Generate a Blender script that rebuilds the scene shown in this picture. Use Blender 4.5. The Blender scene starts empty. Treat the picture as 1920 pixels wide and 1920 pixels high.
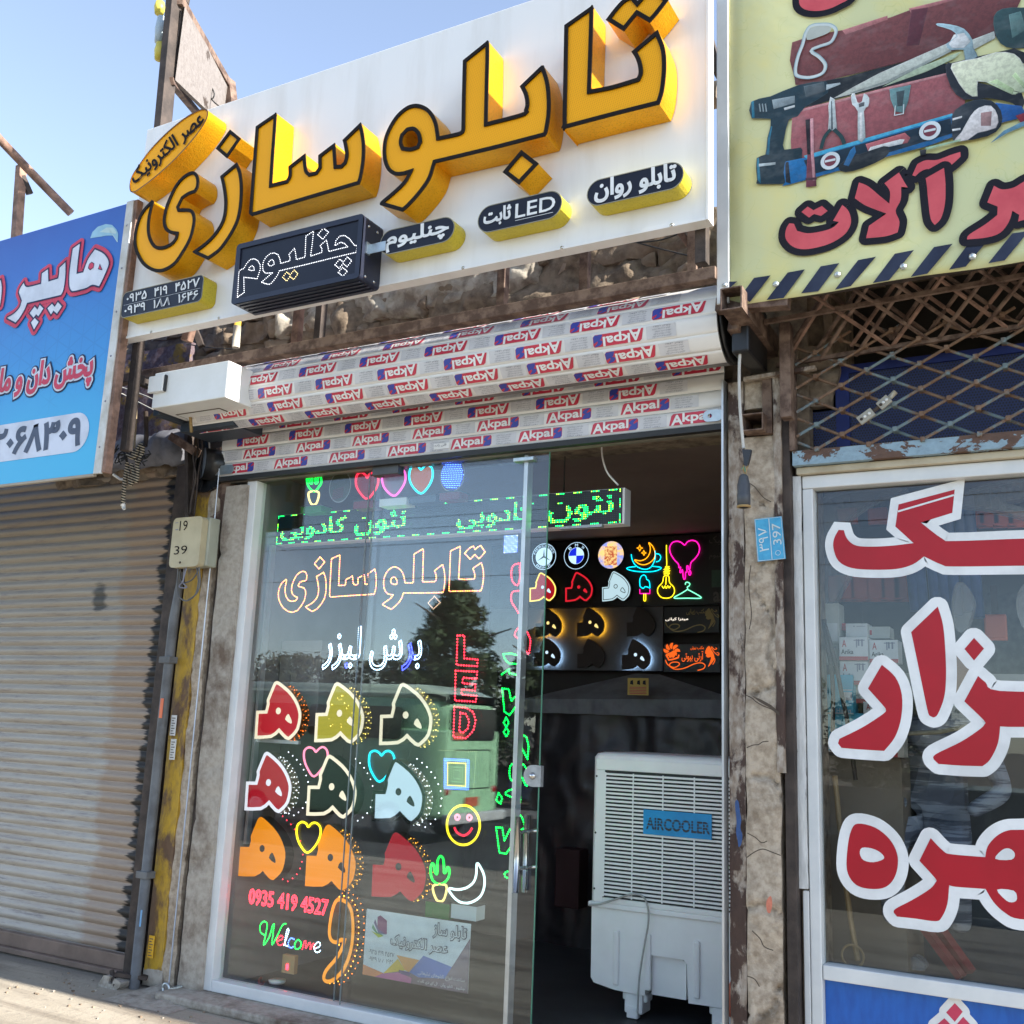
import bpy, bmesh, math, random
import numpy as np
from mathutils import Vector, Matrix, noise
from mathutils.geometry import tessellate_polygon
random.seed(7)
SC = bpy.context.scene
COL = SC.collection
# ---------------------------------------------------------------- camera, sky, sun, exposure
YAW, PIT, ROL = math.radians(29.177), math.radians(11.653), math.radians(-2.303)
CAM = np.array([0.0, -4.6, 1.55]); FOC = 1944.93
def cam_axes():
    cy, sy, cp, sp = math.cos(YAW), math.sin(YAW), math.cos(PIT), math.sin(PIT)
    f = np.array([-sy*cp, cy*cp, sp]); r = np.array([cy, sy, 0.0]); d = np.cross(f, r)
    cr, sr = math.cos(ROL), math.sin(ROL)
    return np.array([r*cr+d*sr, -r*sr+d*cr, f])
AX = cam_axes()
cam = bpy.data.cameras.new('camera'); camo = bpy.data.objects.new('camera', cam); COL.objects.link(camo)
cam.sensor_width = 36; cam.lens = 36*FOC/1920; cam.clip_end = 2000; cam.clip_start = 0.05
mw = Matrix.Identity(4)
for i in range(3):
    mw[i][0] = AX[0][i]; mw[i][1] = -AX[1][i]; mw[i][2] = -AX[2][i]; mw[i][3] = CAM[i]
camo.matrix_world = mw
SC.camera = camo
W_ = bpy.data.worlds.new('World'); SC.world = W_; W_.use_nodes = True
nt = W_.node_tree; nt.nodes.clear()
sky = nt.nodes.new('ShaderNodeTexSky'); sky.sky_type = 'NISHITA'; sky.sun_disc = False
SUN_EL, SUN_AZ = math.radians(30), math.radians(90)      # from +X (the right), nearly in the plane of the shop fronts
sky.sun_elevation = SUN_EL; sky.sun_rotation = SUN_AZ; sky.altitude = 1200; sky.air_density = 1.0; sky.dust_density = .6; sky.ozone_density = 1.4
bg = nt.nodes.new('ShaderNodeBackground'); bg.inputs[1].default_value = 0.118
ow = nt.nodes.new('ShaderNodeOutputWorld'); hs = nt.nodes.new('ShaderNodeHueSaturation'); hs.inputs['Saturation'].default_value = .80; nt.links.new(sky.outputs[0], hs.inputs['Color']); nt.links.new(hs.outputs[0], bg.inputs[0]); nt.links.new(bg.outputs[0], ow.inputs[0])
sl = bpy.data.lights.new('sun', 'SUN'); sl.energy = 4.5; sl.angle = math.radians(0.5); sl.color = (1, .95, .86)
so = bpy.data.objects.new('sun', sl); COL.objects.link(so)
sd = Vector((math.cos(SUN_EL), -0.012, math.sin(SUN_EL)))
so.rotation_euler = sd.to_track_quat('Z', 'Y').to_euler(); so.location = (20, -5, 20)
SC.view_settings.view_transform = 'Standard'; SC.view_settings.look = 'None'
SC.view_settings.gamma = 1; SC.view_settings.use_curve_mapping = False
SC.view_settings.exposure = 1.74
SC.cycles.max_bounces = 10; SC.cycles.transparent_max_bounces = 24; SC.cycles.use_denoising = True
# ---------------------------------------------------------------- photograph -> plane helpers
ZN = dict(A=(0,0,2.7429),B=(600,0,2.4615),C=(1320,0,3.2),D=(200,540,2.7429),E=(800,520,2.7429),F=(1320,500,3.2),
 G=(0,800,3.2),H=(0,1350,3.3684),I=(400,840,2.9538),J=(400,1250,2.9538),K=(350,1600,2.7429),L=(930,780,3.5553),
 N=(930,1250,2.8657),O=(1350,850,1.7944),P=(0,380,6.0),Q=(0,640,6.8577),S=(430,390,6.6207),T=(1200,560,6.857),
 U=(1500,880,3.3095),W=(1500,1400,3.693),X=(960,1000,4.5714),Y=(660,1680,8.0),Z=(0,0,1.0))
def ray(x, y): return np.array([(x-960)/FOC, (y-960)/FOC, 1.0]) @ AX
def at(x, y, Y=0.0):
    d = ray(x, y); return Vector(CAM + d*((Y-CAM[1])/d[1]))
def atx(x, y, X):
    d = ray(x, y); return Vector(CAM + d*((X-CAM[0])/d[0]))
def px(k, s):
    o = ZN[k]; return [(o[0]+float(a.split(',')[0])/o[2], o[1]+float(a.split(',')[1])/o[2]) for a in s.split()]
def pl(k, s, Y): return [at(a, b, Y) for a, b in px(k, s)]
def cr(P, n=4, closed=True):
    out = []; m = len(P)
    R = range(m if closed else m-1)
    for i in R:
        g = (lambda j: P[j % m]) if closed else (lambda j: P[min(max(j, 0), m-1)])
        a, b, c, d = g(i-1), g(i), g(i+1), g(i+2)
        for k in range(n):
            t = k/n
            out.append(0.5*((2*b)+(c-a)*t+(2*a-5*b+4*c-d)*t*t+(3*b-a-3*c+d)*t**3))
    if not closed: out.append(P[-1])
    return out
def lin(c):
    return tuple(((v/255)/12.92 if v/255 <= .04045 else (((v/255)+.055)/1.055)**2.4) for v in c)
# ---------------------------------------------------------------- materials
MATS = {}
def base(name):
    m = bpy.data.materials.new(name); m.use_nodes = True; MATS[name] = m
    return m, m.node_tree, m.node_tree.nodes['Principled BSDF']
def N(nt, t, **k):
    n = nt.nodes.new(t)
    for a, b in k.items():
        if a.startswith('i_'): n.inputs[a[2:].replace('_', ' ')].default_value = b
        else: setattr(n, a, b)
    return n
def ramp(nt, src, stops):
    r = nt.nodes.new('ShaderNodeValToRGB'); e = r.color_ramp.elements
    while len(e) < len(stops): e.new(.5)
    for i, (p, c) in enumerate(stops):
        e[i].position = p; e[i].color = (c if len(c) == 4 else (*c, 1)) if isinstance(c, tuple) else (c, c, c, 1)
    nt.links.new(src, r.inputs[0]); return r.outputs[0]
def mixc(nt, f, a, b, bt='MIX'):
    n = nt.nodes.new('ShaderNodeMix'); n.data_type = 'RGBA'; n.blend_type = bt
    for s, v in ((0, f), (6, a), (7, b)):
        if isinstance(v, (int, float)): n.inputs[s].default_value = v
        elif isinstance(v, tuple): n.inputs[s].default_value = (*v[:3], 1)
        else: nt.links.new(v, n.inputs[s])
    return n.outputs[2]
def mth(nt, op, a, b=0.0, c=None):
    n = nt.nodes.new('ShaderNodeMath'); n.operation = op
    for s, v in ((0, a), (1, b), (2, c)):
        if v is None: continue
        if isinstance(v, (int, float)): n.inputs[s].default_value = v
        else: nt.links.new(v, n.inputs[s])
    return n.outputs[0]
def pos(nt, scale=(1, 1, 1), obj=False):
    if obj: src = N(nt, 'ShaderNodeTexCoord').outputs['Object']
    else: src = N(nt, 'ShaderNodeNewGeometry').outputs['Position']
    mp = N(nt, 'ShaderNodeMapping'); mp.inputs['Scale'].default_value = scale
    nt.links.new(src, mp.inputs[0]); return mp.outputs[0]
def nz(nt, vec, sc, det=5, rough=.6, dist=0.0):
    n = N(nt, 'ShaderNodeTexNoise'); n.inputs['Scale'].default_value = sc; n.inputs['Detail'].default_value = det
    n.inputs['Roughness'].default_value = rough; n.inputs['Distortion'].default_value = dist
    nt.links.new(vec, n.inputs['Vector']); return n.outputs[0]
def bump(nt, b, h, st=.3, d=.01):
    n = N(nt, 'ShaderNodeBump'); n.inputs['Strength'].default_value = st; n.inputs['Distance'].default_value = d
    nt.links.new(h, n.inputs['Height']); nt.links.new(n.outputs[0], b.inputs['Normal'])
def M(name, col, rough=.5, metal=0.0, col2=None, sc=6.0, lo=.4, hi=.65, bp=0.0, bsc=60.0, stretch=(1, 1, 1), spec=.5, coat=0.0):
    """plain surface: two tones mixed by noise, fine relief"""
    m, nt, b = base(name)
    if name.startswith('print_') and spec == .5: spec = .18
    b.inputs['Roughness'].default_value = rough; b.inputs['Metallic'].default_value = metal
    b.inputs['Specular IOR Level'].default_value = spec; b.inputs['Coat Weight'].default_value = coat
    if col2 is None: col2 = tuple(c*.82 for c in col)
    p = pos(nt, stretch)
    f = ramp(nt, nz(nt, p, sc), [(lo, 0.0), (hi, 1.0)])
    nt.links.new(mixc(nt, f, tuple(col), tuple(col2)), b.inputs['Base Color'])
    if bp: bump(nt, b, nz(nt, p, bsc, 4), bp, .004)
    return m
def EM(name, c, s=2.0):
    m, nt, b = base(name); c = lin(c)
    b.inputs['Base Color'].default_value = (*[v*.5 for v in c], 1)
    b.inputs['Emission Color'].default_value = (*c, 1); b.inputs['Emission Strength'].default_value = s*(1.0 if name[:4] in ('led_', 'matr', 'back', 'warm', 'whit') else .45)
    return m
white_panel = M('white_acrylic', (.80, .80, .79), .25, col2=(.71, .70, .675), sc=2.2, lo=.45, hi=.75, bp=.03, bsc=3, stretch=(3.5, 1, .5))
alu = M('aluminium', (.62, .63, .64), .35, .7, bp=.05)
black_trim = M('black_vinyl', (.014, .011, .010), .6, spec=.12)
navy = M('navy_acrylic', (.010, .012, .024), .35, col2=(.008, .010, .020), spec=.3)
navy_m = M('navy_metal', (.016, .02, .04), .4, .2)
print_white = M('white_print', (.82, .82, .80), .5)
pwhite = M('white_plastic', (.76, .77, .76), .4, col2=(.70, .71, .69), sc=5, bp=.03, bsc=20)
rust = M('rusty_steel', (.085, .05, .036), .8, .1, col2=(.20, .135, .10), sc=14, lo=.42, hi=.6, bp=.4, bsc=90)
rust_pale = M('pale_rusty_steel', (.30, .18, .13), .8, .1, col2=(.12, .07, .05), sc=12, bp=.3)
rust_dark = M('dark_steel', (.035, .026, .022), .75, .2, col2=(.075, .055, .045), sc=10, bp=.4)
stone_m = M('mud_stone', (.30, .23, .165), .95, col2=(.12, .085, .058), sc=9, lo=.35, hi=.7, bp=.9, bsc=35)
stone_l = M('pale_mud_stone', (.32, .25, .18), .95, col2=(.20, .15, .10), sc=9, lo=.35, hi=.7, bp=.9, bsc=35)
mud = M('mud_mortar', (.24, .185, .13), .95, col2=(.11, .082, .058), sc=16, bp=1.0, bsc=50)
blackp = M('black_plastic', (.014, .014, .015), .35)
blackr = M('black_rubber', (.018, .018, .018), .6)
steel = M('brushed_steel', (.55, .54, .52), .25, 1.0)
zinc = M('zinc_plate', (.50, .55, .56), .35, .8, sc=25)
galv = M('galvanised_tube', (.42, .43, .44), .45, .6, col2=(.30, .31, .32), sc=20)
greyp = M('grey_conduit_paint', (.125, .13, .135), .6, col2=(.075, .075, .075), sc=8, bp=.2)
red_vinyl = M('red_vinyl', (.42, .012, .024), .35, col2=(.38, .012, .022), spec=.3)
red_print = M('red_print', (.60, .05, .07), .5)
blue_print = M('blue_print', (.03, .06, .35), .5)
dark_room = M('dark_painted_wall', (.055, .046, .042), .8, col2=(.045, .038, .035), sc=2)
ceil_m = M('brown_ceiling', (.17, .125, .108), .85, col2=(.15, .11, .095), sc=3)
leaf_d = M('dark_leaves', (.035, .055, .018), .7, col2=(.06, .085, .03), sc=1.4)
bark = M('bark', (.10, .07, .05), .9)

def m_gold(name, c1, c2, metal, rough, dots, em=0.0):
    m, nt, b = base(name)
    p = pos(nt)
    sx = N(nt, 'ShaderNodeSeparateXYZ'); nt.links.new(p, sx.inputs[0])
    x, z = sx.outputs[0], sx.outputs[2]
    if dots == 'face':      # rows of tiny pits along the skew of the sign's film
        u = mth(nt, 'SINE', mth(nt, 'MULTIPLY', mth(nt, 'ADD', x, mth(nt, 'MULTIPLY', z, .55)), 520))
        v = mth(nt, 'SINE', mth(nt, 'MULTIPLY', mth(nt, 'SUBTRACT', z, mth(nt, 'MULTIPLY', x, .15)), 440))
        d = ramp(nt, mth(nt, 'MULTIPLY', u, v), [(.45, 0.0), (.75, 1.0)])
        nt.links.new(mixc(nt, d, c1, c2), b.inputs['Base Color'])
    else:
        v = N(nt, 'ShaderNodeTexVoronoi'); v.inputs['Scale'].default_value = 110; nt.links.new(p, v.inputs['Vector'])
        d = ramp(nt, v.outputs['Distance'], [(.15, 1.0), (.4, 0.0)])
        g = ramp(nt, nz(nt, p, 7, 3), [(.35, 0.0), (.7, .6)])
        nt.links.new(mixc(nt, d, mixc(nt, g, c1, c2), tuple(q*.68 for q in c1)), b.inputs['Base Color'])
        bump(nt, b, v.outputs['Distance'], .35, .003)
    b.inputs['Metallic'].default_value = metal; b.inputs['Roughness'].default_value = rough; b.inputs['Specular IOR Level'].default_value = .2
    return m
gold_face = m_gold('gold_acrylic_face', (.92, .41, .006), (.66, .25, .003), 0, .45, 'face')
gold_side = m_gold('gold_perforated_side', (.86, .43, .014), (.68, .30, .009), .6, .34, 'side')
olive_side = m_gold('olive_gold_side', (.62, .50, .05), (.50, .40, .04), .3, .4, 'side')
mir_side = m_gold('mirror_grain_side', (.42, .36, .24), (.20, .17, .12), .6, .3, 'side')

def m_glass(name, ior, tint, rough=0.0):
    m, nt, b = base(name); nt.nodes.remove(b)
    t = N(nt, 'ShaderNodeBsdfTransparent'); t.inputs[0].default_value = (*tint, 1)
    g = N(nt, 'ShaderNodeBsdfGlossy'); g.inputs['Roughness'].default_value = rough; g.inputs[0].default_value = (.86, .93, 1, 1)
    lw = N(nt, 'ShaderNodeLayerWeight'); lw.inputs[0].default_value = .5
    f0 = ((ior-1)/(ior+1))**2
    f = mth(nt, 'ADD', mth(nt, 'MULTIPLY', mth(nt, 'POWER', lw.outputs['Facing'], 5.0), 1-f0), f0)
    mx = N(nt, 'ShaderNodeMixShader'); nt.links.new(f, mx.inputs[0]); nt.links.new(t.outputs[0], mx.inputs[1]); nt.links.new(g.outputs[0], mx.inputs[2])
    nt.links.new(mx.outputs[0], nt.nodes['Material Output'].inputs[0]); return m
glass = m_glass('reflective_window_glass', 1.58, (.965, .985, .98))
glass2 = m_glass('clear_window_glass', 1.46, (.965, .98, .975))
clear = m_glass('clear_acrylic', 1.4, (.96, .97, .97))
glass_edge = M('green_glass_edge', (.10, .28, .19), .2)
joint_m = M('silicone_joint', (.22, .25, .25), .5)

def m_slatpaint(name):
    m, nt, b = base(name)
    p = pos(nt); sx = N(nt, 'ShaderNodeSeparateXYZ'); nt.links.new(p, sx.inputs[0]); x, y, z = sx.outputs
    n1 = nz(nt, pos(nt, (.5, 1, 2.2)), 3, 6, .7); n2 = nz(nt, pos(nt, (1, 1, 14)), 5, 6, .75)
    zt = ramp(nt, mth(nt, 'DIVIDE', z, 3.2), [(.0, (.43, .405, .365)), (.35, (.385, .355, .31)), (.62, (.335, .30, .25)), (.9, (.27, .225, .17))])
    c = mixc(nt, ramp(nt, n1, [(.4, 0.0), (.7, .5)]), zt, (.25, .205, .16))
    c = mixc(nt, ramp(nt, n2, [(.52, 0.0), (.72, .75)]), c, (.13, .11, .12))
    # rust near the right guide, then the ragged band of black paint
    r = mth(nt, 'ADD', mth(nt, 'MULTIPLY', mth(nt, 'ADD', x, 5.75), 2.2), mth(nt, 'MULTIPLY', n1, .9))
    c = mixc(nt, ramp(nt, r, [(.85, 0.0), (1.5, .55)]), c, (.26, .17, .11))
    e = mth(nt, 'ADD', mth(nt, 'ADD', x, 5.235), mth(nt, 'MULTIPLY', nz(nt, pos(nt, (.4, 1, 7)), 3.0, 4, .6), .30))
    c = mixc(nt, ramp(nt, e, [(.165, 0.0), (.19, 1.0)]), c, (.018, .015, .013))
    w = N(nt, 'ShaderNodeVectorMath', operation='DISTANCE'); nt.links.new(pos(nt, (1, 0, .6)), w.inputs[0]); w.inputs[1].default_value = (-5.75, 0, 1.36)
    wet = mth(nt, 'ADD', w.outputs['Value'], mth(nt, 'MULTIPLY', n1, .2))
    c = mixc(nt, ramp(nt, wet, [(.15, 1.0), (.18, 0.0)]), c, (.085, .08, .07))
    nt.links.new(c, b.inputs['Base Color']); b.inputs['Roughness'].default_value = .6; b.inputs['Metallic'].default_value = .1
    bump(nt, b, nz(nt, p, 90, 4), .25, .003); return m
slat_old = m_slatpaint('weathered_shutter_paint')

def m_patch(name, ca, cb, sc, lo, hi, cc=None, bp=.5, stretch=(1, 1, 1), rough=.85, sc2=30, metal=0.0):
    """flaking: cb shows through ca where the noise passes a sharp threshold"""
    m, nt, b = base(name)
    p = pos(nt, stretch); n = nz(nt, p, sc, 7, .65, .2)
    f = ramp(nt, n, [(lo, 0.0), (hi, 1.0)])
    a = mixc(nt, ramp(nt, nz(nt, p, sc2, 4), [(.4, 0.0), (.7, 1.0)]), ca, cc or tuple(v*.7 for v in ca))
    nt.links.new(mixc(nt, f, a, mixc(nt, nz(nt, p, 40, 3), cb, tuple(v*.5 for v in cb))), b.inputs['Base Color'])
    b.inputs['Roughness'].default_value = rough; b.inputs['Metallic'].default_value = metal
    bump(nt, b, mth(nt, 'ADD', mth(nt, 'MULTIPLY', f, .5), nz(nt, p, 70, 5)), bp, .005); return m
plaster = m_patch('cracked_plaster', (.47, .39, .30), (.24, .175, .115), 4.5, .52, .66, (.27, .21, .15), 1.0)
plaster_g = m_patch('grey_concrete', (.38, .34, .285), (.17, .12, .085), 3.2, .50, .66, (.27, .235, .19), .7)
yellow_p = m_patch('worn_yellow_paint', (.46, .28, .022), (.16, .09, .05), 6, .46, .56, (.30, .18, .03), .6, (1, 1, .5), .5)
lintel_p = m_patch('flaking_blue_lintel', (.12, .066, .045), (.33, .47, .56), 5.0, .50, .515, (.09, .05, .035), .5, (1, 1, 1.4), .7)
angle_p = m_patch('rusty_painted_angle', (.22, .165, .12), (.075, .04, .028), 9, .5, .56, (.45, .40, .34), .6, (1, 1, .5), .7)
wood_w = m_patch('peeling_white_wood', (.66, .66, .64), (.06, .055, .05), 7, .61, .63, (.50, .50, .48), .5, (1.5, 1, .35), .6)
frame_w = M('white_painted_frame', (.66, .67, .66), .4, col2=(.58, .60, .60), sc=5, bp=.15)
frame_y = M('yellowed_frame', (.50, .44, .32), .6, col2=(.38, .32, .22), sc=6, bp=.2)
latt = m_patch('rusty_blue_lattice', (.15, .085, .05), (.20, .27, .29), 5, .50, .56, (.22, .14, .09), .4, (1, 1, 1), .7)

def m_ground(name):
    m, nt, b = base(name); p = pos(nt)
    n = nz(nt, p, 1.2, 8, .65); k = nz(nt, p, 26, 6, .7)
    c = mixc(nt, ramp(nt, n, [(.35, 0.0), (.7, 1.0)]), (.38, .33, .26), (.25, .215, .165))
    c = mixc(nt, ramp(nt, k, [(.55, 0.0), (.72, .6)]), c, (.12, .10, .085))
    st = nz(nt, pos(nt, (.22, 2.6, 1)), 1.6, 5, .6, .6)      # dark bands along the street, painted in for streaky cast shadows
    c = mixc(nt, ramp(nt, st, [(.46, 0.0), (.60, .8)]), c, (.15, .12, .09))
    sx = N(nt, 'ShaderNodeSeparateXYZ'); nt.links.new(p, sx.inputs[0])
    d = mth(nt, 'ADD', sx.outputs[1], mth(nt, 'MULTIPLY', n, .25))
    c = mixc(nt, ramp(nt, mth(nt, 'MULTIPLY', d, 1.0), [(.0, 0.0), (.12, .6)]), c, (.15, .135, .12))
    nt.links.new(c, b.inputs['Base Color']); b.inputs['Roughness'].default_value = .95
    bump(nt, b, mth(nt, 'ADD', n, mth(nt, 'MULTIPLY', k, .6)), .7, .02); return m
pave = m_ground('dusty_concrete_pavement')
asph = M('asphalt', (.060, .058, .056), .9, col2=(.045, .044, .043), sc=1.5, bp=.5, bsc=80)
dirt = M('dry_dirt', (.24, .19, .135), .95, col2=(.17, .135, .095), sc=.6, bp=.6, bsc=20)
# ---------------------------------------------------------------- mesh builder
def tagp(o, label=None, cat=None, group=None, kind=None):
    for k, v in (('label', label), ('category', cat), ('group', group), ('kind', kind)):
        if v: o[k] = v
    return o
def thing(name, label, cat, loc, group=None, rz=0.0, kind=None):
    o = bpy.data.objects.new(name, None); COL.objects.link(o); o.location = loc; o.rotation_euler.z = rz
    o.empty_display_size = .1
    return tagp(o, label, cat, group, kind)
def wloc(o):
    v = Vector((0, 0, 0))
    while o is not None:
        v += Vector(o.location); o = o.parent
    return v
def dup(root, dloc, label=None, remat=None):
    def cp(o, par):
        c = o.copy(); COL.objects.link(c); c.parent = par
        if remat and o.type == 'MESH':
            c.data = o.data.copy()
            for i, s in enumerate(c.data.materials):
                if s.name in remat: c.data.materials[i] = remat[s.name]
        for ch in KIDS.get(o.name, []): KIDS.setdefault(c.name, []).append(cp(ch, c))
        return c
    r = cp(root, root.parent); r.location = Vector(root.location)+Vector(dloc)
    if label: r['label'] = label
    if root.parent: KIDS.setdefault(root.parent.name, []).append(r)
    return r
KIDS = {}
class B:
    def __init__(s): s.v = []; s.f = []; s.m = []; s.mats = []; s.sm = []; s.col = None
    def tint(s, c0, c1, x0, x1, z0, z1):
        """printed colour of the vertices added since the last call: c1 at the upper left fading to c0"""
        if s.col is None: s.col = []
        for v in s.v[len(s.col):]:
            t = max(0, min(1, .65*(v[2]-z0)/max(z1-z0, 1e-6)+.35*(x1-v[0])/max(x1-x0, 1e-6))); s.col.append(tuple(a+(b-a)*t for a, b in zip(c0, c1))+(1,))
    def mi(s, m):
        if m not in s.mats: s.mats.append(m)
        return s.mats.index(m)
    def add(s, vs, fs, m, smooth=False):
        o = len(s.v); s.v += [tuple(v) for v in vs]; k = s.mi(m)
        for f in fs: s.f.append(tuple(i+o for i in f)); s.m.append(k); s.sm.append(smooth)
    def quad(s, a, b, c, d, m): s.add([a, b, c, d], [(0, 1, 2, 3)], m)
    def box(s, x0, x1, y0, y1, z0, z1, m):
        vs = [(x, y, z) for z in (z0, z1) for y in (y0, y1) for x in (x0, x1)]
        s.add(vs, [(0, 2, 3, 1), (4, 5, 7, 6), (0, 1, 5, 4), (2, 6, 7, 3), (0, 4, 6, 2), (1, 3, 7, 5)], m)
    def beam(s, a, b, w, h, m, up=(0, 0, 1)):
        a, b = Vector(a), Vector(b); d = (b-a).normalized(); u = Vector(up)
        if abs(d.dot(u)) > .98: u = Vector((0, 1, 0))
        r = d.cross(u).normalized(); u = r.cross(d).normalized()
        vs = [p+r*(w/2)*i+u*(h/2)*j for p in (a, b) for i, j in ((-1, -1), (1, -1), (1, 1), (-1, 1))]
        s.add(vs, [(0, 1, 2, 3), (7, 6, 5, 4), (0, 4, 5, 1), (1, 5, 6, 2), (2, 6, 7, 3), (3, 7, 4, 0)], m)
    def tube(s, P, r, m, n=8, closed=False, caps=True):
        P = [Vector(p) for p in P]; k = len(P); rings = []; up = None
        for i, p in enumerate(P):
            if closed: t = P[(i+1) % k]-P[i-1]
            else: t = P[min(i+1, k-1)]-P[max(i-1, 0)]
            if t.length < 1e-9: t = Vector((0, 0, 1))
            t.normalize()
            if up is None:
                up = Vector((0, 1, 0)) if abs(t.y) < .9 else Vector((0, 0, 1))
            a = t.cross(up)
            if a.length < 1e-4: a = t.cross(Vector((.3, .5, .8)))
            a.normalize(); up = a.cross(t).normalized()
            rr = r[i] if isinstance(r, (list, tuple)) else r
            rings.append([p+(a*math.cos(2*math.pi*j/n)+up*math.sin(2*math.pi*j/n))*rr for j in range(n)])
        vs = [q for g in rings for q in g]; fs = []
        for i in range(k if closed else k-1):
            i2 = (i+1) % k
            for j in range(n): fs.append((i*n+j, i*n+(j+1) % n, i2*n+(j+1) % n, i2*n+j))
        if caps and not closed:
            fs.append(tuple(range(n))); fs.append(tuple((k-1)*n+j for j in reversed(range(n))))
        s.add(vs, fs, m, True)
    def cyl(s, a, b, r, m, n=16, r2=None): s.tube([a, b], [r, r if r2 is None else r2], m, n); s.sm[-2:] = [False, False]
    def lathe(s, prof, c, m, n=16, axis='z'):
        vs = []; fs = []
        for (r, h) in prof:
            for j in range(n):
                a = 2*math.pi*j/n
                v = (r*math.cos(a), r*math.sin(a), h) if axis == 'z' else ((r*math.cos(a), h, r*math.sin(a)) if axis == 'y' else (h, r*math.cos(a), r*math.sin(a)))
                vs.append(Vector(c)+Vector(v))
        for i in range(len(prof)-1):
            for j in range(n): fs.append((i*n+j, i*n+(j+1) % n, (i+1)*n+(j+1) % n, (i+1)*n+j))
        s.add(vs, fs, m, True)
    def fill(s, loops, m, off=(0, 0, 0)):
        o = Vector(off); L = [[p+o for p in l] for l in loops]
        tr = tessellate_polygon(L); s.add([p for l in L for p in l], [tuple(t) for t in tr], m)
    def wall(s, loop, d, m, smooth=False):
        n = len(loop); d = Vector(d)
        s.add(list(loop)+[p+d for p in loop], [(i, (i+1) % n, n+(i+1) % n, n+i) for i in range(n)], m, smooth)
    def prism(s, loops, depth, mf, ms=None):
        s.fill(loops, mf)
        for l in loops: s.wall(l, (0, depth, 0), ms or mf)
        s.fill(loops, ms or mf, (0, depth, 0))
    def ribbon(s, loop, wi, wo, m, dy=0.0, depth=0.0, closed=True):
        O = offset(loop, wo, closed); I = offset(loop, -wi, closed); n = len(loop)
        O = [p+Vector((0, dy, 0)) for p in O]; I = [p+Vector((0, dy, 0)) for p in I]
        R = n if closed else n-1
        for i in range(R):
            j = (i+1) % n; e = Vector((0, -2.5e-5*(i % 40), 0)); s.add([O[i]+e, O[j]+e, I[j]+e, I[i]+e], [(0, 1, 2, 3)], m)
        if depth:
            s.wall(O, (0, depth, 0), m)
            s.wall(I, (0, depth, 0), m)
    def halo(s, loop, w, m, dy=0.0):
        """outline band with rounded outer corners"""
        sg = 1 if area(loop) > 0 else -1; n = len(loop); I = []; O = []
        for i, p in enumerate(loop):
            d1 = p-loop[i-1]; d2 = loop[(i+1) % n]-p
            if d1.length < 1e-6 or d2.length < 1e-6: continue
            n1 = Vector((d1.z, 0, -d1.x)).normalized()*sg; n2 = Vector((d2.z, 0, -d2.x)).normalized()*sg
            cr_ = (d1.x*d2.z-d1.z*d2.x)*sg; dt = max(-1, min(1, n1.dot(n2))); ang = math.acos(dt)
            if cr_ > 0 and ang > .25:
                k = max(2, int(ang/.3))
                for j in range(k+1):
                    q = (n1*(1-j/k)+n2*(j/k)); q = q.normalized() if q.length > 1e-4 else n1
                    I.append(p); O.append(p+q*w)
            else:
                q = n1+n2; q = n1 if q.length < .2 else q.normalized(); I.append(p); O.append(p+q*(w*min(1/max(q.dot(n1), .4), 1.8)))
        o = Vector((0, dy, 0)); k = len(I)
        for i in range(k):
            j = (i+1) % k; e = o+Vector((0, -2.5e-5*(i % 40), 0)); s.add([O[i]+e, O[j]+e, I[j]+e, I[i]+e], [(0, 1, 2, 3)], m)
    def dots(s, P, sp, r, m, closed=True, dy=0.0, alt=None):
        P = list(P)+([P[0]] if closed else []); acc = 0.0; i = 0
        for a, b in zip(P[:-1], P[1:]):
            L = (b-a).length
            if L < 1e-7: continue
            t = acc
            while t < L:
                c = a+(b-a)*(t/L)+Vector((0, dy, 0)); i += 1
                mm = m if alt is None or i % 4 else alt
                s.add([c+Vector(q)*r for q in ((1, 0, 0), (0, 0, 1), (-1, 0, 0), (0, 0, -1), (0, -1, 0))], [(0, 1, 4), (1, 2, 4), (2, 3, 4), (3, 0, 4)], mm)
                t += sp
            acc = t-L
    def obj(s, name, parent=None, label=None, cat=None, group=None, kind=None, bevel=0.0, origin=None, loc=None):
        if origin is None:
            if parent is not None: origin = wloc(parent)
            else:
                xs, ys, zs = zip(*s.v); origin = Vector(((min(xs)+max(xs))/2, (min(ys)+max(ys))/2, min(zs)))
        origin = Vector(origin)
        me = bpy.data.meshes.new(name)
        me.from_pydata([tuple(Vector(v)-origin) for v in s.v], [], s.f)
        for m in s.mats: me.materials.append(m)
        me.polygons.foreach_set('material_index', s.m); me.polygons.foreach_set('use_smooth', s.sm)
        me.update()
        if s.col:
            at_ = me.color_attributes.new('print', 'FLOAT_COLOR', 'POINT')
            for i, c in enumerate(s.col): at_.data[i].color = c
        else: me.validate()
        o = bpy.data.objects.new(name, me); COL.objects.link(o)
        if parent is not None:
            o.parent = parent; o.location = origin-wloc(parent); KIDS.setdefault(parent.name, []).append(o)
        else: o.location = origin
        if loc is not None: o.location = loc
        if bevel:
            md = o.modifiers.new('Bevel', 'BEVEL'); md.width = bevel; md.segments = 2; md.limit_method = 'ANGLE'; md.angle_limit = math.radians(40)
        return tagp(o, label, cat, group, kind)
def area(l): return sum(a.x*b.z-b.x*a.z for a, b in zip(l, l[1:]+l[:1]))
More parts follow.
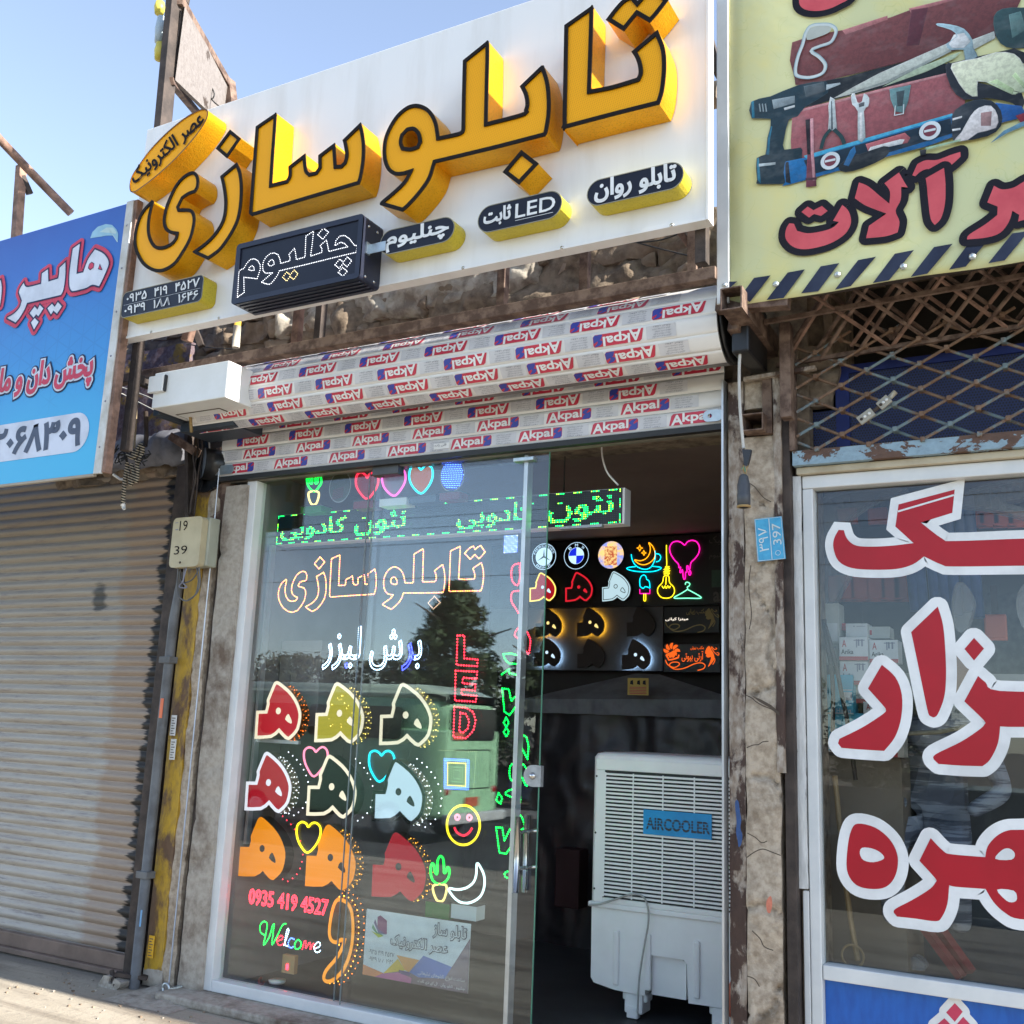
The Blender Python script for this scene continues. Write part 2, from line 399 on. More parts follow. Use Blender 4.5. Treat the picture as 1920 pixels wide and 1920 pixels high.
def offset(l, w, closed=True):
    if abs(w) < 1e-9: return [p.copy() for p in l]
    sg = 1 if (not closed or area(l) > 0) else -1; out = []; n = len(l)
    for i, p in enumerate(l):
        a = l[i-1] if (closed or i) else p; b = l[(i+1) % n] if (closed or i < n-1) else p
        d1 = (p-a); d2 = (b-p); d1.y = d2.y = 0
        if d1.length < 1e-9: d1 = d2
        if d2.length < 1e-9: d2 = d1
        if d1.length < 1e-9: out.append(p.copy()); continue
        d1 = d1.normalized(); d2 = d2.normalized()
        n1 = Vector((d1.z, 0, -d1.x)); n2 = Vector((d2.z, 0, -d2.x)); q = n1+n2
        q = n1 if q.length < .2 else q.normalized()
        k = min(1/max(q.dot(n1), .35), 2.2)
        out.append(p+q*(w*k*sg))
    return out
# ---------------------------------------------------------------- lettering
FORMS = {}
def _f(s, base, n):
    FORMS[s] = [chr(base+i) for i in range(n)]
for s_, b_, n_ in (('ا',0xFE8D,2),('آ',0xFE81,2),('ب',0xFE8F,4),('پ',0xFB56,4),('ت',0xFE95,4),('ث',0xFE99,4),('ج',0xFE9D,4),('چ',0xFB7A,4),('ح',0xFEA1,4),
    ('خ',0xFEA5,4),('د',0xFEA9,2),('ذ',0xFEAB,2),('ر',0xFEAD,2),('ز',0xFEAF,2),('ژ',0xFB8A,2),('س',0xFEB1,4),('ش',0xFEB5,4),('ص',0xFEB9,4),('ض',0xFEBD,4),
    ('ط',0xFEC1,4),('ع',0xFEC9,4),('غ',0xFECD,4),('ف',0xFED1,4),('ق',0xFED5,4),('ک',0xFB8E,4),('گ',0xFB92,4),('ل',0xFEDD,4),('م',0xFEE1,4),('ن',0xFEE5,4),
    ('و',0xFEED,2),('ه',0xFEE9,4),('ی',0xFBFC,4),('ئ',0xFE89,4)): _f(s_, b_, n_)
def shape_fa(t):
    out = []; n = len(t); i = 0
    while i < n:
        c = t[i]
        if c not in FORMS: out.append(c); i += 1; continue
        prev = i > 0 and t[i-1] in FORMS and len(FORMS[t[i-1]]) == 4
        nxt = i+1 < n and t[i+1] in FORMS
        F = FORMS[c]
        if c == 'ل' and nxt and t[i+1] == 'ا': out.append(chr(0xFEFC if prev else 0xFEFB)); i += 2; continue
        if len(F) == 2: out.append(F[1] if prev else F[0])
        else: out.append(F[3] if prev and nxt else F[1] if prev else F[2] if nxt else F[0])
        i += 1
    return ''.join(reversed(out))
_TC = {}
def textmesh(t, bold=0.0, fill=True, res=3, shear=0.0):
    key = (t, bold, fill, res, shear)
    if key in _TC: return _TC[key]
    fa = any(c in FORMS for c in t)
    cu = bpy.data.curves.new('lettering', 'FONT'); cu.body = shape_fa(t) if fa else t
    cu.offset = bold; cu.resolution_u = res; cu.shear = shear
    if not fill: cu.fill_mode = 'NONE'; 
    o = bpy.data.objects.new('lettering', cu); COL.objects.link(o)
    dg = bpy.context.evaluated_depsgraph_get(); dg.update()
    me = bpy.data.meshes.new_from_object(o.evaluated_get(dg))
    V = [Vector(v.co) for v in me.vertices]; F = [tuple(p.vertices) for p in me.polygons]; E = [tuple(e.vertices) for e in me.edges]
    bpy.data.objects.remove(o); bpy.data.curves.remove(cu); bpy.data.meshes.remove(me)
    x0 = min(v.x for v in V); x1 = max(v.x for v in V); y0 = min(v.y for v in V); y1 = max(v.y for v in V)
    V = [((v.x-x0)/(x1-x0), (v.y-y0)/(y1-y0)) for v in V]
    _TC[key] = (V, F, E, (x1-x0)/(y1-y0), y1-y0); return _TC[key]
def text(b, t, P0, P1, m, bold=0.0, slope=0.0, flip=False, shear=0.0):
    """lettering lying in a facade-parallel plane between lower-left P0 and upper-right P1"""
    V, F, E, _, fh = textmesh(t, 0.0, shear=shear)
    if bold:
        w = bold*(P1.z-P0.z)/fh
        for k, l in enumerate(text_loops(t, P0, P1, 0.0, 3)): 
            if flip: l = [Vector((P0.x+P1.x-p.x, p.y, p.z)) for p in l]
            b.ribbon(l, w, w, m, -.00015)
    vs = [(P0.x+(P1.x-P0.x)*(1-u if flip else u), P0.y+(P1.y-P0.y)*v, P0.z+(P1.z-P0.z)*v) for u, v in V]
    b.add(vs, F, m)
def textpx(b, t, k, s, Y, m, bold=0.0, **kw):
    p = px(k, s); text(b, t, at(*p[0], Y), at(*p[1], Y), m, bold, **kw)
def text_loops(t, P0, P1, bold=0.0, res=2):
    V, F, E, _, _ = textmesh(t, bold, False, res)
    adj = {}
    for a, c in E: adj.setdefault(a, []).append(c); adj.setdefault(c, []).append(a)
    seen = set(); L = []
    for s0 in adj:
        if s0 in seen: continue
        loop = [s0]; seen.add(s0); cur = s0
        while True:
            nx = [q for q in adj[cur] if q not in seen]
            if not nx: break
            cur = nx[0]; seen.add(cur); loop.append(cur)
        L.append([Vector((P0.x+(P1.x-P0.x)*V[i][0], P0.y, P0.z+(P1.z-P0.z)*V[i][1])) for i in loop])
    return L
def sm(P, n=4, lim=42):
    """smooth a traced outline but keep its sharp corners"""
    m = len(P); sh = []
    for i in range(m):
        a, b, c = P[i-1], P[i], P[(i+1) % m]; u, v = (b-a), (c-b)
        if u.length < 1e-7 or v.length < 1e-7: continue
        sh.append(u.angle(v) > math.radians(lim))
    if len(sh) != m or not any(sh): return cr(P, n)
    k0 = sh.index(True); Q = P[k0:]+P[:k0]; S = sh[k0:]+sh[:k0]; out = []; i = 0
    while i < m:
        j = i+1
        while j < m and not S[j]: j += 1
        seg = Q[i:j]+[Q[j % m]]
        out += seg[:-1] if len(seg) == 2 else cr(seg, n, False)[:-1]
        i = j
    return out
def circ(c, r, n=20, rz=None):
    rz = rz or r; return [Vector((c[0]+r*math.cos(2*math.pi*i/n), c[1], c[2]+rz*math.sin(2*math.pi*i/n))) for i in range(n)]
def relief(b, x0, x1, z0, z1, Y, amp, step, m, back=.06, seed=0.0, crack=0.0, edge=0.0, nsc=6.0):
    """rough plastered or stone face toward -Y, with closed sides"""
    nx = max(2, int((x1-x0)/step)); nzz = max(2, int((z1-z0)/step)); vs = []; fs = []
    for j in range(nzz+1):
        for i in range(nx+1):
            x = x0+(x1-x0)*i/nx; z = z0+(z1-z0)*j/nzz
            q = Vector((x*nsc, seed*7.3, z*nsc)); h = noise.fractal(q, 1.0, 2.0, 5)*amp
            if crack:
                c = abs(noise.noise(Vector((x*2.3+seed, 3.1, z*2.3))+Vector((noise.noise(q), 0, noise.noise(q*1.3)))*.25))
                if c < .03: h -= crack*(1-c/.03)
            if edge:
                e = min(i, nx-i, j, nzz-j)
                if e == 0: h -= edge*(1+noise.noise(q*2))
                ex = 0
            vs.append((x+(noise.noise(q*1.7)*edge*.8 if edge else (noise.noise(q*2)*amp*.6 if i in (0, nx) else 0)), Y-h, z+(noise.noise(q*1.9)*edge*.8 if edge else 0)))
    W1 = nx+1
    for j in range(nzz):
        for i in range(nx): fs.append((j*W1+i, j*W1+i+1, (j+1)*W1+i+1, (j+1)*W1+i))
    b.add(vs, fs, m, True)
    rim = [j*W1 for j in range(nzz, -1, -1)]+list(range(1, nx+1))+[j*W1+nx for j in range(1, nzz+1)]+[nzz*W1+i for i in range(nx-1, 0, -1)]
    L = [Vector(vs[i]) for i in rim]; n = len(L)
    b.add(L+[Vector((p.x, Y+back, p.z)) for p in L], [(i, (i+1) % n, n+(i+1) % n, n+i) for i in range(n)], m)
def rrect(x0, x1, z0, z1, Y, r, n=4):
    out = []
    for cx, cz, a0 in ((x1-r, z1-r, 0), (x0+r, z1-r, 90), (x0+r, z0+r, 180), (x1-r, z0+r, 270)):
        for i in range(n+1):
            a = math.radians(a0+90*i/n); out.append(Vector((cx+r*math.cos(a), Y, cz+r*math.sin(a))))
    return out
# ================================================================ SETTING: ground, road, room shells
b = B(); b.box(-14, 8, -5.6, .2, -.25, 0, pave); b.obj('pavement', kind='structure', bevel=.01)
b = B(); b.add([(-300, -300, -.32), (300, -300, -.32), (300, 300, -.32), (-300, 300, -.32)], [(0, 1, 2, 3)], dirt); b.obj('ground', kind='structure')
b = B(); b.add([(-120, -13.5, -.30), (120, -13.5, -.30), (120, -5.6, -.30), (-120, -5.6, -.30)], [(0, 1, 2, 3)], asph); b.obj('road', kind='structure')
# raised rough step below the glass front
b = B(); b.box(-4.60, -1.2, -.16, .30, 0, .045, plaster_g); b.obj('step', kind='structure', bevel=.012)
# low fillet of broken mortar along the bottom of the fronts
XL = at(469, 897, 0).x      # left of glass front (-4.40)
XR = at(1362, 706, 0).x     # right jamb (-1.43)
# sign shop room
floor_m = M('dark_shop_floor', (.045, .046, .05), .6, col2=(.03, .031, .034), sc=3)
b = B(); b.box(-4.9, 3.0, .10, 3.4, -.02, .03, floor_m); b.obj('shop_floor', kind='structure')
side_wall_m = M('grey_painted_wall', (.22, .21, .195), .8, col2=(.17, .16, .15), sc=2)
b = B(); b.box(-5.0, -4.46, .12, 3.4, .03, 3.09, side_wall_m); b.obj('shop_wall_left', kind='structure')
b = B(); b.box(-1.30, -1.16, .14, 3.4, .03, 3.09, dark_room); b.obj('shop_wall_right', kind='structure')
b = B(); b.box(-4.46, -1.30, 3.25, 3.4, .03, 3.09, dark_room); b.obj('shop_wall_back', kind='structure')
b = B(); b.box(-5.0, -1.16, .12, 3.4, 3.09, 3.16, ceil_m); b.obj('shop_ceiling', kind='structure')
# lintel over the glass front
b = B(); b.box(-4.60, -1.42, .03, .07, 2.958, 3.12, M('dull_lintel', (.19, .175, .145), .7, col2=(.14, .125, .10)));b.obj('door_lintel', kind='structure')
# neighbouring rooms
b = B(); b.box(-1.15, 2.6, .30, 2.4, -.02, .05, floor_m); b.obj('hardware_floor', kind='structure')
b = B(); b.box(-1.15, 2.6, 1.75, 1.85, .05, 2.8, M('hardware_back_wall', (.10, .10, .105), .8)); b.obj('hardware_wall_back', kind='structure')
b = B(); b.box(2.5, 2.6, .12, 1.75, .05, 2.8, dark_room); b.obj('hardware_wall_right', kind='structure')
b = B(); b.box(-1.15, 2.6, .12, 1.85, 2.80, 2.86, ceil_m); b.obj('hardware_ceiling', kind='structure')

# ================================================================ MAIN SIGN
YS = -0.72
sg = thing('shop_sign', 'large white board with raised golden Persian letters above the open shop', 'sign', (-3.2, YS, 3.8))
c = [at(275, 250, YS), at(228, 637, YS), at(1322, 403, YS), at(1326, 0, YS)]
zb = (c[1].z+c[2].z)/2; xl = (c[0].x+c[1].x)/2; xr = (c[2].x+c[3].x)/2; zt = at(600, 134, YS).z
b = B(); b.box(xl, xr, YS, YS+.06, zb, zt, white_panel); b.obj('panel', sg, bevel=.003)
b = B(); b.box(xr+.001, xr+.012, YS-.006, YS+.065, zb-.012, zt+.01, white_panel); b.box(xl-.01, xr, YS-.006, YS+.065, zb-.013, zb-.001, white_panel); b.obj('edge_trim', sg)
for i in range(7):
    q = B(); x = xl+.25+i*(xr-xl-.4)/6; q.lathe([(.0, -.004), (.007, -.003), (.009, 0)], (x, YS-.007, zb-.006), steel, 8, 'y'); q.obj('screw', sg)
YF = YS-.145
LET = [
 ('B', 0, ['1252,32 1130,118 1126,350 1122,582 1130,592 1350,534 1566,480 1584,425 1594,350 1596,280 1588,215 1558,141 1440,240 1458,268 1470,305 1473,340 1464,362 1350,396 1249,416 1256,200 1260,40']),
 ('B', 0, ['1322,92 1362,40 1400,0 1440,-22 1466,8 1500,-30 1540,-60 1606,0 1560,60 1522,103 1462,68 1402,142']),
 ('B', 0, ['768,195 662,280 658,440 655,600 640,612 550,632 546,600 540,568 525,532 500,502 465,485 430,483 395,497 355,532 322,582 298,640 291,700 297,750 315,788 345,808 380,808 408,800 385,840 335,888 285,930 279,945 370,972 388,970 430,930 480,870 512,818 532,752 800,688 1040,626 1050,600 1062,520 1062,440 1053,370 1032,305 1023,306 925,400 943,436 951,478 944,508 928,525 772,566 776,380 779,205',
           '378,655 384,625 404,604 430,601 450,622 457,655 448,674 420,683 386,680']),
 ('B', 0, ['930,695 1007,755 918,850 846,795']),
 ('A', 0, ['1415,586 1318,652 1300,880 1284,1098 1296,1110 1560,1030 1848,946 1862,900 1874,820 1876,745 1868,680 1856,633 1765,722 1773,757 1778,800 1770,835 1755,850 1730,852 1722,738 1640,800 1640,862 1625,884 1594,892 1577,870 1570,793 1486,858 1486,905 1474,928 1398,948 1410,760 1421,596']),
 ('A', 0, ['1219,838 1135,908 1148,968 1156,1040 1150,1110 1130,1162 1090,1217 1045,1258 998,1292 1000,1302 1070,1335 1130,1290 1182,1220 1220,1150 1238,1085 1246,1010 1246,940 1237,880']),
 ('A', 0, ['1184,669 1237,712 1167,812 1113,765']),
 ('A', 0, ['783,1030 735,1082 706,1142 691,1210 692,1270 710,1322 742,1368 792,1396 842,1395 900,1360 948,1292 985,1220 1003,1142 1000,1100 984,1078 950,1074 924,1075 920,1063 940,1022 970,1002 1004,990 1020,960 1022,918 1009,890 985,884 946,905 905,950 870,1020 848,1082 840,1140 850,1180 875,1200 906,1206 900,1228 878,1252 840,1268 803,1264 778,1228 768,1180 773,1110 791,1038']),
]
for k, _, loops in LET:
    L = [sm(pl(k, s, YF), 4) for s in loops]
    b = B()
    for l in L: b.wall(l, (0, .145-.002, 0), gold_side)
    ch = b.obj('channel_letter', sg)
    q = B(); q.fill(L, gold_face, (0, .006, 0)); q.obj('letter_face', ch)
    q = B()
    for i, l in enumerate(L):
        q.ribbon(l, *((.017, .002) if i == 0 else (.002, .017)), black_trim, -.003, .006)
    q.obj('letter_trim', ch)
# oval badge, tilted
cz, cx = (A_ := at(318, 287, YF)).z, A_.x
p1, p2 = at(*px('A', '1060,562')[0], YF), at(*px('A', '672,985')[0], YF)
def ellipse(cx, cz, a, bb, th, Y, n=40):
    return [Vector((cx+a*math.cos(t)*math.cos(th)-bb*math.sin(t)*math.sin(th), Y, cz+a*math.cos(t)*math.sin(th)+bb*math.sin(t)*math.cos(th))) for t in [2*math.pi*i/n for i in range(n)]]
E_ = cr(pl('A', '672,985 668,950 680,905 715,850 770,775 840,700 920,630 990,583 1040,562 1066,566 1070,595 1050,640 1005,705 940,780 870,850 790,920 730,965 695,988', YF), 3)
b = B(); b.wall(E_, (0, .143, 0), gold_side); ch = b.obj('channel_letter', sg)
q = B(); q.fill([E_], gold_face, (0, .003, 0)); q.ribbon(E_, .006, .001, M('brown_line', (.12, .05, .01)), -.002); q.obj('letter_face', ch)
q = B()
V, F, _, _, _ = textmesh('عصر الکترونیک', .0)
o0 = at(*px('A', '700,962')[0], YF-.004); ox = at(*px('A', '1062,640')[0], YF-.004); oy = at(*px('A', '672,905')[0], YF-.004)
q.add([o0+(ox-o0)*u+(oy-o0)*v*1.25 for u, v in V], F, black_trim)
VT = text_loops('عصر الکترونیک', Vector((0, 0, 0)), Vector((1, 0, 1)), 0.0, 3)
for l in VT: q.ribbon([o0+(ox-o0)*p.x+(oy-o0)*p.z*1.25 for p in l], .0035, .0035, black_trim, -.0004)
q.obj('letter_trim', ch)
# four dark pill boxes and the phone box
def pill(k, s, txts, side, rad, slope=True):
    a, d = px(k, s); P0, P1 = at(*a, YS-.10), at(*d, YS-.10)
    r = min((P1.z-P0.z)/2, rad)*.999
    l = rrect(P0.x, P1.x, P0.z, P1.z, YS-.10, r, 7)
    b = B(); b.wall(l, (0, .099, 0), side); ch = b.obj('light_box', sg)
    q = B(); q.fill([l], navy, (0, .001, 0)); q.obj('letter_face', ch)
    q = B()
    q.ribbon(l, .004, .0, M('thin_line', (.3, .28, .2)), -.001)
    for t, (u0, v0, u1, v1), bo in txts:
        w, h = P1.x-P0.x, P1.z-P0.z
        text(q, t, Vector((P0.x+w*u0, P0.y-.002, P0.z+h*v0)), Vector((P0.x+w*u1, P0.y-.002, P0.z+h*v1)), print_white, bo)
    q.obj('lettering', ch)
pill('B', '1230,962 1680,735', [('تابلو روان', (.09, .12, .92, .95), .035)], olive_side, 9)
pill('B', '725,1085 1120,868', [('ثابت', (.08, .22, .40, .84), .035), ('LED', (.46, .30, .92, .80), .012), ('_', (.46, .20, .90, .215), 0)], olive_side, 9)
pill('B', '273,1185 625,990', [('چنلیوم', (.09, .10, .92, .92), .038)], olive_side, 9)
pill('A', '618,1640 1052,1408', [('۰۹۳۵  ۴۱۹  ۴۵۲۷', (.06, .57, .95, .89), .02), ('۰۹۳۹  ۱۸۸  ۱۶۴۶', (.05, .12, .95, .43), .02), ('_', (.03, .488, .97, .496), 0)], olive_side, .035)

# dark LED box sign fixed in front of the board
YB = YS-.17
P0 = at(*px('S', '30,1190')[0], YB); P1 = at(*px('S', '1640,62')[0], YB)
x0 = at(*px('S', '60,800')[0], YB).x; x1 = at(*px('S', '1635,500')[0], YB).x
z0 = at(*px('S', '800,1010')[0], YB).z; z1 = at(*px('S', '800,310')[0], YB).z
z0 = (at(*px('S', '60,1195')[0], YB).z+at(*px('S', '1580,868')[0], YB).z)/2; z1 = (at(*px('S', '110,455')[0], YB).z+at(*px('S', '1640,66')[0], YB).z)/2
lb = thing('led_box_sign', 'dark navy box with a dotted outline of Persian writing fixed below the golden letters', 'sign', ((x0+x1)/2, YS, z0))
l = rrect(x0, x1, z0, z1, YB, .02, 4)
b = B(); b.wall(l, (0, .165, 0), navy_m); b.fill([l], navy, (0, .008, 0)); b.ribbon(l, .028, 0, navy_m, 0, .008); b.obj('housing', lb)
b = B()
for i in range(4): b.box(x0+.03, x1-.02, YB+.03+i*.033, YB+.042+i*.033, z0-.006, z0+.002, navy_m)
b.obj('housing_rib', lb)
wl = EM('white_led_points', (225, 228, 235), 1.0); wy = EM('warm_led_points', (240, 215, 150), 1.0)
D_ = [('100,1108 110,960 118,800 140,765 180,752 215,690 260,640 310,630 355,655 382,705 385,760 365,820 345,880 260,868 180,860 182,960 184,1050', 0), ('240,765 250,735 282,716 305,735 310,772 275,778', 0),
 ('402,920 470,860 535,805 450,810 420,780 412,720 425,660 460,605 510,565 560,558 605,580 630,640 638,688 750,655 755,625 740,575 810,500 822,560 832,640 940,608 945,480 950,350 1045,288 1030,440 1008,598 1150,550 1150,510 1128,465 1205,398 1222,470 1235,540 1350,510 1468,482 1430,440 1380,425 1310,468 1325,400 1370,350 1430,340 1490,380 1550,460 1585,468 1575,550 1300,615 1000,690 622,780 600,830 560,890 520,935 495,948 440,938', 0),
 ('482,690 500,655 530,642 552,660 556,700 520,718 490,715', 0), ('1098,330 1168,250 1232,300 1160,388', 0), ('662,860 712,795 755,830 805,770 852,818 800,888 752,850 712,908', 1),
 ('1312,705 1370,635 1415,672 1465,608 1520,655 1462,728 1412,690 1362,750', 0), ('1352,800 1405,738 1465,785 1410,848', 0)]
for s, w in D_: b = B(); b.dots(pl('S', s, YB+.006), .011, .0031, wy if w else wl); b.obj('led_outline', lb)
b = B(); b.box(x1+.0, x1+.10, YB+.06, YB+.063, (z0+z1)/2-.02, (z0+z1)/2+.03, zinc); b.box(x1+.0, x1+.012, YB+.03, YB+.06, (z0+z1)/2-.03, (z0+z1)/2+.03, zinc); b.obj('fixing_bracket', lb)
for dz in (.08, .86):
    for dy in (.05, .12):
        b = B(); b.lathe([(0, .004), (.007, .003), (.008, 0)], (x1, YB+dy, z0+(z1-z0)*dz), steel, 8, 'x'); b.obj('screw', lb)

# steel frame carrying the board
fr = thing('steel_frame', 'rusty steel beam and posts carrying the white sign board', 'frame', (-3.2, -.3, 3.6))
YBm = -.43
zbm = (at(220, 690, YBm).z+at(1310, 582, YBm).z)/2
xa, xb_ = at(222, 690, YBm).x, at(1345, 575, YBm).x
def part_beam(par, name, a, c, w, h, m, up=(0, 0, 1), bevel=.003):
    q = B(); q.beam(a, c, w, h, m, up); return q.obj(name, par, bevel=bevel)
part_beam(fr, 'beam', (xa, YBm, zbm+.035), (xb_, YBm, zbm+.035), .06, .058, rust)
for xp, w, m in ((558, .045, rust_pale), (938, .05, rust), (1300, .09, rust), (1092, .04, rust), (600, .05, rust_dark)):
    x = at(xp, 560, YBm).x; part_beam(fr, 'post', (x, YBm+.02, zbm+.03), (x, YBm+.02, zbm+.72), w, .045, m, (1, 0, 0))
part_beam(fr, 'brace', at(1256, 408, YBm), at(1300, 470, YBm), .03, .03, rust_pale)
part_beam(fr, 'brace', at(350, 640, -.55), at(372, 560, -.55), .05, .05, rust_pale)
part_beam(fr, 'brace', at(352, 585, -.2), at(378, 650, -.15), .04, .04, rust_dark)
part_beam(fr, 'post', (xl+.03, YS+.10, zbm-.5), (xl+.03, YS+.10, zt-.02), .05, .05, rust_dark, (1, 0, 0))
part_beam(fr, 'post', (xr-.05, YS+.10, zbm), (xr-.05, YS+.10, zt-.02), .05, .05, rust_dark, (1, 0, 0))
part_beam(fr, 'beam', (xl, YS+.10, zt-.06), (xr, YS+.10, zt-.06), .05, .05, rust_dark)
part_beam(fr, 'arm', (xl+.03, YS+.1, zbm-.06), (xl+.03, .1, zbm-.06), .04, .06, rust_dark)
# gas stub pipe seen below the board
gp = thing('gas_pipe_stub', 'short yellow pipe with a white sleeve behind the beam under the sign', 'pipe', tuple(at(446, 655, -.12)))
P = at(450, 560, -.12); Q = at(445, 612, -.12); R_ = at(442, 652, -.12)
b = B(); b.cyl(P+Vector((0, 0, .3)), Q, .022, M('gas_yellow', (.55, .33, .04), .5), 12); b.obj('pipe', gp)
b = B(); b.cyl(Q, R_, .024, M('cream_sleeve', (.50, .46, .38), .5), 14); b.obj('sleeve', gp)

# ================================================================ MUD STONE WALL behind the board
mw_ = thing('mud_stone_wall', 'rough brown mud and stone wall showing between the white sign and the roller shutter', 'wall', (-3, .1, 3.1))
b = B(); b.box(-9.6, -.9, .16, .55, 3.05, 4.20, mud); b.obj('core', mw_)
random.seed(11); z = 3.10
b = B(); relief(b, -6.3, -.95, 3.06, 4.17, .118, .09, .030, mud, .10, seed=77, nsc=4); b.obj('mud_coat', mw_)
while z < 4.14:
    h = random.uniform(.09, .19); x = -6.0+random.uniform(-.3, 0)
    while x < -1.0:
        w = random.uniform(.16, .45); q = B()
        if random.random() < .7:
            relief(q, x+.012, min(x+w, -.95)-.010, z+.008, z+h-.008, .100+random.uniform(-.012, .016), .075, .022, random.choice([stone_m, stone_m, stone_m, stone_l]), .12, seed=x*3+z, edge=.016, nsc=6.5, crack=.02)
            q.obj('stone', mw_)
        x += w
    z += h
cem = M('grey_cement', (.44, .40, .33), .95, col2=(.22, .18, .14), sc=10, lo=.4, hi=.6, bp=.9, bsc=40)
b = B(); relief(b, -4.4, -2.5, 3.90, 4.17, .085, .05, .02, cem, .15, seed=4, edge=.05, nsc=7, crack=.02); b.obj('plaster_cap', mw_)
b = B(); relief(b, -2.4, -1.2, 3.98, 4.18, .09, .05, .03, stone_m, .15, seed=9, edge=.03); b.obj('plaster_cap', mw_)
# mural scrap at far left, behind the gap between the two signs
b = B(); relief(b, -6.3, -5.05, 3.30, 3.95, .02, .015, .04, m_patch('flaked_painted_board', (.085, .05, .055), (.30, .18, .03), 6, .54, .60, (.16, .13, .15), .3), .04, seed=2)
b.obj('painted_board', label='dark flaking painted board with yellow marks between the blue and white signs', cat='board')
b = B(); relief(b, -6.4, -5.0, 3.12, 3.36, .0, .05, .04, M('grey_tarpaulin', (.17, .17, .19), .8, col2=(.09, .09, .10), sc=9), .04, seed=5, edge=.03)
b.obj('tarpaulin', label='grey crumpled tarpaulin above the closed shutter beside the blue sign', cat='tarpaulin')

# broken mortar fillet where the pavement meets the pillars
b = B(); nx, ny = 70, 14; vs = []
for j in range(ny+1):
    for i in range(nx+1):
        x = -4.84+.50*i/nx; y = .03-.34*j/ny; e = math.sin(math.pi*i/nx)**.5*(1-(j/ny)**1.5)
        vs.append((x, y, .002+e*(.022+.030*noise.fractal(Vector((x*9, y*9, 1.3)), 1, 2, 4))))
b.add(vs, [(j*(nx+1)+i, (j+1)*(nx+1)+i, (j+1)*(nx+1)+i+1, j*(nx+1)+i+1) for j in range(ny) for i in range(nx)], plaster_g, True); b.obj('mortar_fillet', kind='structure')
# ================================================================ NEW ROLLER SHUTTER half rolled up over the open shop
slat_w = M('white_slat_film', (.76, .75, .73), .33, col2=(.68, .66, .63), sc=5, bp=.30, bsc=16, coat=.2, stretch=(.45, 1, 1))
seam_m = M('slat_seam', (.16, .15, .14), .6)
film_grey = M('film_grey_panel', (.62, .615, .63), .35, bp=.02)
fine_ink = M('grey_ink', (.22, .22, .27), .6)
logo_blue = M('logo_blue', (.04, .06, .36), .4); logo_red = M('logo_red', (.56, .03, .065), .35)
rs = thing('roller_shutter', 'new white roller shutter still in red printed film, rolled up over the open shop', 'shutter', (-2.95, -.1, 2.98))
PIT_ = .0845
def slat_mesh(L):
    b = B(); h = PIT_; n = 6; prof = []
    for i in range(n+1):
        v = -h/2+.003+(h-.006)*i/n; prof.append((v, -.004*(1-(2*i/n-1)**2)-.001))
    prof = [(-h/2, .006)]+prof+[(h/2, .006)]
    vs = [(x, y, v) for x in (-L/2, L/2) for v, y in prof]; k = len(prof)
    b.add(vs, [(i, i+1, k+i+1, k+i) for i in range(k-1)], slat_w)
    b.sm = [True]*len(b.f)
    b.box(-L/2, L/2, .004, .012, -h/2, h/2, seam_m)
    return b
def sticker_mesh(part):
    b = B(); Y = -.0062
    def P(u, v): return Vector((u, Y, v))
    if part == 'fine':
     b.add([P(.262, -.030), P(.405, -.030), P(.405, .030), P(.262, .030)], [(0, 1, 2, 3)], film_grey)
     for i in range(5):
        text(b, ['برای نصب و راه اندازی', 'قبل از استفاده از رنگ', 'خورشید حرارت مستقیم', 'باعث چسبیدن فیلم', 'روی تیغه'][i], P(.285+.004*(i % 2), .018-.0115*i)+Vector((0, -.0006, 0)), P(.375-.006*(i % 3), .0265-.0115*i)+Vector((0, -.0006, 0)), fine_ink, .012)
     return b
    red = [P(.000, -.028), P(.245, -.028), P(.256, -.018), P(.256, .022), P(.25, .030), P(.022, .030), P(.012, .022)]
    b.fill([red], logo_red, (0, -.0004, 0))
    b.fill([[P(.205, -.026), P(.247, -.026), P(.254, -.018), P(.254, .012), P(.215, -.005)]], logo_blue, (0, -.0008, 0))
    b.fill([cr([P(.208, .010), P(.222, .024), P(.250, .028), P(.236, .014), P(.232, .004), P(.246, -.008), P(.240, -.024), P(.212, -.027), P(.226, -.014), P(.228, -.004), P(.212, .002)], 2)], logo_blue, (0, -.0012, 0))
    text(b, 'A', P(.014, -.026)+Vector((0, -.0014, 0)), P(.068, .022)+Vector((0, -.0014, 0)), print_white, .03)
    text(b, 'kpal', P(.070, -.026)+Vector((0, -.0014, 0)), P(.203, .028)+Vector((0, -.0014, 0)), print_white, .035)
    return b
ST = {}
for part, nm in (('red', 'logo_sticker'), ('fine', 'fine_print')):
    st0 = sticker_mesh(part).obj(nm, None, origin=(0, 0, 0)); ST[part] = st0.data; bpy.data.objects.remove(st0)
random.seed(3)
def put_slat(Y, Z, tilt, x0, x1, first, rot):
    xm = (x0+x1)/2; L = x1-x0
    s = slat_mesh(L).obj('slat', rs, origin=(0, 0, 0)); s.location = Vector((xm, Y, Z))-Vector(rs.location)
    s.rotation_euler = (-tilt, 0, 0)
    x = first-.4175
    while x < x1-.02:
        for part, a, c in (('red', 0, .257), ('fine', .262, .406)):
            lo, hi = (x+a, x+c) if not rot else (x+.256-c, x+.256-a)
            if lo > x0 and hi < x1:
                o = bpy.data.objects.new('logo_sticker' if part == 'red' else 'fine_print', ST[part]); COL.objects.link(o); o.parent = s; KIDS.setdefault(s.name, []).append(o)
                if rot: o.location = (x-xm+.256, 0, 0); o.rotation_euler = (0, math.pi, 0)
                else: o.location = (x-xm, 0, 0)
        x += .4175
    return s
xc0, xc1 = -4.66, -1.437
put_slat(0, 2.992+PIT_*.5, 0, xc0, xc1, -4.216, False)
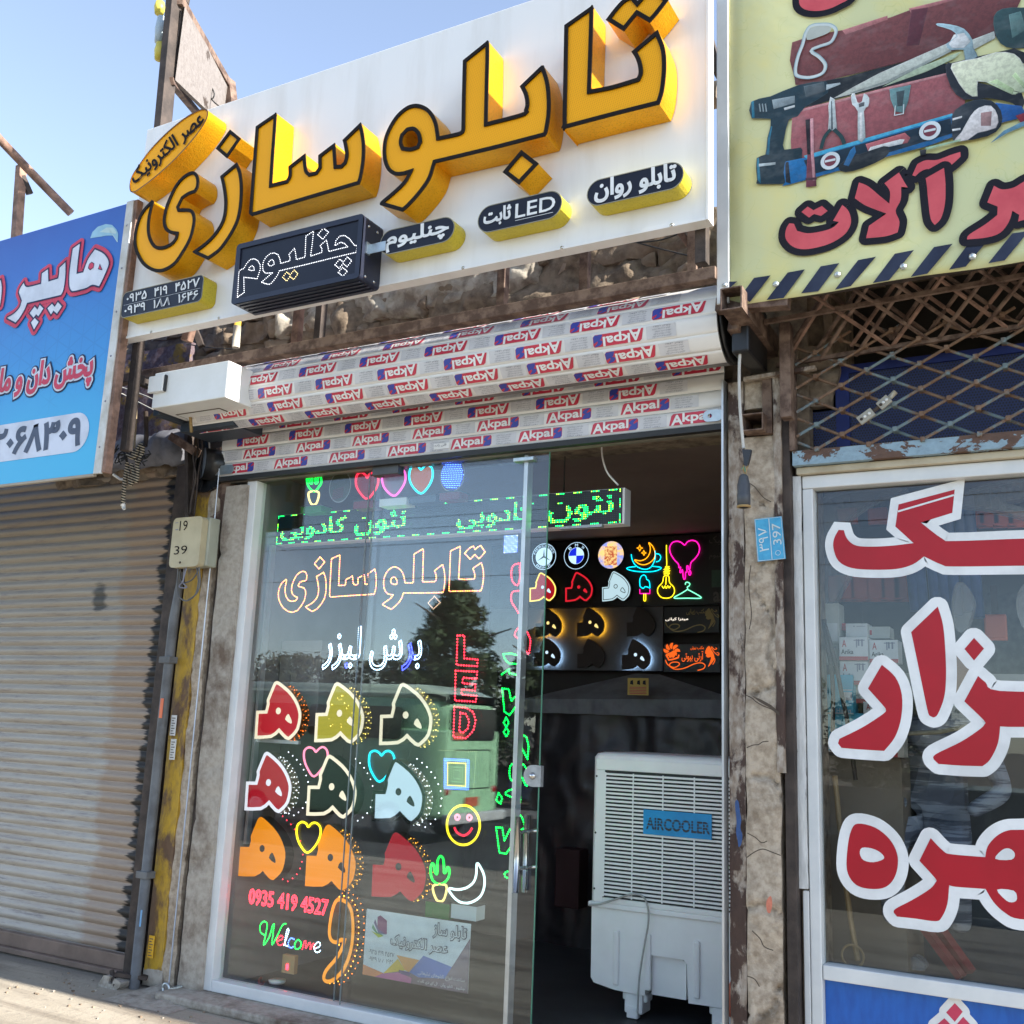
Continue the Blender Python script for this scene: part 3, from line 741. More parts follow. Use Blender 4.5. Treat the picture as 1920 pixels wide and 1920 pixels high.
put_slat(0, 2.992+PIT_*1.5, 0, xc0, xc1, -4.472, False)
put_slat(0, 2.992+PIT_*2.5, 0, xc0, xc1, -4.535, True)
put_slat(0, 2.992+PIT_*3.5, 0, xc0, xc1, -4.62, True)
put_slat(0, 2.992+PIT_*4.5, 0, xc0, xc1, -4.45, True)
RY, RZ, RR = -.19, 3.395, .19
xr0, xr1 = -4.62, -1.352
for i, fx in enumerate((-4.601, -4.411, -4.46, -4.58, -4.45, -4.53, -4.4)):
    a = math.radians(-65+25*i); put_slat(RY-RR*math.cos(a), RZ+RR*math.sin(a), a, xr0, xr1, fx+.0, True)
b = B(); b.cyl((xr0+.01, RY, RZ), (xr1-.01, RY, RZ), RR-.012, seam_m, 28); b.obj('roll_core', rs)
b = B(); b.box(xc0, xc1, -.012, .03, 2.962, 2.991, M('black_rubber_lip', (.02, .02, .02), .5)); b.obj('bottom_lip', rs)
for s_, x in ((1, xr1), (-1, xr0)):
    b = B(); b.lathe([(0, 0), (RR-.03, 0), (RR-.01, .01*s_), (RR-.03, .02*s_), (.10, .022*s_), (.06, .04*s_), (0, .04*s_)], (x, RY, RZ), blackp, 28, 'x'); b.obj('end_disc', rs)
b = B(); b.box(xr1+.05, xr1+.13, -.33, -.02, 3.21, 3.50, blackp); b.obj('side_bracket', rs, bevel=.01)
# bottom side tabs (zinc plates)
for x0, x1 in ((xc0-.05, xc0+.13), (xc1-.10, xc1+.0)):
    b = B(); l = rrect(x0, x1, 3.002, 3.060, -.02, .028, 5); b.prism([l, circ((x0+.035, -.02, 3.031), .011, 10)], .004, zinc); b.obj('lock_plate', rs)
# white sticker on bottom slat
b = B(); p0, p1 = at(813, 843, -.012), at(843, 829, -.012); b.box(p0.x, p1.x, -.012, -.011, p0.z, p1.z, print_white)
text(b, 'قلی زاده', p0+Vector((.006, -.0005, .012)), p1+Vector((-.02, -.0005, -.004)), fine_ink, .02); b.obj('name_sticker', rs)
# thin bright guide rails
gl = B(); xg = at(411, 894, -.02).x; gl.tube([at(398, 850, -.02), at(404, 849, -.02), at(410, 858, -.02), at(411, 880, -.02), (xg, -.02, 2.5), (xg, -.02, .03)], .0042, alu, 6)
gl.obj('guide_wire', label='thin bright vertical rod beside the left plaster strip of the shop', cat='rod')
gl = B(); gl.box(xc1-.004, xc1+.006, -.035, .03, .0, 3.20, alu); gl.obj('guide_rail', label='thin bright aluminium edge along the right jamb of the open shop', cat='rail')

# motor cover box at the left end of the roll
mb = thing('motor_cover', 'white boxy motor cover at the left end of the rolled shutter', 'motor box', (-4.45, -.4, 3.28))
FR = [at(289, 692, -.56), at(430, 684, -.56), at(420, 751, -.56), at(287, 760, -.56)]
xa, xb_, za, zt_ = (FR[0].x+FR[3].x)/2, (FR[1].x+FR[2].x)/2, (FR[2].z+FR[3].z)/2, (FR[0].z+FR[1].z)/2
b = B(); b.box(xa, xb_, -.56, -.20, za, zt_, pwhite); b.obj('cover', mb, bevel=.006)
b = B(); b.box(xa-.02, xa+.10, -.585, -.5605, za+.09, za+.19, pwhite); b.box(xa+.101, xa+.112, -.58, -.5605, za+.09, za+.19, blackp); b.obj('front_lug', mb, bevel=.004)
b = B(); b.box(xa+.05, xb_-.18, -.42, -.30, za-.002, za-.0005, M('dark_slit', (.10, .08, .06), .6)); b.obj('bottom_hatch', mb)
b = B(); b.box(xa+.06, xb_-.19, -.41, -.31, za-.004, za-.0022, pwhite); b.obj('bottom_flap', mb)
b = B(); b.box(xa-.05, xa-.003, -.5, -.15, za-.02, zt_-.02, M('dark_blue_steel', (.03, .04, .055), .5)); b.box(xa-.03, xa+.40, -.30, -.05, za-.07, za-.012, MATS['dark_blue_steel']); b.obj('mounting_plate', mb, bevel=.004)
b = B()
for i in range(26):       # black bristle-like gear teeth seen left of the plate
    a = math.radians(100+i*9); c0 = Vector((xa-.10, .02, 3.08)); b.beam(c0, c0+Vector((math.cos(a)*.17, 0, math.sin(a)*.17)), .03, .02, blackp)
b.obj('chain_wheel', mb)
b = B(); b.cyl((xa-.08, -.05, 3.08), (xa-.02, .05, 3.08), .10, blackp, 18); b.obj('wheel_hub', mb)
b = B(); P_ = at(395, 725, -.45); b.tube([(xa+.10, -.35, za-.003), (xa+.11, -.35, za-.05), (xa+.10, -.33, za-.09)], .010, M('brass_part', (.30, .20, .08), .5, .5), 6); b.obj('connector', mb)

# ================================================================ OLD CLOSED SHUTTER at left
sh = thing('closed_shutter', 'closed grey corrugated roller shutter with rust and ragged black paint on its right edge', 'shutter', (-7, .12, 0))
xs0, xs1 = -9.6, -5.02; hp = .0655; YSH = .12
b = B(); n = 8
vs = []
for x in (xs0, xs1):
    for i in range(n+1):
        t = i/n; vs.append((x, YSH-.017*math.sin(math.pi*min(t*1.12, 1)), hp*(t-.0)))
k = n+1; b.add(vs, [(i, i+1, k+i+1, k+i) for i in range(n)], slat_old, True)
b.add([(xs0, YSH, hp*.94), (xs1, YSH, hp*.94), (xs1, YSH+.006, hp*1.02), (xs0, YSH+.006, hp*1.02)], [(0, 1, 2, 3)], slat_old)
s0 = b.obj('slat', sh, origin=(0, 0, 0)); s0.location = Vector((0, 0, .13))-Vector(sh.location)
for i in range(1, 50):
    o = s0.copy(); COL.objects.link(o); o.parent = sh; KIDS[sh.name].append(o); o.location = Vector((random.uniform(-.004, .004), 0, .13+hp*i))-Vector(sh.location)
bar_m = M('brown_bottom_rail', (.20, .14, .11), .6, col2=(.13, .09, .07), sc=5, bp=.2)
b = B(); b.box(xs0, xs1-.02, YSH-.045, YSH+.02, .045, .128, bar_m); b.box(xs0, xs1-.02, YSH-.075, YSH+.01, .012, .044, bar_m); b.obj('bottom_rail', sh, bevel=.004)
# shutter lock lying at its foot
pk = thing('shutter_lock', 'heavy steel block padlock hanging on the foot of the closed shutter', 'lock', tuple(at(205, 1862, -.05)), rz=0)
c0 = at(205, 1848, -.10)
lk = M('worn_lock_steel', (.46, .43, .39), .45, .4, col2=(.26, .23, .19), sc=30)
u = Vector((.80, -.35, -.5)).normalized(); v = Vector((.35, .0, .6)).normalized()
b = B(); b.prism([pl('H', '612,1682 655,1612 695,1622 682,1662 704,1672 722,1632 765,1662 752,1690 698,1738', -.13)], .07, lk); b.obj('body', pk, bevel=.006)
b = B(); b.cyl(c0-u*.05+v*.055, c0+u*.06+v*.050, .014, rust_dark, 10); b.obj('shackle_bar', pk)
b = B(); b.beam(c0+v*.08, c0+v*.06+Vector((.16, .10, .0)), .05, .02, rust_dark); b.obj('hasp', pk)
# dark steel guide at its right edge
X = lambda p, q=1394, Y=0.0: at(p, q, Y).x
xg0, xg1 = X(275, 1394, .06), X(296, 1394, .0)
# ================================================================ LEFT PILLAR with conduit, yellow column and meter box
lp = thing('left_pillar', 'narrow pillar of rough concrete and rusty steel between the closed shutter and the glass front', 'pillar', (-4.75, .05, 0))
b = B(); b.box(-5.04, X(300), .0, .14, 0, 3.1, rust_dark); b.obj('shutter_guide', lp, bevel=.004)
b = B(); b.box(X(300), -4.60, .06, .40, 0, 3.5, rust_dark); b.obj('core', lp)
yw0, yw1 = X(309), X(340)
b = B(); relief(b, yw0, yw1, .09, 2.95, .02, .006, .045, yellow_p, .06, seed=1, nsc=5, edge=.003); b.obj('yellow_flange', lp)
b = B(); relief(b, yw0-.01, yw1+.01, 0, .10, .01, .02, .03, plaster_g, .06, seed=3, edge=.015); b.obj('foot_mortar', lp)
b = B(); relief(b, yw1+.002, X(361), 0, 2.98, .025, .02, .03, plaster, .06, seed=5, crack=.01, edge=.006, nsc=7); b.obj('rough_strip', lp)
b = B(); b.box(X(363), X(375), .05, .12, 0, 3.0, rust_dark); b.obj('slot', lp)
b = B(); relief(b, X(376), X(417), .03, 2.93, .0, .012, .035, plaster_g, .10, seed=8, crack=.02, edge=.006, nsc=4); b.obj('plaster_strip', lp)
b = B(); relief(b, X(340), X(376), 2.70, 3.2, .03, .02, .03, rust, .06, seed=11, edge=.01); b.obj('rusty_cap', lp)
b = B(); b.beam(at(355, 800, -.02), at(356, 1005, -.02), .06, .03, rust_dark, (1, 0, 0)); b.obj('steel_strap', lp, bevel=.003)
b = B(); b.beam(at(325, 820, -.06), at(372, 850, -.02), .09, .05, rust, (0, 0, 1)); b.obj('bracket_tube', lp, bevel=.004)
for (pp, t, col) in (((325, 1360), 'ا', (.7, .7, .68)), ((324, 1405), 'ب', (.68, .68, .64)), ((283, 1775), 'ت', (.75, .42, .03))):
    c0 = at(*pp, .005); q = B(); mm = M('sticker_paper', col, .6)
    q.box(c0.x-.022, c0.x+.022, .004, .0065, c0.z-.06, c0.z+.06, mm)
    for i in range(7): q.box(c0.x-.014, c0.x+.014-.01*(i % 2), .0025, .0035, c0.z-.05+i*.015, c0.z-.045+i*.015, M('sticker_ink', (.10, .09, .09)) if i == 0 else MATS['sticker_ink'])
    q.obj('paper_sticker', lp)
cd = thing('grey_conduit', 'grey vertical conduit pipe running beside the yellow column', 'pipe', (X(303), -.05, 0))
b = B(); xcd = X(300, 1394, -.04); b.tube([(xcd, -.04, 0.0), (xcd, -.04, 1.3), (xcd+.006, -.04, 2.1), (xcd+.02, -.04, 2.28), (xcd+.03, -.04, 2.40)], [.030, .030, .030, .024, .018], greyp, 12); b.obj('pipe', cd)
for z in (.62, 1.86):
    b = B(); b.box(xcd-.045, xcd+.045, -.078, -.01, z-.02, z+.02, greyp); b.obj('clamp', cd, bevel=.004)
b = B(); c0 = at(302, 1327, -.075); b.box(c0.x-.012, c0.x+.012, -.0735, -.071, c0.z-.06, c0.z+.055, M('orange_tape', (.75, .17, .07), .5)); b.obj('tape', cd)
b = B(); c0 = at(262, 1720, -.075); b.box(c0.x-.0, c0.x+.012, -.073, -.071, c0.z-.05, c0.z+.04, M('blue_tape', (.15, .35, .6), .5)); b.obj('tape', cd)
# meter box
mbx = thing('meter_box', 'cream metal meter box numbered 19 and 39 on the yellow column', 'meter box', tuple(at(350, 1062, -.1)))
cream = M('cream_paint', (.48, .42, .27), .5, col2=(.40, .345, .22), sc=6, bp=.15)
a, d = at(*px('G', '1012,838')[0], -.14), at(*px('G', '1218,545')[0], -.14)
x0 = at(*px('G', '1028,690')[0], -.14).x; x1 = at(*px('G', '1202,690')[0], -.14).x
z0 = at(*px('G', '1100,842')[0], -.14).z; z1 = at(*px('G', '1100,545')[0], -.14).z
l = rrect(x0, x1, z0, z1, -.14, .03, 4)
b = B(); b.prism([l], .05, cream); b.obj('lid', mbx, bevel=.003)
b = B(); b.box(x0+.008, x1+.012, -.088, .0, z0+.01, z1+.002, M('grey_green_case', (.36, .37, .29), .5, sc=5)); b.obj('case', mbx, bevel=.008)
b = B(); textpx(b, '19', 'G', '1075,625 1128,562', -.1415, black_trim, .0); b.obj('painted_number', mbx); b = B(); textpx(b, '39', 'G', '1042,768 1125,712', -.1415, black_trim, .0); b.obj('painted_number', mbx); b = B()
textpx(b, '-', 'G', '1052,580 1070,574', -.1415, fine_ink); textpx(b, '-', 'G', '1052,622 1070,614', -.1415, fine_ink); b.obj('painted_marks', mbx)
c0 = at(*px('G', '1080,815')[0], -.141); b = B(); b.lathe([(0, -.004), (.006, -.003), (.008, 0)], c0, rust_dark, 8, 'y'); b.obj('screw', mbx)
for i, s in enumerate(('1085,842 1080,900 1100,935 1150,920 1185,870 1188,842', '1105,842 1100,920 1075,960 1120,965 1090,930', '1180,842 1190,930 1170,1010 1120,1045 1080,1025 1062,980 1065,900 1070,842', '1120,842 1105,900 1095,940', '1195,842 1200,940 1180,1000 1130,1040')):
    b = B(); b.tube(cr(pl('G', s, -.085-.012*i), 5, False), .0045, fine_ink if i % 2 else MATS['grey_conduit_paint'], 6); b.obj('cable', label=['short thin cable loop directly under the cream meter box', 'crossed thin cable under the cream meter box', 'longest hanging cable loop under the cream meter box', 'straight short cable under the middle of the meter box', 'outer right cable loop under the meter box'][i], cat='cable', group='cables under the meter box')
for i, s in enumerate(('1190,30 1185,150 1165,260 1160,380 1150,520', '1205,20 1215,140 1190,280 1180,400 1165,525', '1175,40 1160,180 1175,300 1150,430 1140,525')):
    b = B(); b.tube(cr(pl('G', s, -.04-.01*i), 5, False), .006, rust_dark, 6); b.obj('cable', label=['middle dark cable dropping down the pillar to the meter box', 'right dark cable dropping down the pillar to the meter box', 'left dark cable dropping down the pillar to the meter box'][i], cat='cable', group='cables above the meter box')
# ring bolt at foot
b = B(); c0 = at(311, 1853, -.06); b.tube(circ((c0.x, -.06, c0.z), .024, 16), .008, zinc, 8, True); b.beam((c0.x+.02, -.06, c0.z), (c0.x+.06, .0, c0.z+.01), .03, .008, zinc)
b.obj('eye_bolt', label='small zinc eye plate at the foot of the thin bright rod', cat='bolt')

# ================================================================ BLUE SHOP SIGN at left
m_, nt_, bs_ = base('blue_vinyl_print')
p_ = pos(nt_); sx_ = N(nt_, 'ShaderNodeSeparateXYZ'); nt_.links.new(p_, sx_.inputs[0])
zz = mth(nt_, 'DIVIDE', mth(nt_, 'SUBTRACT', sx_.outputs[2], 2.95), 1.8)
g_ = ramp(nt_, mth(nt_, 'ADD', zz, mth(nt_, 'MULTIPLY', nz(nt_, p_, 2.2, 3), .16)), [(.1, lin((50, 172, 218))), (.45, lin((38, 138, 206))), (.8, lin((40, 102, 184))), (1.0, lin((38, 82, 166)))])
def tri(a):      # thin lattice lines of the printed triangle pattern
    q = mth(nt_, 'ADD', mth(nt_, 'MULTIPLY', sx_.outputs[0], math.cos(a)*9), mth(nt_, 'MULTIPLY', sx_.outputs[2], math.sin(a)*9))
    return mth(nt_, 'GREATER_THAN', mth(nt_, 'ABSOLUTE', mth(nt_, 'SUBTRACT', mth(nt_, 'FRACT', q), .5)), .46)
t_ = mth(nt_, 'MAXIMUM', mth(nt_, 'MAXIMUM', tri(0), tri(math.radians(60))), tri(math.radians(120)))
msk = ramp(nt_, mth(nt_, 'ADD', zz, mth(nt_, 'MULTIPLY', nz(nt_, p_, 2.5, 2), .5)), [(.45, 0.0), (.6, .16), (.85, .10), (1.0, .05)])
nt_.links.new(mixc(nt_, mth(nt_, 'MULTIPLY', t_, msk), g_, lin((20, 80, 150))), bs_.inputs['Base Color']); bs_.inputs['Roughness'].default_value = .45
YL = -.76
bsn = thing('blue_shop_sign', 'blue printed sign with large Persian letters and a phone number above the closed shutter', 'sign', (-6.8, YL, 2.9))
xbr = (at(242, 382, YL).x+at(172, 888, YL).x)/2; zbb = at(172, 888, YL).z; ztt = at(242, 381, YL).z
b = B(); b.box(-9.2, xbr, YL, YL+.02, zbb, ztt, m_); b.obj('printed_face', bsn)
b = B(); b.box(xbr+.001, xbr+.062, YL-.006, YL+.012, zbb-.004, ztt+.01, M('white_strip', (.60, .60, .58), .5, col2=(.45, .43, .38), sc=9)); b.box(xbr+.063, xbr+.09, YL-.0, YL+.05, zbb-.0, ztt+.01, rust_pale); b.box(-9.2, xbr, YL-.003, YL+.022, zbb-.016, zbb-.001, M('dusty_edge', (.40, .35, .28), .8)); b.obj('frame', bsn, bevel=.002)
for q0 in range(6):
    z = zbb+.15+q0*(ztt-zbb-.3)/5; b = B(); b.lathe([(0, -.003), (.006, -.002), (.007, 0)], (xbr+.03, YL-.006, z), fine_ink, 8, 'y'); b.obj('screw', bsn)
wl_ = M('print_light_grey', lin((212, 218, 230)), .5)
rose = M('print_rose', lin((205, 72, 98)), .5); inkn = M('print_navy_line', lin((44, 50, 82)), .5)
WORD = [['910,450 818,515 800,640 782,780 778,900 785,960 800,990 822,1003 900,988 980,965 1042,932 1120,950 1170,850 1225,720 1230,660 1200,600 1150,555 1072,520 1000,620 965,700 938,780 870,795 885,640', '1000,735 1012,695 1035,675 1060,690 1055,730 1020,755', '1128,702 1112,745 1150,755'],
        ['745,660 668,732 664,800 655,850 552,882 548,740 470,795 463,910 320,945 285,925 275,890 225,965 212,1015 245,1105 220,1180 160,1245 85,1290 80,1305 180,1358 225,1300 280,1210 310,1135 690,1045 715,1000 735,900 745,780'],
        ['395,1160 330,1245 380,1305 410,1265 435,1290 498,1190 452,1140 425,1195', '395,1290 345,1350 385,1440 445,1340', '590,1130 530,1190 575,1270 605,1225 645,1260 706,1165 655,1110 620,1165'],
        ['15,860 -30,900 -40,1170 5,1165 22,1060 28,950']]
b3 = B()
for gset in WORD:
    for i, s in enumerate(gset):
        l = sm(pl('P', s, YL-.004-.0003*len(KIDS[bsn.name]) % .003), 3); b = B(); b2 = B()
        hole = gset is WORD[0] and i > 0
        if hole: b3.fill([l], rose, (0, -.0030, 0)); b3.ribbon(l, .001, .004, inkn, -.0034)
        else:
            b.fill([l], wl_, (0, -.002, 0)); b2.halo(l, .030, rose, 0); b2.ribbon(l, .004, .006, inkn, -.0026); b.obj('letter_fill', bsn); b2.obj('letter_outline', bsn)
b3.obj('letter_counter', bsn)
b = B(); P1 = at(*px('Q', '1222,165')[0], YL); P0 = at(*px('Q', '0,690')[0], YL); wv = P1.x-P0.x
zc0 = at(*px('Q', '800,600')[0], YL).z; P1.z = at(*px('Q', '1100,150')[0], YL).z; P0 = Vector((P1.x-wv*1.50, YL, zc0-.015))
P1.z += .0
for bo, m__, dy in ((.135, inkn, -.002), (.088, wl_, -.0045), (.034, rose, -.007)):
    text(b, 'پخش دان و ملزومات', P0+Vector((0, dy, 0)), P1+Vector((0, dy, 0)), m__, bo)
b.obj('small_lettering', bsn)
pz0, pz1 = at(*px('Q', '400,1500')[0], YL).z, at(*px('Q', '1000,915')[0], YL).z
pz0 = (pz0+at(*px('Q', '950,1425')[0], YL).z)/2; pz1 = (at(*px('Q', '0,1085')[0], YL).z+pz1)/2
xpr = at(*px('Q', '1152,1100')[0], YL).x
b = B(); l = rrect(-8.4, xpr, pz0, pz1, YL-.002, (pz1-pz0)/2*.98, 8); b.fill([l], M('print_pale_grey', lin((208, 214, 228)), .5))
q1 = at(*px('Q', '1035,1180')[0], YL).x; q0 = at(*px('Q', '0,1250')[0], YL).x; hgt = pz1-pz0
text(b, '۰۹۱۲۰۶۸۳۰۹', Vector((q1-(q1-q0)*1.42, YL-.003, pz0+hgt*.18)), Vector((q1, YL-.003, pz0+hgt*.84)), M('print_slate', lin((82, 92, 112)), .5), .045)
b.obj('phone_panel', bsn)
b = B(); fe = M('feather_print', lin((150, 195, 215)), .5); fe2 = M('feather_light', lin((190, 215, 215)), .5)
for s, m__ in (('1015,400 1040,330 1100,270 1190,240 1260,250 1310,300 1330,350 1325,440 1300,400 1270,370 1200,370 1120,385', fe), ('1120,330 1200,280 1270,280 1310,330 1300,350 1240,340', fe2), ('1200,262 1320,430 1326,440 1318,445', fe2)):
    b.fill([pl('P', s, YL-.002-.0006*(m__ is fe2))], m__)
b.obj('feather_print', bsn)

# ================================================================ SIGN FRAMES against the sky at left
rf_ = thing('rusty_pipe_frame', 'bare rusty pipe frame rising behind the blue sign against the sky', 'frame', tuple(at(30, 440, -.3)))
b = B(); b.tube([at(-40, 215, -.75), at(0, 262, -.7), at(60, 325, -.45), at(133, 400, -.2)], .030, rust_pale, 10); b.obj('pipe', rf_)
b = B(); b.beam(at(30, 460, -.45), at(40, 312, -.45), .055, .05, rust_pale, (1, 0, 0)); b.obj('post', rf_)
b = B(); b.beam(at(41, 330, -.45), at(56, 364, -.38), .03, .04, rust_dark); b.obj('stub', rf_)
tf = thing('tall_sign_frame', 'tall rusty projecting sign frame with a peeling white back panel above the white board', 'frame', tuple(at(305, 250, -.3)))
b = B(); b.beam(at(303, 262, -.60), at(330, -30, -.60), .09, .06, rust_dark, (1, 0, 0)); b.obj('post', tf, bevel=.004)
pan = m_patch('peeling_white_panel', (.20, .178, .168), (.06, .04, .03), 3.6, .58, .62, (.15, .13, .12), .6)
A1, A2, A3, A4 = at(340, 15, -.58), at(424, 160, .25), at(417, 203, .25), at(322, 152, -.58)
b = B(); v4 = [A1, A2, A3+Vector((0, 0, -.15)), A4]; b.add(v4+[p+Vector((.03, 0, 0)) for p in v4], [(0, 1, 2, 3), (7, 6, 5, 4), (0, 4, 5, 1), (3, 2, 6, 7), (1, 5, 6, 2)], pan); b.obj('back_panel', tf)
for nm, p, q, w in (('rail', at(336, 0, -.60), A2+Vector((.02, 0, .0)), .06), ('rail', at(320, 152, -.60), at(378, 222, .2), .05), ('post', at(430, 152, .26), at(440, 240, .26), .07), ('stile', at(360, 62, -.2), at(347, 178, -.2), .035)):
    b = B(); b.beam(p, q, w, w*.8, MATS['peeling_white_panel'] if nm == 'stile' else rust, (1, 0, 0)); b.obj(nm, tf, bevel=.003)
b = B(); b.tube([at(340, 5, -.4), at(345, -20, -.4)], .05, rust_dark, 8); b.obj('bracket', tf)
b = B(); b.tube(cr([at(331, 120, -.43), at(336, 95, -.43), at(333, 130, -.43), at(338, 140, -.43), at(330, 108, -.43)], 4, False), .004, blackr, 5); b.obj('loose_wire', tf)
for i, s in enumerate(('390,175 400,190 412,200', '345,165 352,180 358,190', '378,168 384,185 380,195', '352,70 357,88 350,104 356,120', '395,160 402,176 398,186', '366,110 372,124 369,140')):
    b = B(); b.tube(cr([at(*p, -.02) for p in px('Z', s)], 4, False), .005, blackr, 5); b.obj('loose_wire', tf)
# small lamps half hidden behind the tall frame
yl = thing('projecting_lamps', 'small yellow and grey round lamps stacked on the far side of the tall frame', 'lamp', tuple(at(299, 100, -.35)))
M('pale_blue_enamel', (.42, .50, .55), .4); M('yellow_enamel', (.62, .52, .08), .4)
for y0_, y1_, mm in ((26, 4, 'yellow_enamel'), (80, 34, 'pale_blue_enamel'), (112, 82, 'yellow_enamel')):
    a, d = at(298, y0_, -.54), at(302, y1_, -.54); b = B(); b.lathe([(0, 0), (.028, 0), (.036, (d.z-a.z)*.5), (.028, d.z-a.z), (0, d.z-a.z)], a, MATS[mm], 12); b.obj('lamp_body', yl)
# ================================================================ YELLOW TOOL BANNER at right
YR = -.43
m_, nt_, bs_ = base('yellow_banner_vinyl')
p_ = pos(nt_)
c_ = mixc(nt_, ramp(nt_, nz(nt_, p_, 3.5, 4, .6, .4), [(.45, 0.0), (.75, .6)]), lin((204, 206, 156)), lin((222, 208, 120)))
w_ = ramp(nt_, nz(nt_, p_, 7, 2, .4, 1.2), [(.492, 0.0), (.499, .35), (.506, 0.0)])
nt_.links.new(mixc(nt_, w_, c_, lin((170, 180, 110))), bs_.inputs['Base Color']); bs_.inputs['Roughness'].default_value = .5
bump(nt_, bs_, nz(nt_, p_, 5, 3), .25, .01)
bn = thing('tool_banner', 'yellow hardware banner with printed hand tools, red Persian letters and black hazard stripes', 'banner', (0, YR, 3.4))
xbl = at(1368, 300, YR).x; xfl = at(1345, 300, YR).x; zbn = at(1900, 491, YR).z
b = B(); nx, nzq = 90, 40; vs = []
for j in range(nzq+1):
    for i in range(nx+1):
        x = xbl+(5.0-xbl)*i/nx; z = zbn+(5.2-zbn)*j/nzq
        if j == 0: z += .004*math.sin(x*9)+(.0 if i else .03)
        vs.append((x, YR-.004*math.sin(x*7+z*2)-.003*math.sin(z*11+x*3)*max(0, 1-j/12), z))
b.add(vs, [(j*(nx+1)+i, j*(nx+1)+i+1, (j+1)*(nx+1)+i+1, (j+1)*(nx+1)+i) for j in range(nzq) for i in range(nx)], m_, True)
bo = b.obj('banner_cloth', bn); sm_ = bo.modifiers.new('Solidify', 'SOLIDIFY'); sm_.thickness = .003; sm_.offset = 1
b = B(); b.box(xfl, xbl-.001, YR-.012, YR+.05, zbn+.02, 5.2, M('white_fold', (.70, .71, .70), .45, sc=3)); b.obj('side_fold', bn, bevel=.004)
b = B(); b.box(xfl-.03, 5.0, YR+.06, YR+.10, zbn+.03, zbn+.08, rust_dark); b.box(xfl+.02, xfl+.06, YR+.06, YR+.10, zbn, 5.2, rust_dark); b.obj('frame', bn, bevel=.003)
YP = YR-.012
coral = M('print_coral', lin((205, 92, 100)), .5, col2=lin((190, 78, 88))); ink = M('print_ink', lin((30, 28, 36)), .5); hz = M('print_hazard_navy', lin((40, 46, 66)), .55, col2=lin((56, 64, 84)), sc=5)
LR = ['490,1430 493,1375 513,1340 540,1343 558,1385 620,1400 700,1390 770,1368 810,1332 775,1325 830,1230 868,1268 882,1335 850,1400 780,1450 700,1480 600,1496 530,1478',
 '585,1272 622,1240 657,1262 708,1236 742,1266 702,1296 660,1284 630,1306',
 '905,1190 930,1095 985,1118 1060,1180 1112,1222 1116,1150 1083,1100 1170,1035 1195,1080 1222,1125 1183,1122 1180,1200 1150,1265 1173,1330 1162,1395 1090,1418 973,1430 990,1355 1095,1282 1010,1250 960,1228',
 '1330,1070 1440,1008 1449,1100 1446,1220 1422,1310 1385,1350 1360,1312 1345,1200 1338,1120', '1250,1052 1280,985 1330,962 1400,960 1480,930 1538,912 1540,940 1470,1000 1400,1020 1340,1015 1300,1030 1268,1058',
 '1700,1215 1740,1115 1790,1137 1860,1125 1920,1090 1990,1060 2100,1000 2180,1300 1990,1330 1925,1320 1885,1330 1892,1290 1850,1265 1830,1330 1780,1395 1700,1425 1578,1437 1592,1408 1690,1345 1760,1290 1762,1240',
 '575,-90 570,0 582,40 622,62 690,66 760,50 820,22 870,-8 930,-90']
for ii_, s in enumerate(LR):
    l = sm(pl('C', s, YP-.0012*(ii_ % 2)), 4); b = B(); b2 = B(); b.fill([l], coral, (0, -.001, 0)); b2.halo(l, .030, ink)
    b.obj('letter_fill', bn); b2.obj('letter_outline', bn)
for s in ('150,1690 200,1688 150,1732', '300,1667 400,1652 275,1812 215,1783', '502,1635 605,1616 478,1788 375,1800', '700,1598 812,1578 685,1748 583,1760', '925,1560 1032,1540 880,1717 785,1738', '1145,1522 1260,1500 1110,1682 1013,1698', '1380,1482 1492,1462 1340,1642 1240,1662', '1595,1450 1705,1440 1570,1600 1470,1618', '1850,1400 1950,1385 1805,1562 1705,1580', '2060,1370 2160,1350 2030,1530 1930,1545'):
    b = B(); b.fill([pl('C', s, YP+.001)], hz); b.obj('hazard_stripe', bn)
for s in ('430,1705', '800,1648', '1195,1600', '1610,1540'):
    c0 = at(*px('C', s)[0], YP-.001); b = B(); b.lathe([(0, -.010), (.008, -.009), (.013, -.004), (.014, 0)], c0, zinc, 12, 'y'); b.obj('washer_screw', bn)
c0 = at(*px('C', '122,1710')[0], YR-.013); b = B(); b.lathe([(0, -.008), (.008, -.006), (.012, 0)], c0, zinc, 12, 'y'); b.obj('washer_screw', bn)
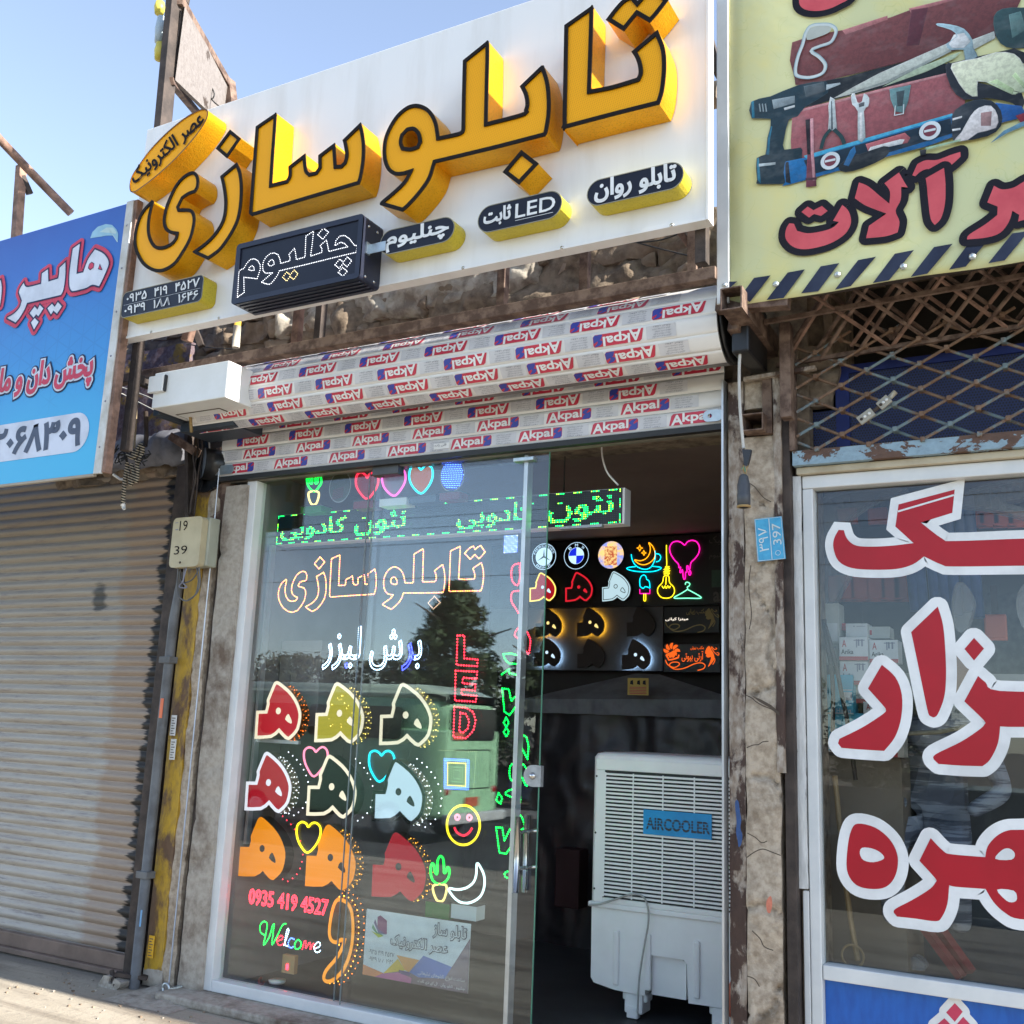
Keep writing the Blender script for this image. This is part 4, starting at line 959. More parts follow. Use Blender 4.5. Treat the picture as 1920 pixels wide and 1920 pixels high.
TP = [((112, 66, 68), '530,255 830,182 1120,105 1240,60 1500,0 1870,-40 1872,60 1760,210 1560,292 1300,345 1000,420 600,510 545,470'),
 ((172, 112, 114), '830,182 1100,95 1102,118 850,208'), ((172, 112, 114), '1230,52 1500,-14 1560,-14 1240,76'), ((92, 50, 60), '1245,60 1345,45 1290,270 1215,275'),
 ((26, 34, 40), '560,522 860,462 1220,372 1460,385 1860,292 1920,380 1510,472 1450,440 760,602 600,642'),
 ((150, 88, 94), '560,665 760,612 1450,442 1545,500 1565,650 1490,692 1000,862 560,962 525,932 528,742'), ((190, 135, 138), '560,665 760,612 1450,440 1452,452 760,626 566,676'),
 ((176, 184, 178), '1610,240 1740,190 1748,230 1620,297'), ((168, 186, 160), '1070,522 1300,402 1540,312 1505,350 1330,432 1130,502'), ((190, 198, 190), '775,592 900,522 1050,442 1460,262 1482,310 1100,502 900,562'), ((150, 160, 156), '900,562 1100,502 1482,310 1480,296 1090,488 880,556'),
 ((150, 178, 188), '1400,142 1480,150 1560,175 1610,240 1615,292 1642,340 1570,372 1558,300 1480,302 1455,265 1518,220 1482,180 1405,157'), ((210, 222, 226), '1500,210 1560,200 1600,250 1560,290 1490,290 1470,266'),
 ((44, 70, 74), '1740,100 1790,55 1900,48 1990,70 1990,260 1860,292 1780,262 1745,190'), ((80, 112, 112), '1830,90 1900,70 1930,180 1850,230'),
 ((30, 54, 66), '285,612 400,580 560,515 730,490 742,560 610,640 562,700 510,720 482,830 482,900 582,888 588,930 590,1000 592,1090 340,1107 320,1080 318,950 370,930 382,830 402,715 288,712'),
 ((40, 120, 150), '285,612 300,606 305,708 290,714'), ((40, 110, 140), '372,928 384,830 400,760 410,760 396,840 392,930'), ((40, 120, 150), '318,950 330,946 342,1105 322,1080'), ((70, 84, 92), '600,520 720,495 728,550 612,585'), ((170, 184, 190), '735,510 818,498 820,508 735,542'), ((132, 148, 156), '410,602 545,577 546,620 420,656'), ((198, 205, 210), '480,650 545,632 546,645 485,664'), ((178, 192, 198), '330,985 430,975 430,990 330,1002'),
 ((24, 104, 162), '488,978 602,950 1490,690 1522,682 1502,822 1100,942 520,1107 490,1095'), ((22, 44, 60), '600,965 1480,712 1490,802 1110,917 640,1052'), ((70, 165, 210), '600,938 1490,684 1490,698 620,956'), ((26, 34, 44), '488,978 508,972 522,1104 492,1096'),
 ((170, 95, 102), '972,868 1205,800 1238,830 1222,860 985,905'), ((205, 212, 218), '1000,885 1180,838 1205,840 1190,866 985,912'),
 ((28, 36, 42), '808,1010 850,960 900,925 930,930 1080,880 1112,900 1082,952 950,1012 850,1036'), ((36, 100, 150), '840,990 880,905 905,880 912,915 868,1000'),
 ((118, 62, 76), '612,715 656,711 660,932 676,1118 614,1126 622,930'), ((196, 142, 150), '640,716 656,713 660,932 670,1085 655,1085 644,930'), ((28, 22, 32), '610,722 636,718 640,930 622,930'), ((60, 30, 46), '610,1072 678,1066 680,1080 612,1086'),
 ((186, 198, 202), '760,585 785,600 792,700 800,778 745,792 752,700 748,640'), ((90, 100, 106), '764,610 770,610 776,780 764,782'),
 ((190, 202, 206), '885,575 905,565 922,620 950,612 962,565 992,592 986,642 960,672 970,830 925,842 925,672 892,632'), ((90, 95, 100), '928,622 965,616 962,640 932,648'), ((240, 244, 246), '935,680 950,678 952,830 938,834'),
 ((92, 130, 134), '1115,540 1242,514 1226,612 1200,682 1150,672 1122,602'), ((46, 66, 72), '1155,555 1205,545 1192,640 1162,642'),
 ((34, 40, 48), '1450,400 1502,388 1640,500 1905,560 1905,662 1850,622 1700,592 1560,602 1480,522'), ((204, 220, 184), '1490,386 1640,355 1750,320 1860,328 1920,400 1945,540 1885,562 1850,572 1760,520 1642,492 1642,582 1572,560 1502,452'), ((172, 194, 150), '1700,500 1850,572 1860,540 1760,480'), ((172, 194, 150), '1850,460 1930,545 1945,530 1870,440'),
 ((24, 84, 150), '1750,622 1905,642 1940,702 1780,742'),
 ((34, 44, 54), '1490,700 1540,642 1622,605 1722,608 1782,670 1782,762 1702,822 1542,852 1495,842'), ((226, 216, 216), '1545,800 1600,702 1650,652 1722,640 1762,700 1752,772 1642,802 1582,845 1502,850'), ((150, 120, 120), '1662,682 1728,672 1722,760 1662,760'), ((222, 226, 230), '1490,716 1550,700 1548,712 1492,728'), ((222, 226, 230), '1490,780 1540,772 1540,784 1492,792'),
 ((92, 134, 158), '1718,865 1800,790 1960,712 1960,744 1820,802'), ((120, 36, 50), '1870,700 1960,670 1960,720 1900,740'), ((150, 182, 152), '1330,890 1540,840 1542,850 1330,906'), ((30, 34, 40), '1295,905 1336,900 1332,934 1300,938')]
m_, nt_, bs_ = base('printed_photo'); at_ = N(nt_, 'ShaderNodeAttribute'); at_.attribute_name = 'print'
g_ = nz(nt_, pos(nt_), 55, 4, .7); g2_ = nz(nt_, pos(nt_, (1, 1, 1.5)), 10, 3)
c_ = mixc(nt_, ramp(nt_, g_, [(.40, 0.0), (.62, .28)]), at_.outputs['Color'], (.02, .025, .03)); c_ = mixc(nt_, ramp(nt_, g2_, [(.5, 0.0), (.7, .07)]), c_, (.55, .55, .55))
nt_.links.new(c_, bs_.inputs['Base Color']); bs_.inputs['Roughness'].default_value = .5; bs_.inputs['Specular IOR Level'].default_value = .18
photo_m = m_
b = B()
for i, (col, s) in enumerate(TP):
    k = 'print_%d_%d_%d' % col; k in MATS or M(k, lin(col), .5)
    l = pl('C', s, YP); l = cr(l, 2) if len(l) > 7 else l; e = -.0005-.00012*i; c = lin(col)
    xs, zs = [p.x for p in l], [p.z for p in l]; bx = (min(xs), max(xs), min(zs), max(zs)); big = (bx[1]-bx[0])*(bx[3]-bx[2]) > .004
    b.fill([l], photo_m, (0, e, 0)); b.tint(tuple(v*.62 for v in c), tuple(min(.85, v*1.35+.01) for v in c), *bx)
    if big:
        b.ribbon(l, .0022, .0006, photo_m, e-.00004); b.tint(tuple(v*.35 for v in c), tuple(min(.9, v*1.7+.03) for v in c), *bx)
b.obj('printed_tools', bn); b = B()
dyt = -.0085
for c0, r in (('760,970', 72), ('1357,790', 74)):
    x, z = at(*px('C', c0)[0], YP).x, at(*px('C', c0)[0], YP).z; s = .00145*r/1.0*.42
    b.fill([circ((x, YP+dyt, z), r*.00057*1.6*.62, 24)], MATS['print_206_222_226'] if 'print_206_222_226' in MATS else M('print_206_222_226', lin((206, 216, 222)), .5))
    b.fill([circ((x, YP+dyt-.0004, z), r*.00057*.62, 20)], MATS['print_118_62_76']); b.box(x-.022, x+.022, YP+dyt-.0012, YP+dyt-.0006, z-.004, z+.006, MATS['print_206_222_226'])
gog = M('print_goggle', lin((196, 208, 210)), .4)
g1 = cr(pl('C', '640,160 700,148 765,152 802,190 770,262 700,290 655,312 700,345 738,395 718,450 640,478 560,468 545,430 560,350 590,270 605,210', YP), 4)
b.ribbon(g1, .012, .0, gog, dyt-.001); b.ribbon(g1, .001, .003, MATS['print_150_178_188'], dyt-.0014)
b.fill([cr(pl('C', '640,175 750,160 760,195 700,225 620,245', YP), 3)], MATS['print_176_184_178'], (0, dyt, 0))
for s in ('762,782 725,830 705,900', '782,782 825,825 845,870'):
    b.ribbon(cr(pl('C', s, YP), 4, False), .008, .008, MATS['print_44_70_74'], dyt, closed=False)
for i in range(3): b.ribbon(pl('C', '%d,628 %d,676' % (335+i*18, 342+i*18), YP), .003, .003, MATS['print_132_148_156'], dyt, closed=False)
b.ribbon(pl('C', '1150,640 1145,698 1198,688 1200,632', YP), .002, .002, MATS['print_190_202_206'], dyt, closed=False)
b.obj('printed_details', bn)

# ================================================================ RIGHT PILLAR
xa0 = XR+.006; X5 = lambda p, Y=.0: at(p, 1250, Y).x
rp = thing('right_pillar', 'cracked plaster pillar with a rusty steel angle between the open shop and the hardware shop', 'pillar', (-1.25, .05, 0))
b = B(); b.box(xa0, -1.06, .08, .34, 0, 3.9, mud); b.obj('core', rp)
b = B(); relief(b, xa0+.004, X5(1397), 0, 3.19, -.005, .006, .03, angle_p, .12, seed=21, nsc=8, edge=.003); b.obj('steel_angle', rp)
zt1 = at(1420, 820, .0).z
b = B(); relief(b, X5(1399), X5(1462), 0, zt1, -.02, .016, .016, plaster, .12, seed=24, crack=.030, edge=.010, nsc=4); b.obj('plaster', rp)
b = B(); relief(b, X5(1458), X5(1473), 1.4, 3.18, -.03, .006, .03, angle_p, .10, seed=31, edge=.004, nsc=7); b.obj('edge_strip', rp)
b = B(); b.box(X5(1470), X5(1488), -.01, .20, 0, 3.2, rust_dark); b.obj('steel_post', rp, bevel=.003)
b = B(); relief(b, X5(1397), X5(1440), at(1420, 765).z, 3.2, -.0, .012, .025, plaster, .10, seed=41, edge=.01); b.obj('plaster', rp)
b = B(); b.box(X5(1437), X5(1456), -.03, .05, at(1450, 815).z, 3.18, rust); b.obj('steel_stub', rp, bevel=.003)
b = B(); c0 = at(1415, 795, -.05); 
for (u0, u1, w0, w1) in ((-.05, .05, .035, .041), (-.05, .05, -.041, -.035), (-.05, -.044, -.035, .035), (.044, .05, -.035, .035)): b.box(c0.x+u0, c0.x+u1, -.09, .08, c0.z+w0, c0.z+w1, rust)
b.obj('tube_end', rp)
b = B(); b.beam(at(1395, 712, -.04), at(1530, 690, -.04), .03, .02, angle_p); b.obj('flat_bar', rp, bevel=.003)
# paint marks
def mark(par, s, Y, col, nm):
    q = B(); m__ = MATS.get(nm) or M(nm, col, .7, col2=tuple(c*1.3 for c in col), sc=40)
    q.fill([cr(pl('Z', s, Y), 3)], m__); q.obj('paint_mark', par)
mark(rp, '1378,1508 1381,1500 1385,1504 1387,1520 1390,1538 1388,1552 1392,1566 1390,1582 1385,1588 1383,1575 1380,1560 1381,1540', -.022, (.025, .065, .18), 'blue_spray')
mark(rp, '1437,1690 1445,1680 1448,1695 1444,1712 1438,1708', -.046, (.50, .16, .10), 'red_spray')
crk = M('crack_shadow', (.085, .065, .048), .95)
for s in ('1398,1303 1410,1309 1418,1316 1432,1324 1447,1330 1463,1341', '1400,1402 1412,1397 1422,1396 1430,1391 1441,1390', '1400,1608 1414,1598 1430,1592 1448,1598 1464,1604', '1401,1562 1416,1570 1428,1580 1438,1577', '1403,905 1414,912 1424,924 1433,934 1446,941', '1410,1745 1425,1760 1433,1775 1450,1782', '1401,1830 1415,1836 1424,1850', '1405,1180 1409,1150 1404,1100 1408,1060'):
    q = B(); q.ribbon(cr(pl('Z', s, -.0455), 4, False), .0022, .0022, crk, closed=False); q.obj('crack', rp)
q = B(); q.fill([pl('Z', '1409,1304 1424,1316 1445,1328 1460,1342 1462,1336 1446,1322 1428,1312', -.0460)], crk); q.obj('crack', rp)
# address plate
ap = thing('address_plate', 'small worn sky-blue house number plate reading 397 on the cracked pillar', 'number plate', tuple(at(1445, 1050, -.06)))
sky_p = m_patch('worn_sky_plate', lin((70, 165, 205)), lin((150, 165, 170)), 12, .60, .66, lin((55, 145, 190)), .2, rough=.4)
q = [at(*p, -.055) for p in px('F', '302,1515 466,1497 490,1752 322,1770')]
b = B(); b.prism([q], .004, sky_p); b.obj('plate', ap)
b = B(); ln = M('plate_line', lin((205, 215, 215)), .5)
Ux = (q[1]-q[0]); Uz = (q[0]-q[3])
def pq(u, v, dy=-.001): return q[3]+Ux*u+Uz*v+Vector((0, dy, 0))
b.ribbon([pq(.03, .02), pq(.97, .02), pq(.97, .98), pq(.03, .98)], .0, .0018, ln); b.beam(pq(.53, .03), pq(.53, .97), .003, .001, ln)
def ptext(bb, t, u0, u1, v0, v1, m__, bo=0.0):      # written sideways, bottom to top
    V, F, _, _, _ = textmesh(t, bo); bb.add([pq(u1-(u1-u0)*vv, v0+(v1-v0)*uu, -.0015) for uu, vv in V], F, m__)
ptext(b, '۳۹۷', .10, .45, .22, .78, ln); ptext(b, '397', .62, .92, .35, .85, ln); b.obj('lettering', ap)
c0 = pq(.76, .16); b = B(); b.ribbon(circ(c0, .012, 12), .002, 0, ln); b.obj('stamp', ap)
# hanging socket
hs = thing('hanging_socket', 'black lamp socket hanging on a white cable in front of the right pillar', 'socket', tuple(at(1395, 950, -.3)))
YC = -.30
b = B(); b.tube(cr([at(*p, YC) for p in px('F', '225,210 232,300 222,450 212,600 214,800 225,960 238,1090')], 5, False), .007, M('cable_white', (.55, .53, .48), .5), 7); b.obj('cable', hs)
b = B(); b.tube(cr([at(*p, YC) for p in px('F', '238,300 300,265 400,215')], 4, False), .005, rust_pale, 6); b.obj('tie_wire', hs)
a, d = at(*px('F', '238,1245')[0], YC), at(*px('F', '240,1440')[0], YC)
b = B(); L_ = (a.z-d.z); b.lathe([(0, 0), (.012, -.002), (.020, -.012), (.026, -L_*.30), (.028, -L_*.33), (.027, -L_*.6), (.029, -L_*.62), (.028, -L_), (.018, -L_), (0, -L_+.02)], a, M('socket_grey', (.05, .055, .065), .5, col2=(.08, .085, .09)), 18); b.obj('socket_body', hs)
b = B(); b.lathe([(.030, -L_*.97), (.031, -L_*1.02), (.02, -L_*1.03)], a, M('ochre_rim', (.35, .24, .10), .6), 16); b.obj('rim', hs)
q = [at(*p, YC-.01) for p in px('F', '228,1095 282,1097 272,1150 258,1195 240,1190 236,1150')]
b = B(); b.prism([q], .02, M('black_tape', (.022, .024, .03), .4)); b.obj('taped_joint', hs)
b = B()
for s in ('225,1215 240,1200 250,1230', '238,1190 235,1220 245,1245', '262,1190 255,1215 250,1245'): b.tube(pl('F', s, YC), .0035, M('bare_wire_green', (.15, .35, .2), .5) if s[0:3] == '225' else MATS['ochre_rim'], 5)
b.obj('bare_wires', hs)
# rusty bracket tube from the pillar to the banner
br = thing('banner_bracket', 'rusty square tube reaching out from the pillar to the banner corner', 'bracket', tuple(at(1400, 620, -.2)))
A_, B_ = at(1358, 565, -.50), atx(1420, 690, at(1358, 565, -.50).x)
b = B(); w_ = .045
e0, e1 = Vector((A_.x+.02, -.56, 3.37)), Vector((A_.x+.02, .10, 3.37))
A_ = at(1362, 560, -.52); e0 = A_+Vector((.02, 0, 0)); e1 = Vector((e0.x, .10, e0.z-.02))
for dx, dz, ww, hh in ((-w_, 0, .006, .10), (w_, 0, .006, .10), (0, .048, .084, .006), (0, -.048, .084, .006)):
    b.beam(e0+Vector((dx, 0, dz)), e1+Vector((dx, 0, dz)), ww, hh, rust)
b.obj('square_tube', br)
b = B(); b.beam(at(1375, 600, -.35), at(1420, 660, -.1), .05, .10, rust); b.obj('strut', br, bevel=.004)
b = B(); b.beam((e1.x+.13, -.1, 3.40), (e1.x+.13, -.1, 2.95), .07, .05, rust, (1, 0, 0)); b.obj('drop_post', br, bevel=.004)
b = B(); b.beam(at(1345, 575, -.40), at(1480, 565, -.40), .06, .06, rust); b.obj('cross_tube', br, bevel=.003)

# ================================================================ HARDWARE SHOP FRONT
hf = thing('hardware_window', 'hardware shop window in a white frame with big red and white Persian letters on the glass', 'shop window', (0, .1, .3))
zt2 = at(1529, 920, .10).z; zb2 = at(1548, 1805, .10).z; xg0 = at(1529, 920, .10).x; xr_ = 2.4
xo = at(1504, 900, .05).x; zo = at(1504, 893, .05).z; zlow = at(1550, 1838, .05).z
b = B(); b.box(xo, xg0-.001, .05, .13, 0, zt2-.001, frame_w); b.obj('frame_stile', hf, bevel=.005)
b = B(); b.box(xo-.0, xr_, .048, .13, zt2, zo, frame_w); b.box(xo-.02, xr_, .02, .12, zo+.002, zo+.035, frame_y); b.obj('frame_head', hf, bevel=.005)
b = B(); b.box(xg0+.001, xr_, .05, .13, zlow, zb2, frame_w); b.obj('frame_rail', hf, bevel=.005)
b = B(); b.box(xg0, xr_, .100, .106, zb2, zt2, glass2); b.obj('pane', hf)
b = B(); b.box(xg0, xr_, .095, .12, .05, zlow-.002, m_patch('worn_blue_board', lin((24, 92, 176)), lin((60, 140, 205)), 6, .62, .8, lin((20, 80, 160)), .1, (1, 1, .3), .4)); b.obj('blue_panel', hf)
b = B(); relief(b, at(1486, 1250).x, at(1503, 1250).x, at(1500, 1668).z, zo-.0, .035, .006, .03, wood_w, .08, seed=51, nsc=9, edge=.004, crack=.008); b.obj('old_wood_strip', hf)
b = B(); b.box(at(1500, 1700).x, xo-.002, .05, .12, 0, at(1500, 1672).z, frame_w); b.obj('frame_stile', hf, bevel=.004)
YG = .0985
HW = [('U', '208,490 212,430 240,376 272,378 292,430 340,470 420,480 560,475 705,458 592,355 612,218 960,126 945,270 750,330 882,430 960,445 1390,430 1800,424 1800,598 1390,598 960,603 880,592 770,540 700,590 600,618 450,623 320,612 240,570', 0),
 ('U', '855,852 690,1010 720,1150 788,1480 806,1530 828,1540 855,1520 893,1420 906,1300 903,1150 888,970', 0), ('U', '508,1213 422,1360 520,1470 532,1490 520,1515 390,1600 245,1672 236,1700 258,1728 360,1737 522,1747 590,1660 628,1540 632,1400 592,1290', 0),
 ('U', '1080,1046 1142,1112 1080,1186 1021,1115', 0), ('U', '1105,1282 1020,1440 1140,1556 1146,1580 1120,1610 1000,1690 842,1768 830,1800 860,1828 1000,1838 1132,1842 1180,1800 1228,1700 1243,1585 1290,1598 1800,1594 1800,1380 1240,1375 1150,1320', 0),
 ('W', '400,533 355,580 330,700 325,850 370,940 450,980 570,980 640,930 675,840 672,740 620,640 520,560', 1),
 ('W', '905,633 827,790 936,910 942,935 900,985 780,1060 662,1122 650,1150 672,1176 800,1190 940,1208 982,1180 1020,1090 1033,958 1080,970 1285,985 1340,1075 1420,1150 1520,1193 1800,1200 1800,560 1540,575 1440,580 1360,620 1300,690 1283,765 1050,745 990,720', 0)]
vw = M('white_vinyl', (.78, .79, .79), .35)
for k, s, smo in HW:
    l = sm(pl(k, s, YG), 4) if not smo else cr(pl(k, s, YG), 4); b = B(); b2 = B()
    b.fill([l], red_vinyl, (0, -.0014, 0)); (b2.ribbon(l, 0, .036, vw) if s.startswith('208,490') else b2.halo(l, .042, vw)); b.obj('letter_fill', hf); b2.obj('letter_outline', hf)
b2 = B()
for s in ('430,700 415,740 440,785 510,800 582,775 560,735 500,705', '1352,776 1400,715 1450,705 1488,740 1465,782', '1365,990 1480,997 1503,1050 1480,1076 1430,1066'):
    b2.fill([cr(pl('W', s, YG), 3)], vw, (0, -.0020, 0))
b2.ribbon(pl('U', '608,262 956,160', YG), .004, .004, vw, -.0020, closed=False)
b2.obj('letter_counters', hf)
YG2 = .0945
for s in ('1072,1775 1127,1835 1072,1905 1012,1840', '1130,1870 1185,1930 1130,2000 1075,1935', '1000,1880 1050,1930 990,2000 935,1935'):
    l = pl('W', s, YG2); b = B(); b2 = B(); b.fill([l], rose, (0, -.001, 0)); b2.halo(l, .026, vw)
    b.obj('letter_dot', hf); b2.obj('dot_outline', hf)
# lintel with flaking blue paint, perforated blue sheet, lattice
b = B(); zl0, zl1 = at(1495, 887, .0).z, at(1495, 847, .0).z
nx = 80; relief(b, at(1487, 870).x, 2.4, zo+.037, zl1, -.012, .003, .04, lintel_p, .12, seed=61); b.obj('steel_lintel', label='rusty steel lintel with flaking pale blue paint over the hardware window', cat='lintel')
m_, nt_, bs_ = base('perforated_blue_sheet')
p_ = pos(nt_, (1, 0, 1)); sx_ = N(nt_, 'ShaderNodeSeparateXYZ'); nt_.links.new(p_, sx_.inputs[0])
u_ = mth(nt_, 'MULTIPLY', sx_.outputs[0], 2*math.pi/.0125); v_ = mth(nt_, 'MULTIPLY', sx_.outputs[2], 2*math.pi/.0125)
h_ = mth(nt_, 'ADD', mth(nt_, 'COSINE', mth(nt_, 'ADD', u_, mth(nt_, 'MULTIPLY', v_, .5))), mth(nt_, 'ADD', mth(nt_, 'COSINE', mth(nt_, 'SUBTRACT', u_, mth(nt_, 'MULTIPLY', v_, .5))), mth(nt_, 'COSINE', v_)))
nt_.links.new(mixc(nt_, ramp(nt_, h_, [(.25, 0.0), (.6, 1.0)]), lin((20, 34, 84)), (.002, .002, .004)), bs_.inputs['Base Color']); bs_.inputs['Roughness'].default_value = .5
bl_s = M('blue_steel_band', lin((16, 38, 110)), .6)
pb = thing('perforated_sheet', 'dark blue perforated metal sheet behind the lattice grille', 'metal sheet', (0, .16, 2.85))
zp1 = at(1600, 700, .16).z+.02
b = B(); b.box(-1.12, 2.4, .16, .165, zl1-.02, zp1-.02, m_); b.obj('sheet', pb)
b = B(); b.box(-1.12, 2.4, .15, .17, zp1-.019, zp1+.02, bl_s); b.box(at(1580, 760, .15).x-.03, at(1580, 760, .15).x+.03, .145, .159, zl1, zp1-.02, bl_s); b.obj('band', pb)
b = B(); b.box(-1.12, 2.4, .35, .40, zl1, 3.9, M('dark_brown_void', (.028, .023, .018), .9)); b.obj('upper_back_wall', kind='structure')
lg = thing('lattice_grille', 'rusty folding diamond lattice grille above the hardware shop window', 'grille', (0, 0, 2.9))
dx, dz = .223, .114          # spacing of the crossings
def rod(a, c, par=lg, r=.0075):
    q = B(); a, c = Vector(a), Vector(c); q.tube([a, c], .0072, latt, 6); return q.obj('lattice_bar', par)
z00 = at(1560, 836, -.01).z; xL, xR2 = at(1494, 760, 0).x, .45; zT = 3.36
cross = []
for sgn in (1, -1):
    k = -12
    while k < 18:
        xst = xL+.09+k*dx/1.0
        # line through (xst, z00) with slope sgn*dz/(dx/2)
        sl_ = sgn*dz/(dx/2)*.5
        pts = []
        za, zb_ = z00-.01, zT
        x_a, x_b = xst, xst+(zb_-za)/sl_
        # clip in x
        t0, t1 = 0.0, 1.0
        def xx(t): return x_a+(x_b-x_a)*t
        ok = True
        for lim, s2 in ((xL, 1), (xR2, -1)):
            fa, fb = (xx(t0)-lim)*s2, (xx(t1)-lim)*s2
            if fa < 0 and fb < 0: ok = False; break
            if fa < 0: t0 = t0+(t1-t0)*(-fa/(fb-fa))
            elif fb < 0: t1 = t0+(t1-t0)*(fa/(fa-fb))
        if ok and t1-t0 > .05: rod((xx(t0), -.015*sgn, za+(zb_-za)*t0), (xx(t1), -.015*sgn, za+(zb_-za)*t1))
        k += 1
for r_ in range(0, 9):
    for k in range(0, 9):
        for h_ in (0, .5):
            x = xL+.09+(k+h_)*dx-dx; z = z00-.01+(r_+h_)*dz
            if xL < x < xR2 and z < zT-.02: q = B(); q.box(x-.010, x+.010, -.026, .026, z-.011, z+.011, latt); q.obj('lattice_rivet', lg, bevel=.003)
b = B(); b.box(xL-.03, xL-.005, -.03, .03, zl1, 3.3, rust); b.obj('side_bar', lg, bevel=.003)
# second lattice, folded out overhead toward the banner
ol = thing('overhead_lattice', 'second rusty lattice folded out overhead below the yellow banner', 'grille', (0, -.2, 3.4))
def S3(u, v): return Vector((-1.17+u, .02-.42*v, 3.24+.30*v+.03*u))
random.seed(5)
for lay in range(2):
    for sgn in (1, -1):
        for k in range(-2, 15):
            a, c = ((k*.165, 0), (k*.165+sgn*.42, 1)); 
            if c[0] < -.06 or a[0] < -.06 or c[0] > 2 or a[0] > 2: continue
            o1 = Vector((random.uniform(-.015, .015), 0, .05*lay)); q = B(); q.beam(S3(*a)+o1, S3(*c)+o1+Vector((0, 0, random.uniform(-.01, .02))), .015, .010, rust if (k+lay) % 3 else rust_pale, (0, 0, 1)); q.obj('lattice_bar', ol)
for v in (.03, .5, .97):
    q = B(); q.beam(S3(-.02, v), S3(1.7, v), .02, .02, rust); q.obj('cross_bar', ol)
sf = thing('soffit', 'brown dusty plank soffit above the overhead lattice behind the banner, gapped for sun flecks', 'soffit', (1.9, 0, 3.7)); x = -1.15; random.seed(31)  # carried on unseen to shade the pavement; gaps added for sun flecks
while x < 4.9:
    w = random.uniform(.16, .34); b = B(); b.box(x, x+w, -.40, .40, 3.70, 3.74, mud); b.obj('soffit_board', sf); x += w+random.uniform(.012, .040)
# lost hinge of LED modules stuck on the lattice
lm = thing('module_strip', 'short dangling strip of two grey metal clips hooked on the lattice', 'clip', tuple(at(1645, 770, -.04)))
clipm = M('clip_metal', (.40, .37, .30), .5, .3)
for s0_, s1_ in (('930,930', '1015,868'), ('1050,842', '1112,788')):
    a, c = at(*px('F', s0_)[0], -.05), at(*px('F', s1_)[0], -.05)
    q = B(); q.beam(a, c, .014, .042, clipm, (0, 0, 1)); cl = q.obj('clip_plate', lm, bevel=.003)
    for t in (.2, .45, .75):
        p = a.lerp(c, t)+Vector((0, -.009, 0)); q = B(); q.lathe([(0, -.004), (.006, -.003), (.007, 0)], p, rust_dark if t < .4 else print_white, 8, 'y'); q.obj('contact', cl)
q = B(); q.tube([at(*px('F', '1015,868')[0], -.045), at(*px('F', '1050,842')[0], -.045)], .009, rust_dark, 6); q.tube([at(*px('F', '1112,788')[0], -.045), at(*px('F', '1150,750')[0], -.045)], .012, clipm, 8); q.obj('link', lm)

# ---------------------------------------------------------------- goods in the hardware window
def carton(px0, px1, Y, label, faces, dp=.12, grp='cartons stacked in the hardware window'):
    a, d = at(*px0, Y), at(*px1, Y); t = thing('carton', label, 'carton', ((a.x+d.x)/2, Y, a.z), grp)
    q = B(); q.box(a.x, d.x, Y, Y+dp, a.z, d.z, faces[0]); q.obj('box_body', t, bevel=.002)
    q = B(); w, h = d.x-a.x, d.z-a.z
    for (u0, v0, u1, v1, m__) in faces[1]: q.box(a.x+w*u0, a.x+w*u1, Y-.0012, Y-.0002, a.z+h*v0, a.z+h*v1, m__)
    for (tx, u0, v0, u1, v1, m__) in faces[2]: text(q, tx, Vector((a.x+w*u0, Y-.002, a.z+h*v0)), Vector((a.x+w*u1, Y-.002, a.z+h*v1)), m__, .01)
    q.obj('printed_label', t)
pap = M('carton_white', (.58, .58, .57), .6); redc = M('carton_red', (.42, .05, .05), .5); cyan = M('carton_cyan', lin((70, 165, 190)), .5); pal = M('carton_pale', (.42, .42, .38), .6)
def zz_(k, s): return px(k, s)[0]
ar = (pap, [(.0, .0, 1, .17, redc), (.60, .55, .64, .9, fine_ink), (.66, .62, .72, .9, fine_ink), (.78, .6, .84, .9, fine_ink), (.52, .84, .9, .88, fine_ink)], [('Arika', .08, .27, .50, .47, ink), ('A', .12, .58, .26, .88, redc)])
carton(zz_('U', '244,1185'), zz_('U', '418,1040'), .35, 'white Arika carton, upper left one of the stack on the sill', ar)
carton(zz_('U', '432,1200'), zz_('U', '606,1058'), .38, 'white Arika carton right of the other Arika cartons', ar)
carton(zz_('U', '248,1335'), zz_('U', '424,1190'), .36, 'white Arika carton directly below the upper left one', ar)
carton(zz_('U', '395,1560'), zz_('U', '560,1445'), .38, 'white Arika carton half hidden behind the red letter', ar)
carton(zz_('U', '550,1785'), zz_('U', '640,1640'), .38, 'small pale carton with a red foot at the lower right of the stack', (pal, [(.0, .0, .6, .2, redc)], []))
carton(zz_('U', '285,1040'), zz_('U', '418,955'), .42, 'plain white carton on top of the Arika stack', (pap, [(.35, .75, .42, .82, fine_ink), (.5, .76, .9, .80, fine_ink)], []))
carton(zz_('U', '420,1050'), zz_('U', '556,975'), .45, 'grey carton behind the top of the stack', (pal, [(.1, .3, .2, .7, redc)], []))
carton(zz_('U', '228,1000'), zz_('U', '284,955'), .46, 'small red carton beside the plain white one', (redc, [], []))
carton(zz_('U', '135,1080'), zz_('U', '240,830'), .40, 'tall pale carton leaning at the window edge', (pal, [(.1, .05, .9, .5, pap)], []))
carton(zz_('U', '160,1210'), zz_('U', '240,1080'), .41, 'pale carton under the tall one at the window edge', (pal, [(.1, .8, .8, .84, fine_ink)], []))
hm = (cyan, [(.55, .6, .97, .62, pap), (.55, .35, .97, .55, pap), (.0, .0, 1, .03, pap)], [('Himin', .32, .03, .9, .14, pap)])
carton(zz_('U', '180,1515'), zz_('U', '325,1275'), .33, 'cyan and white Himin carton in the middle of the stack', hm)
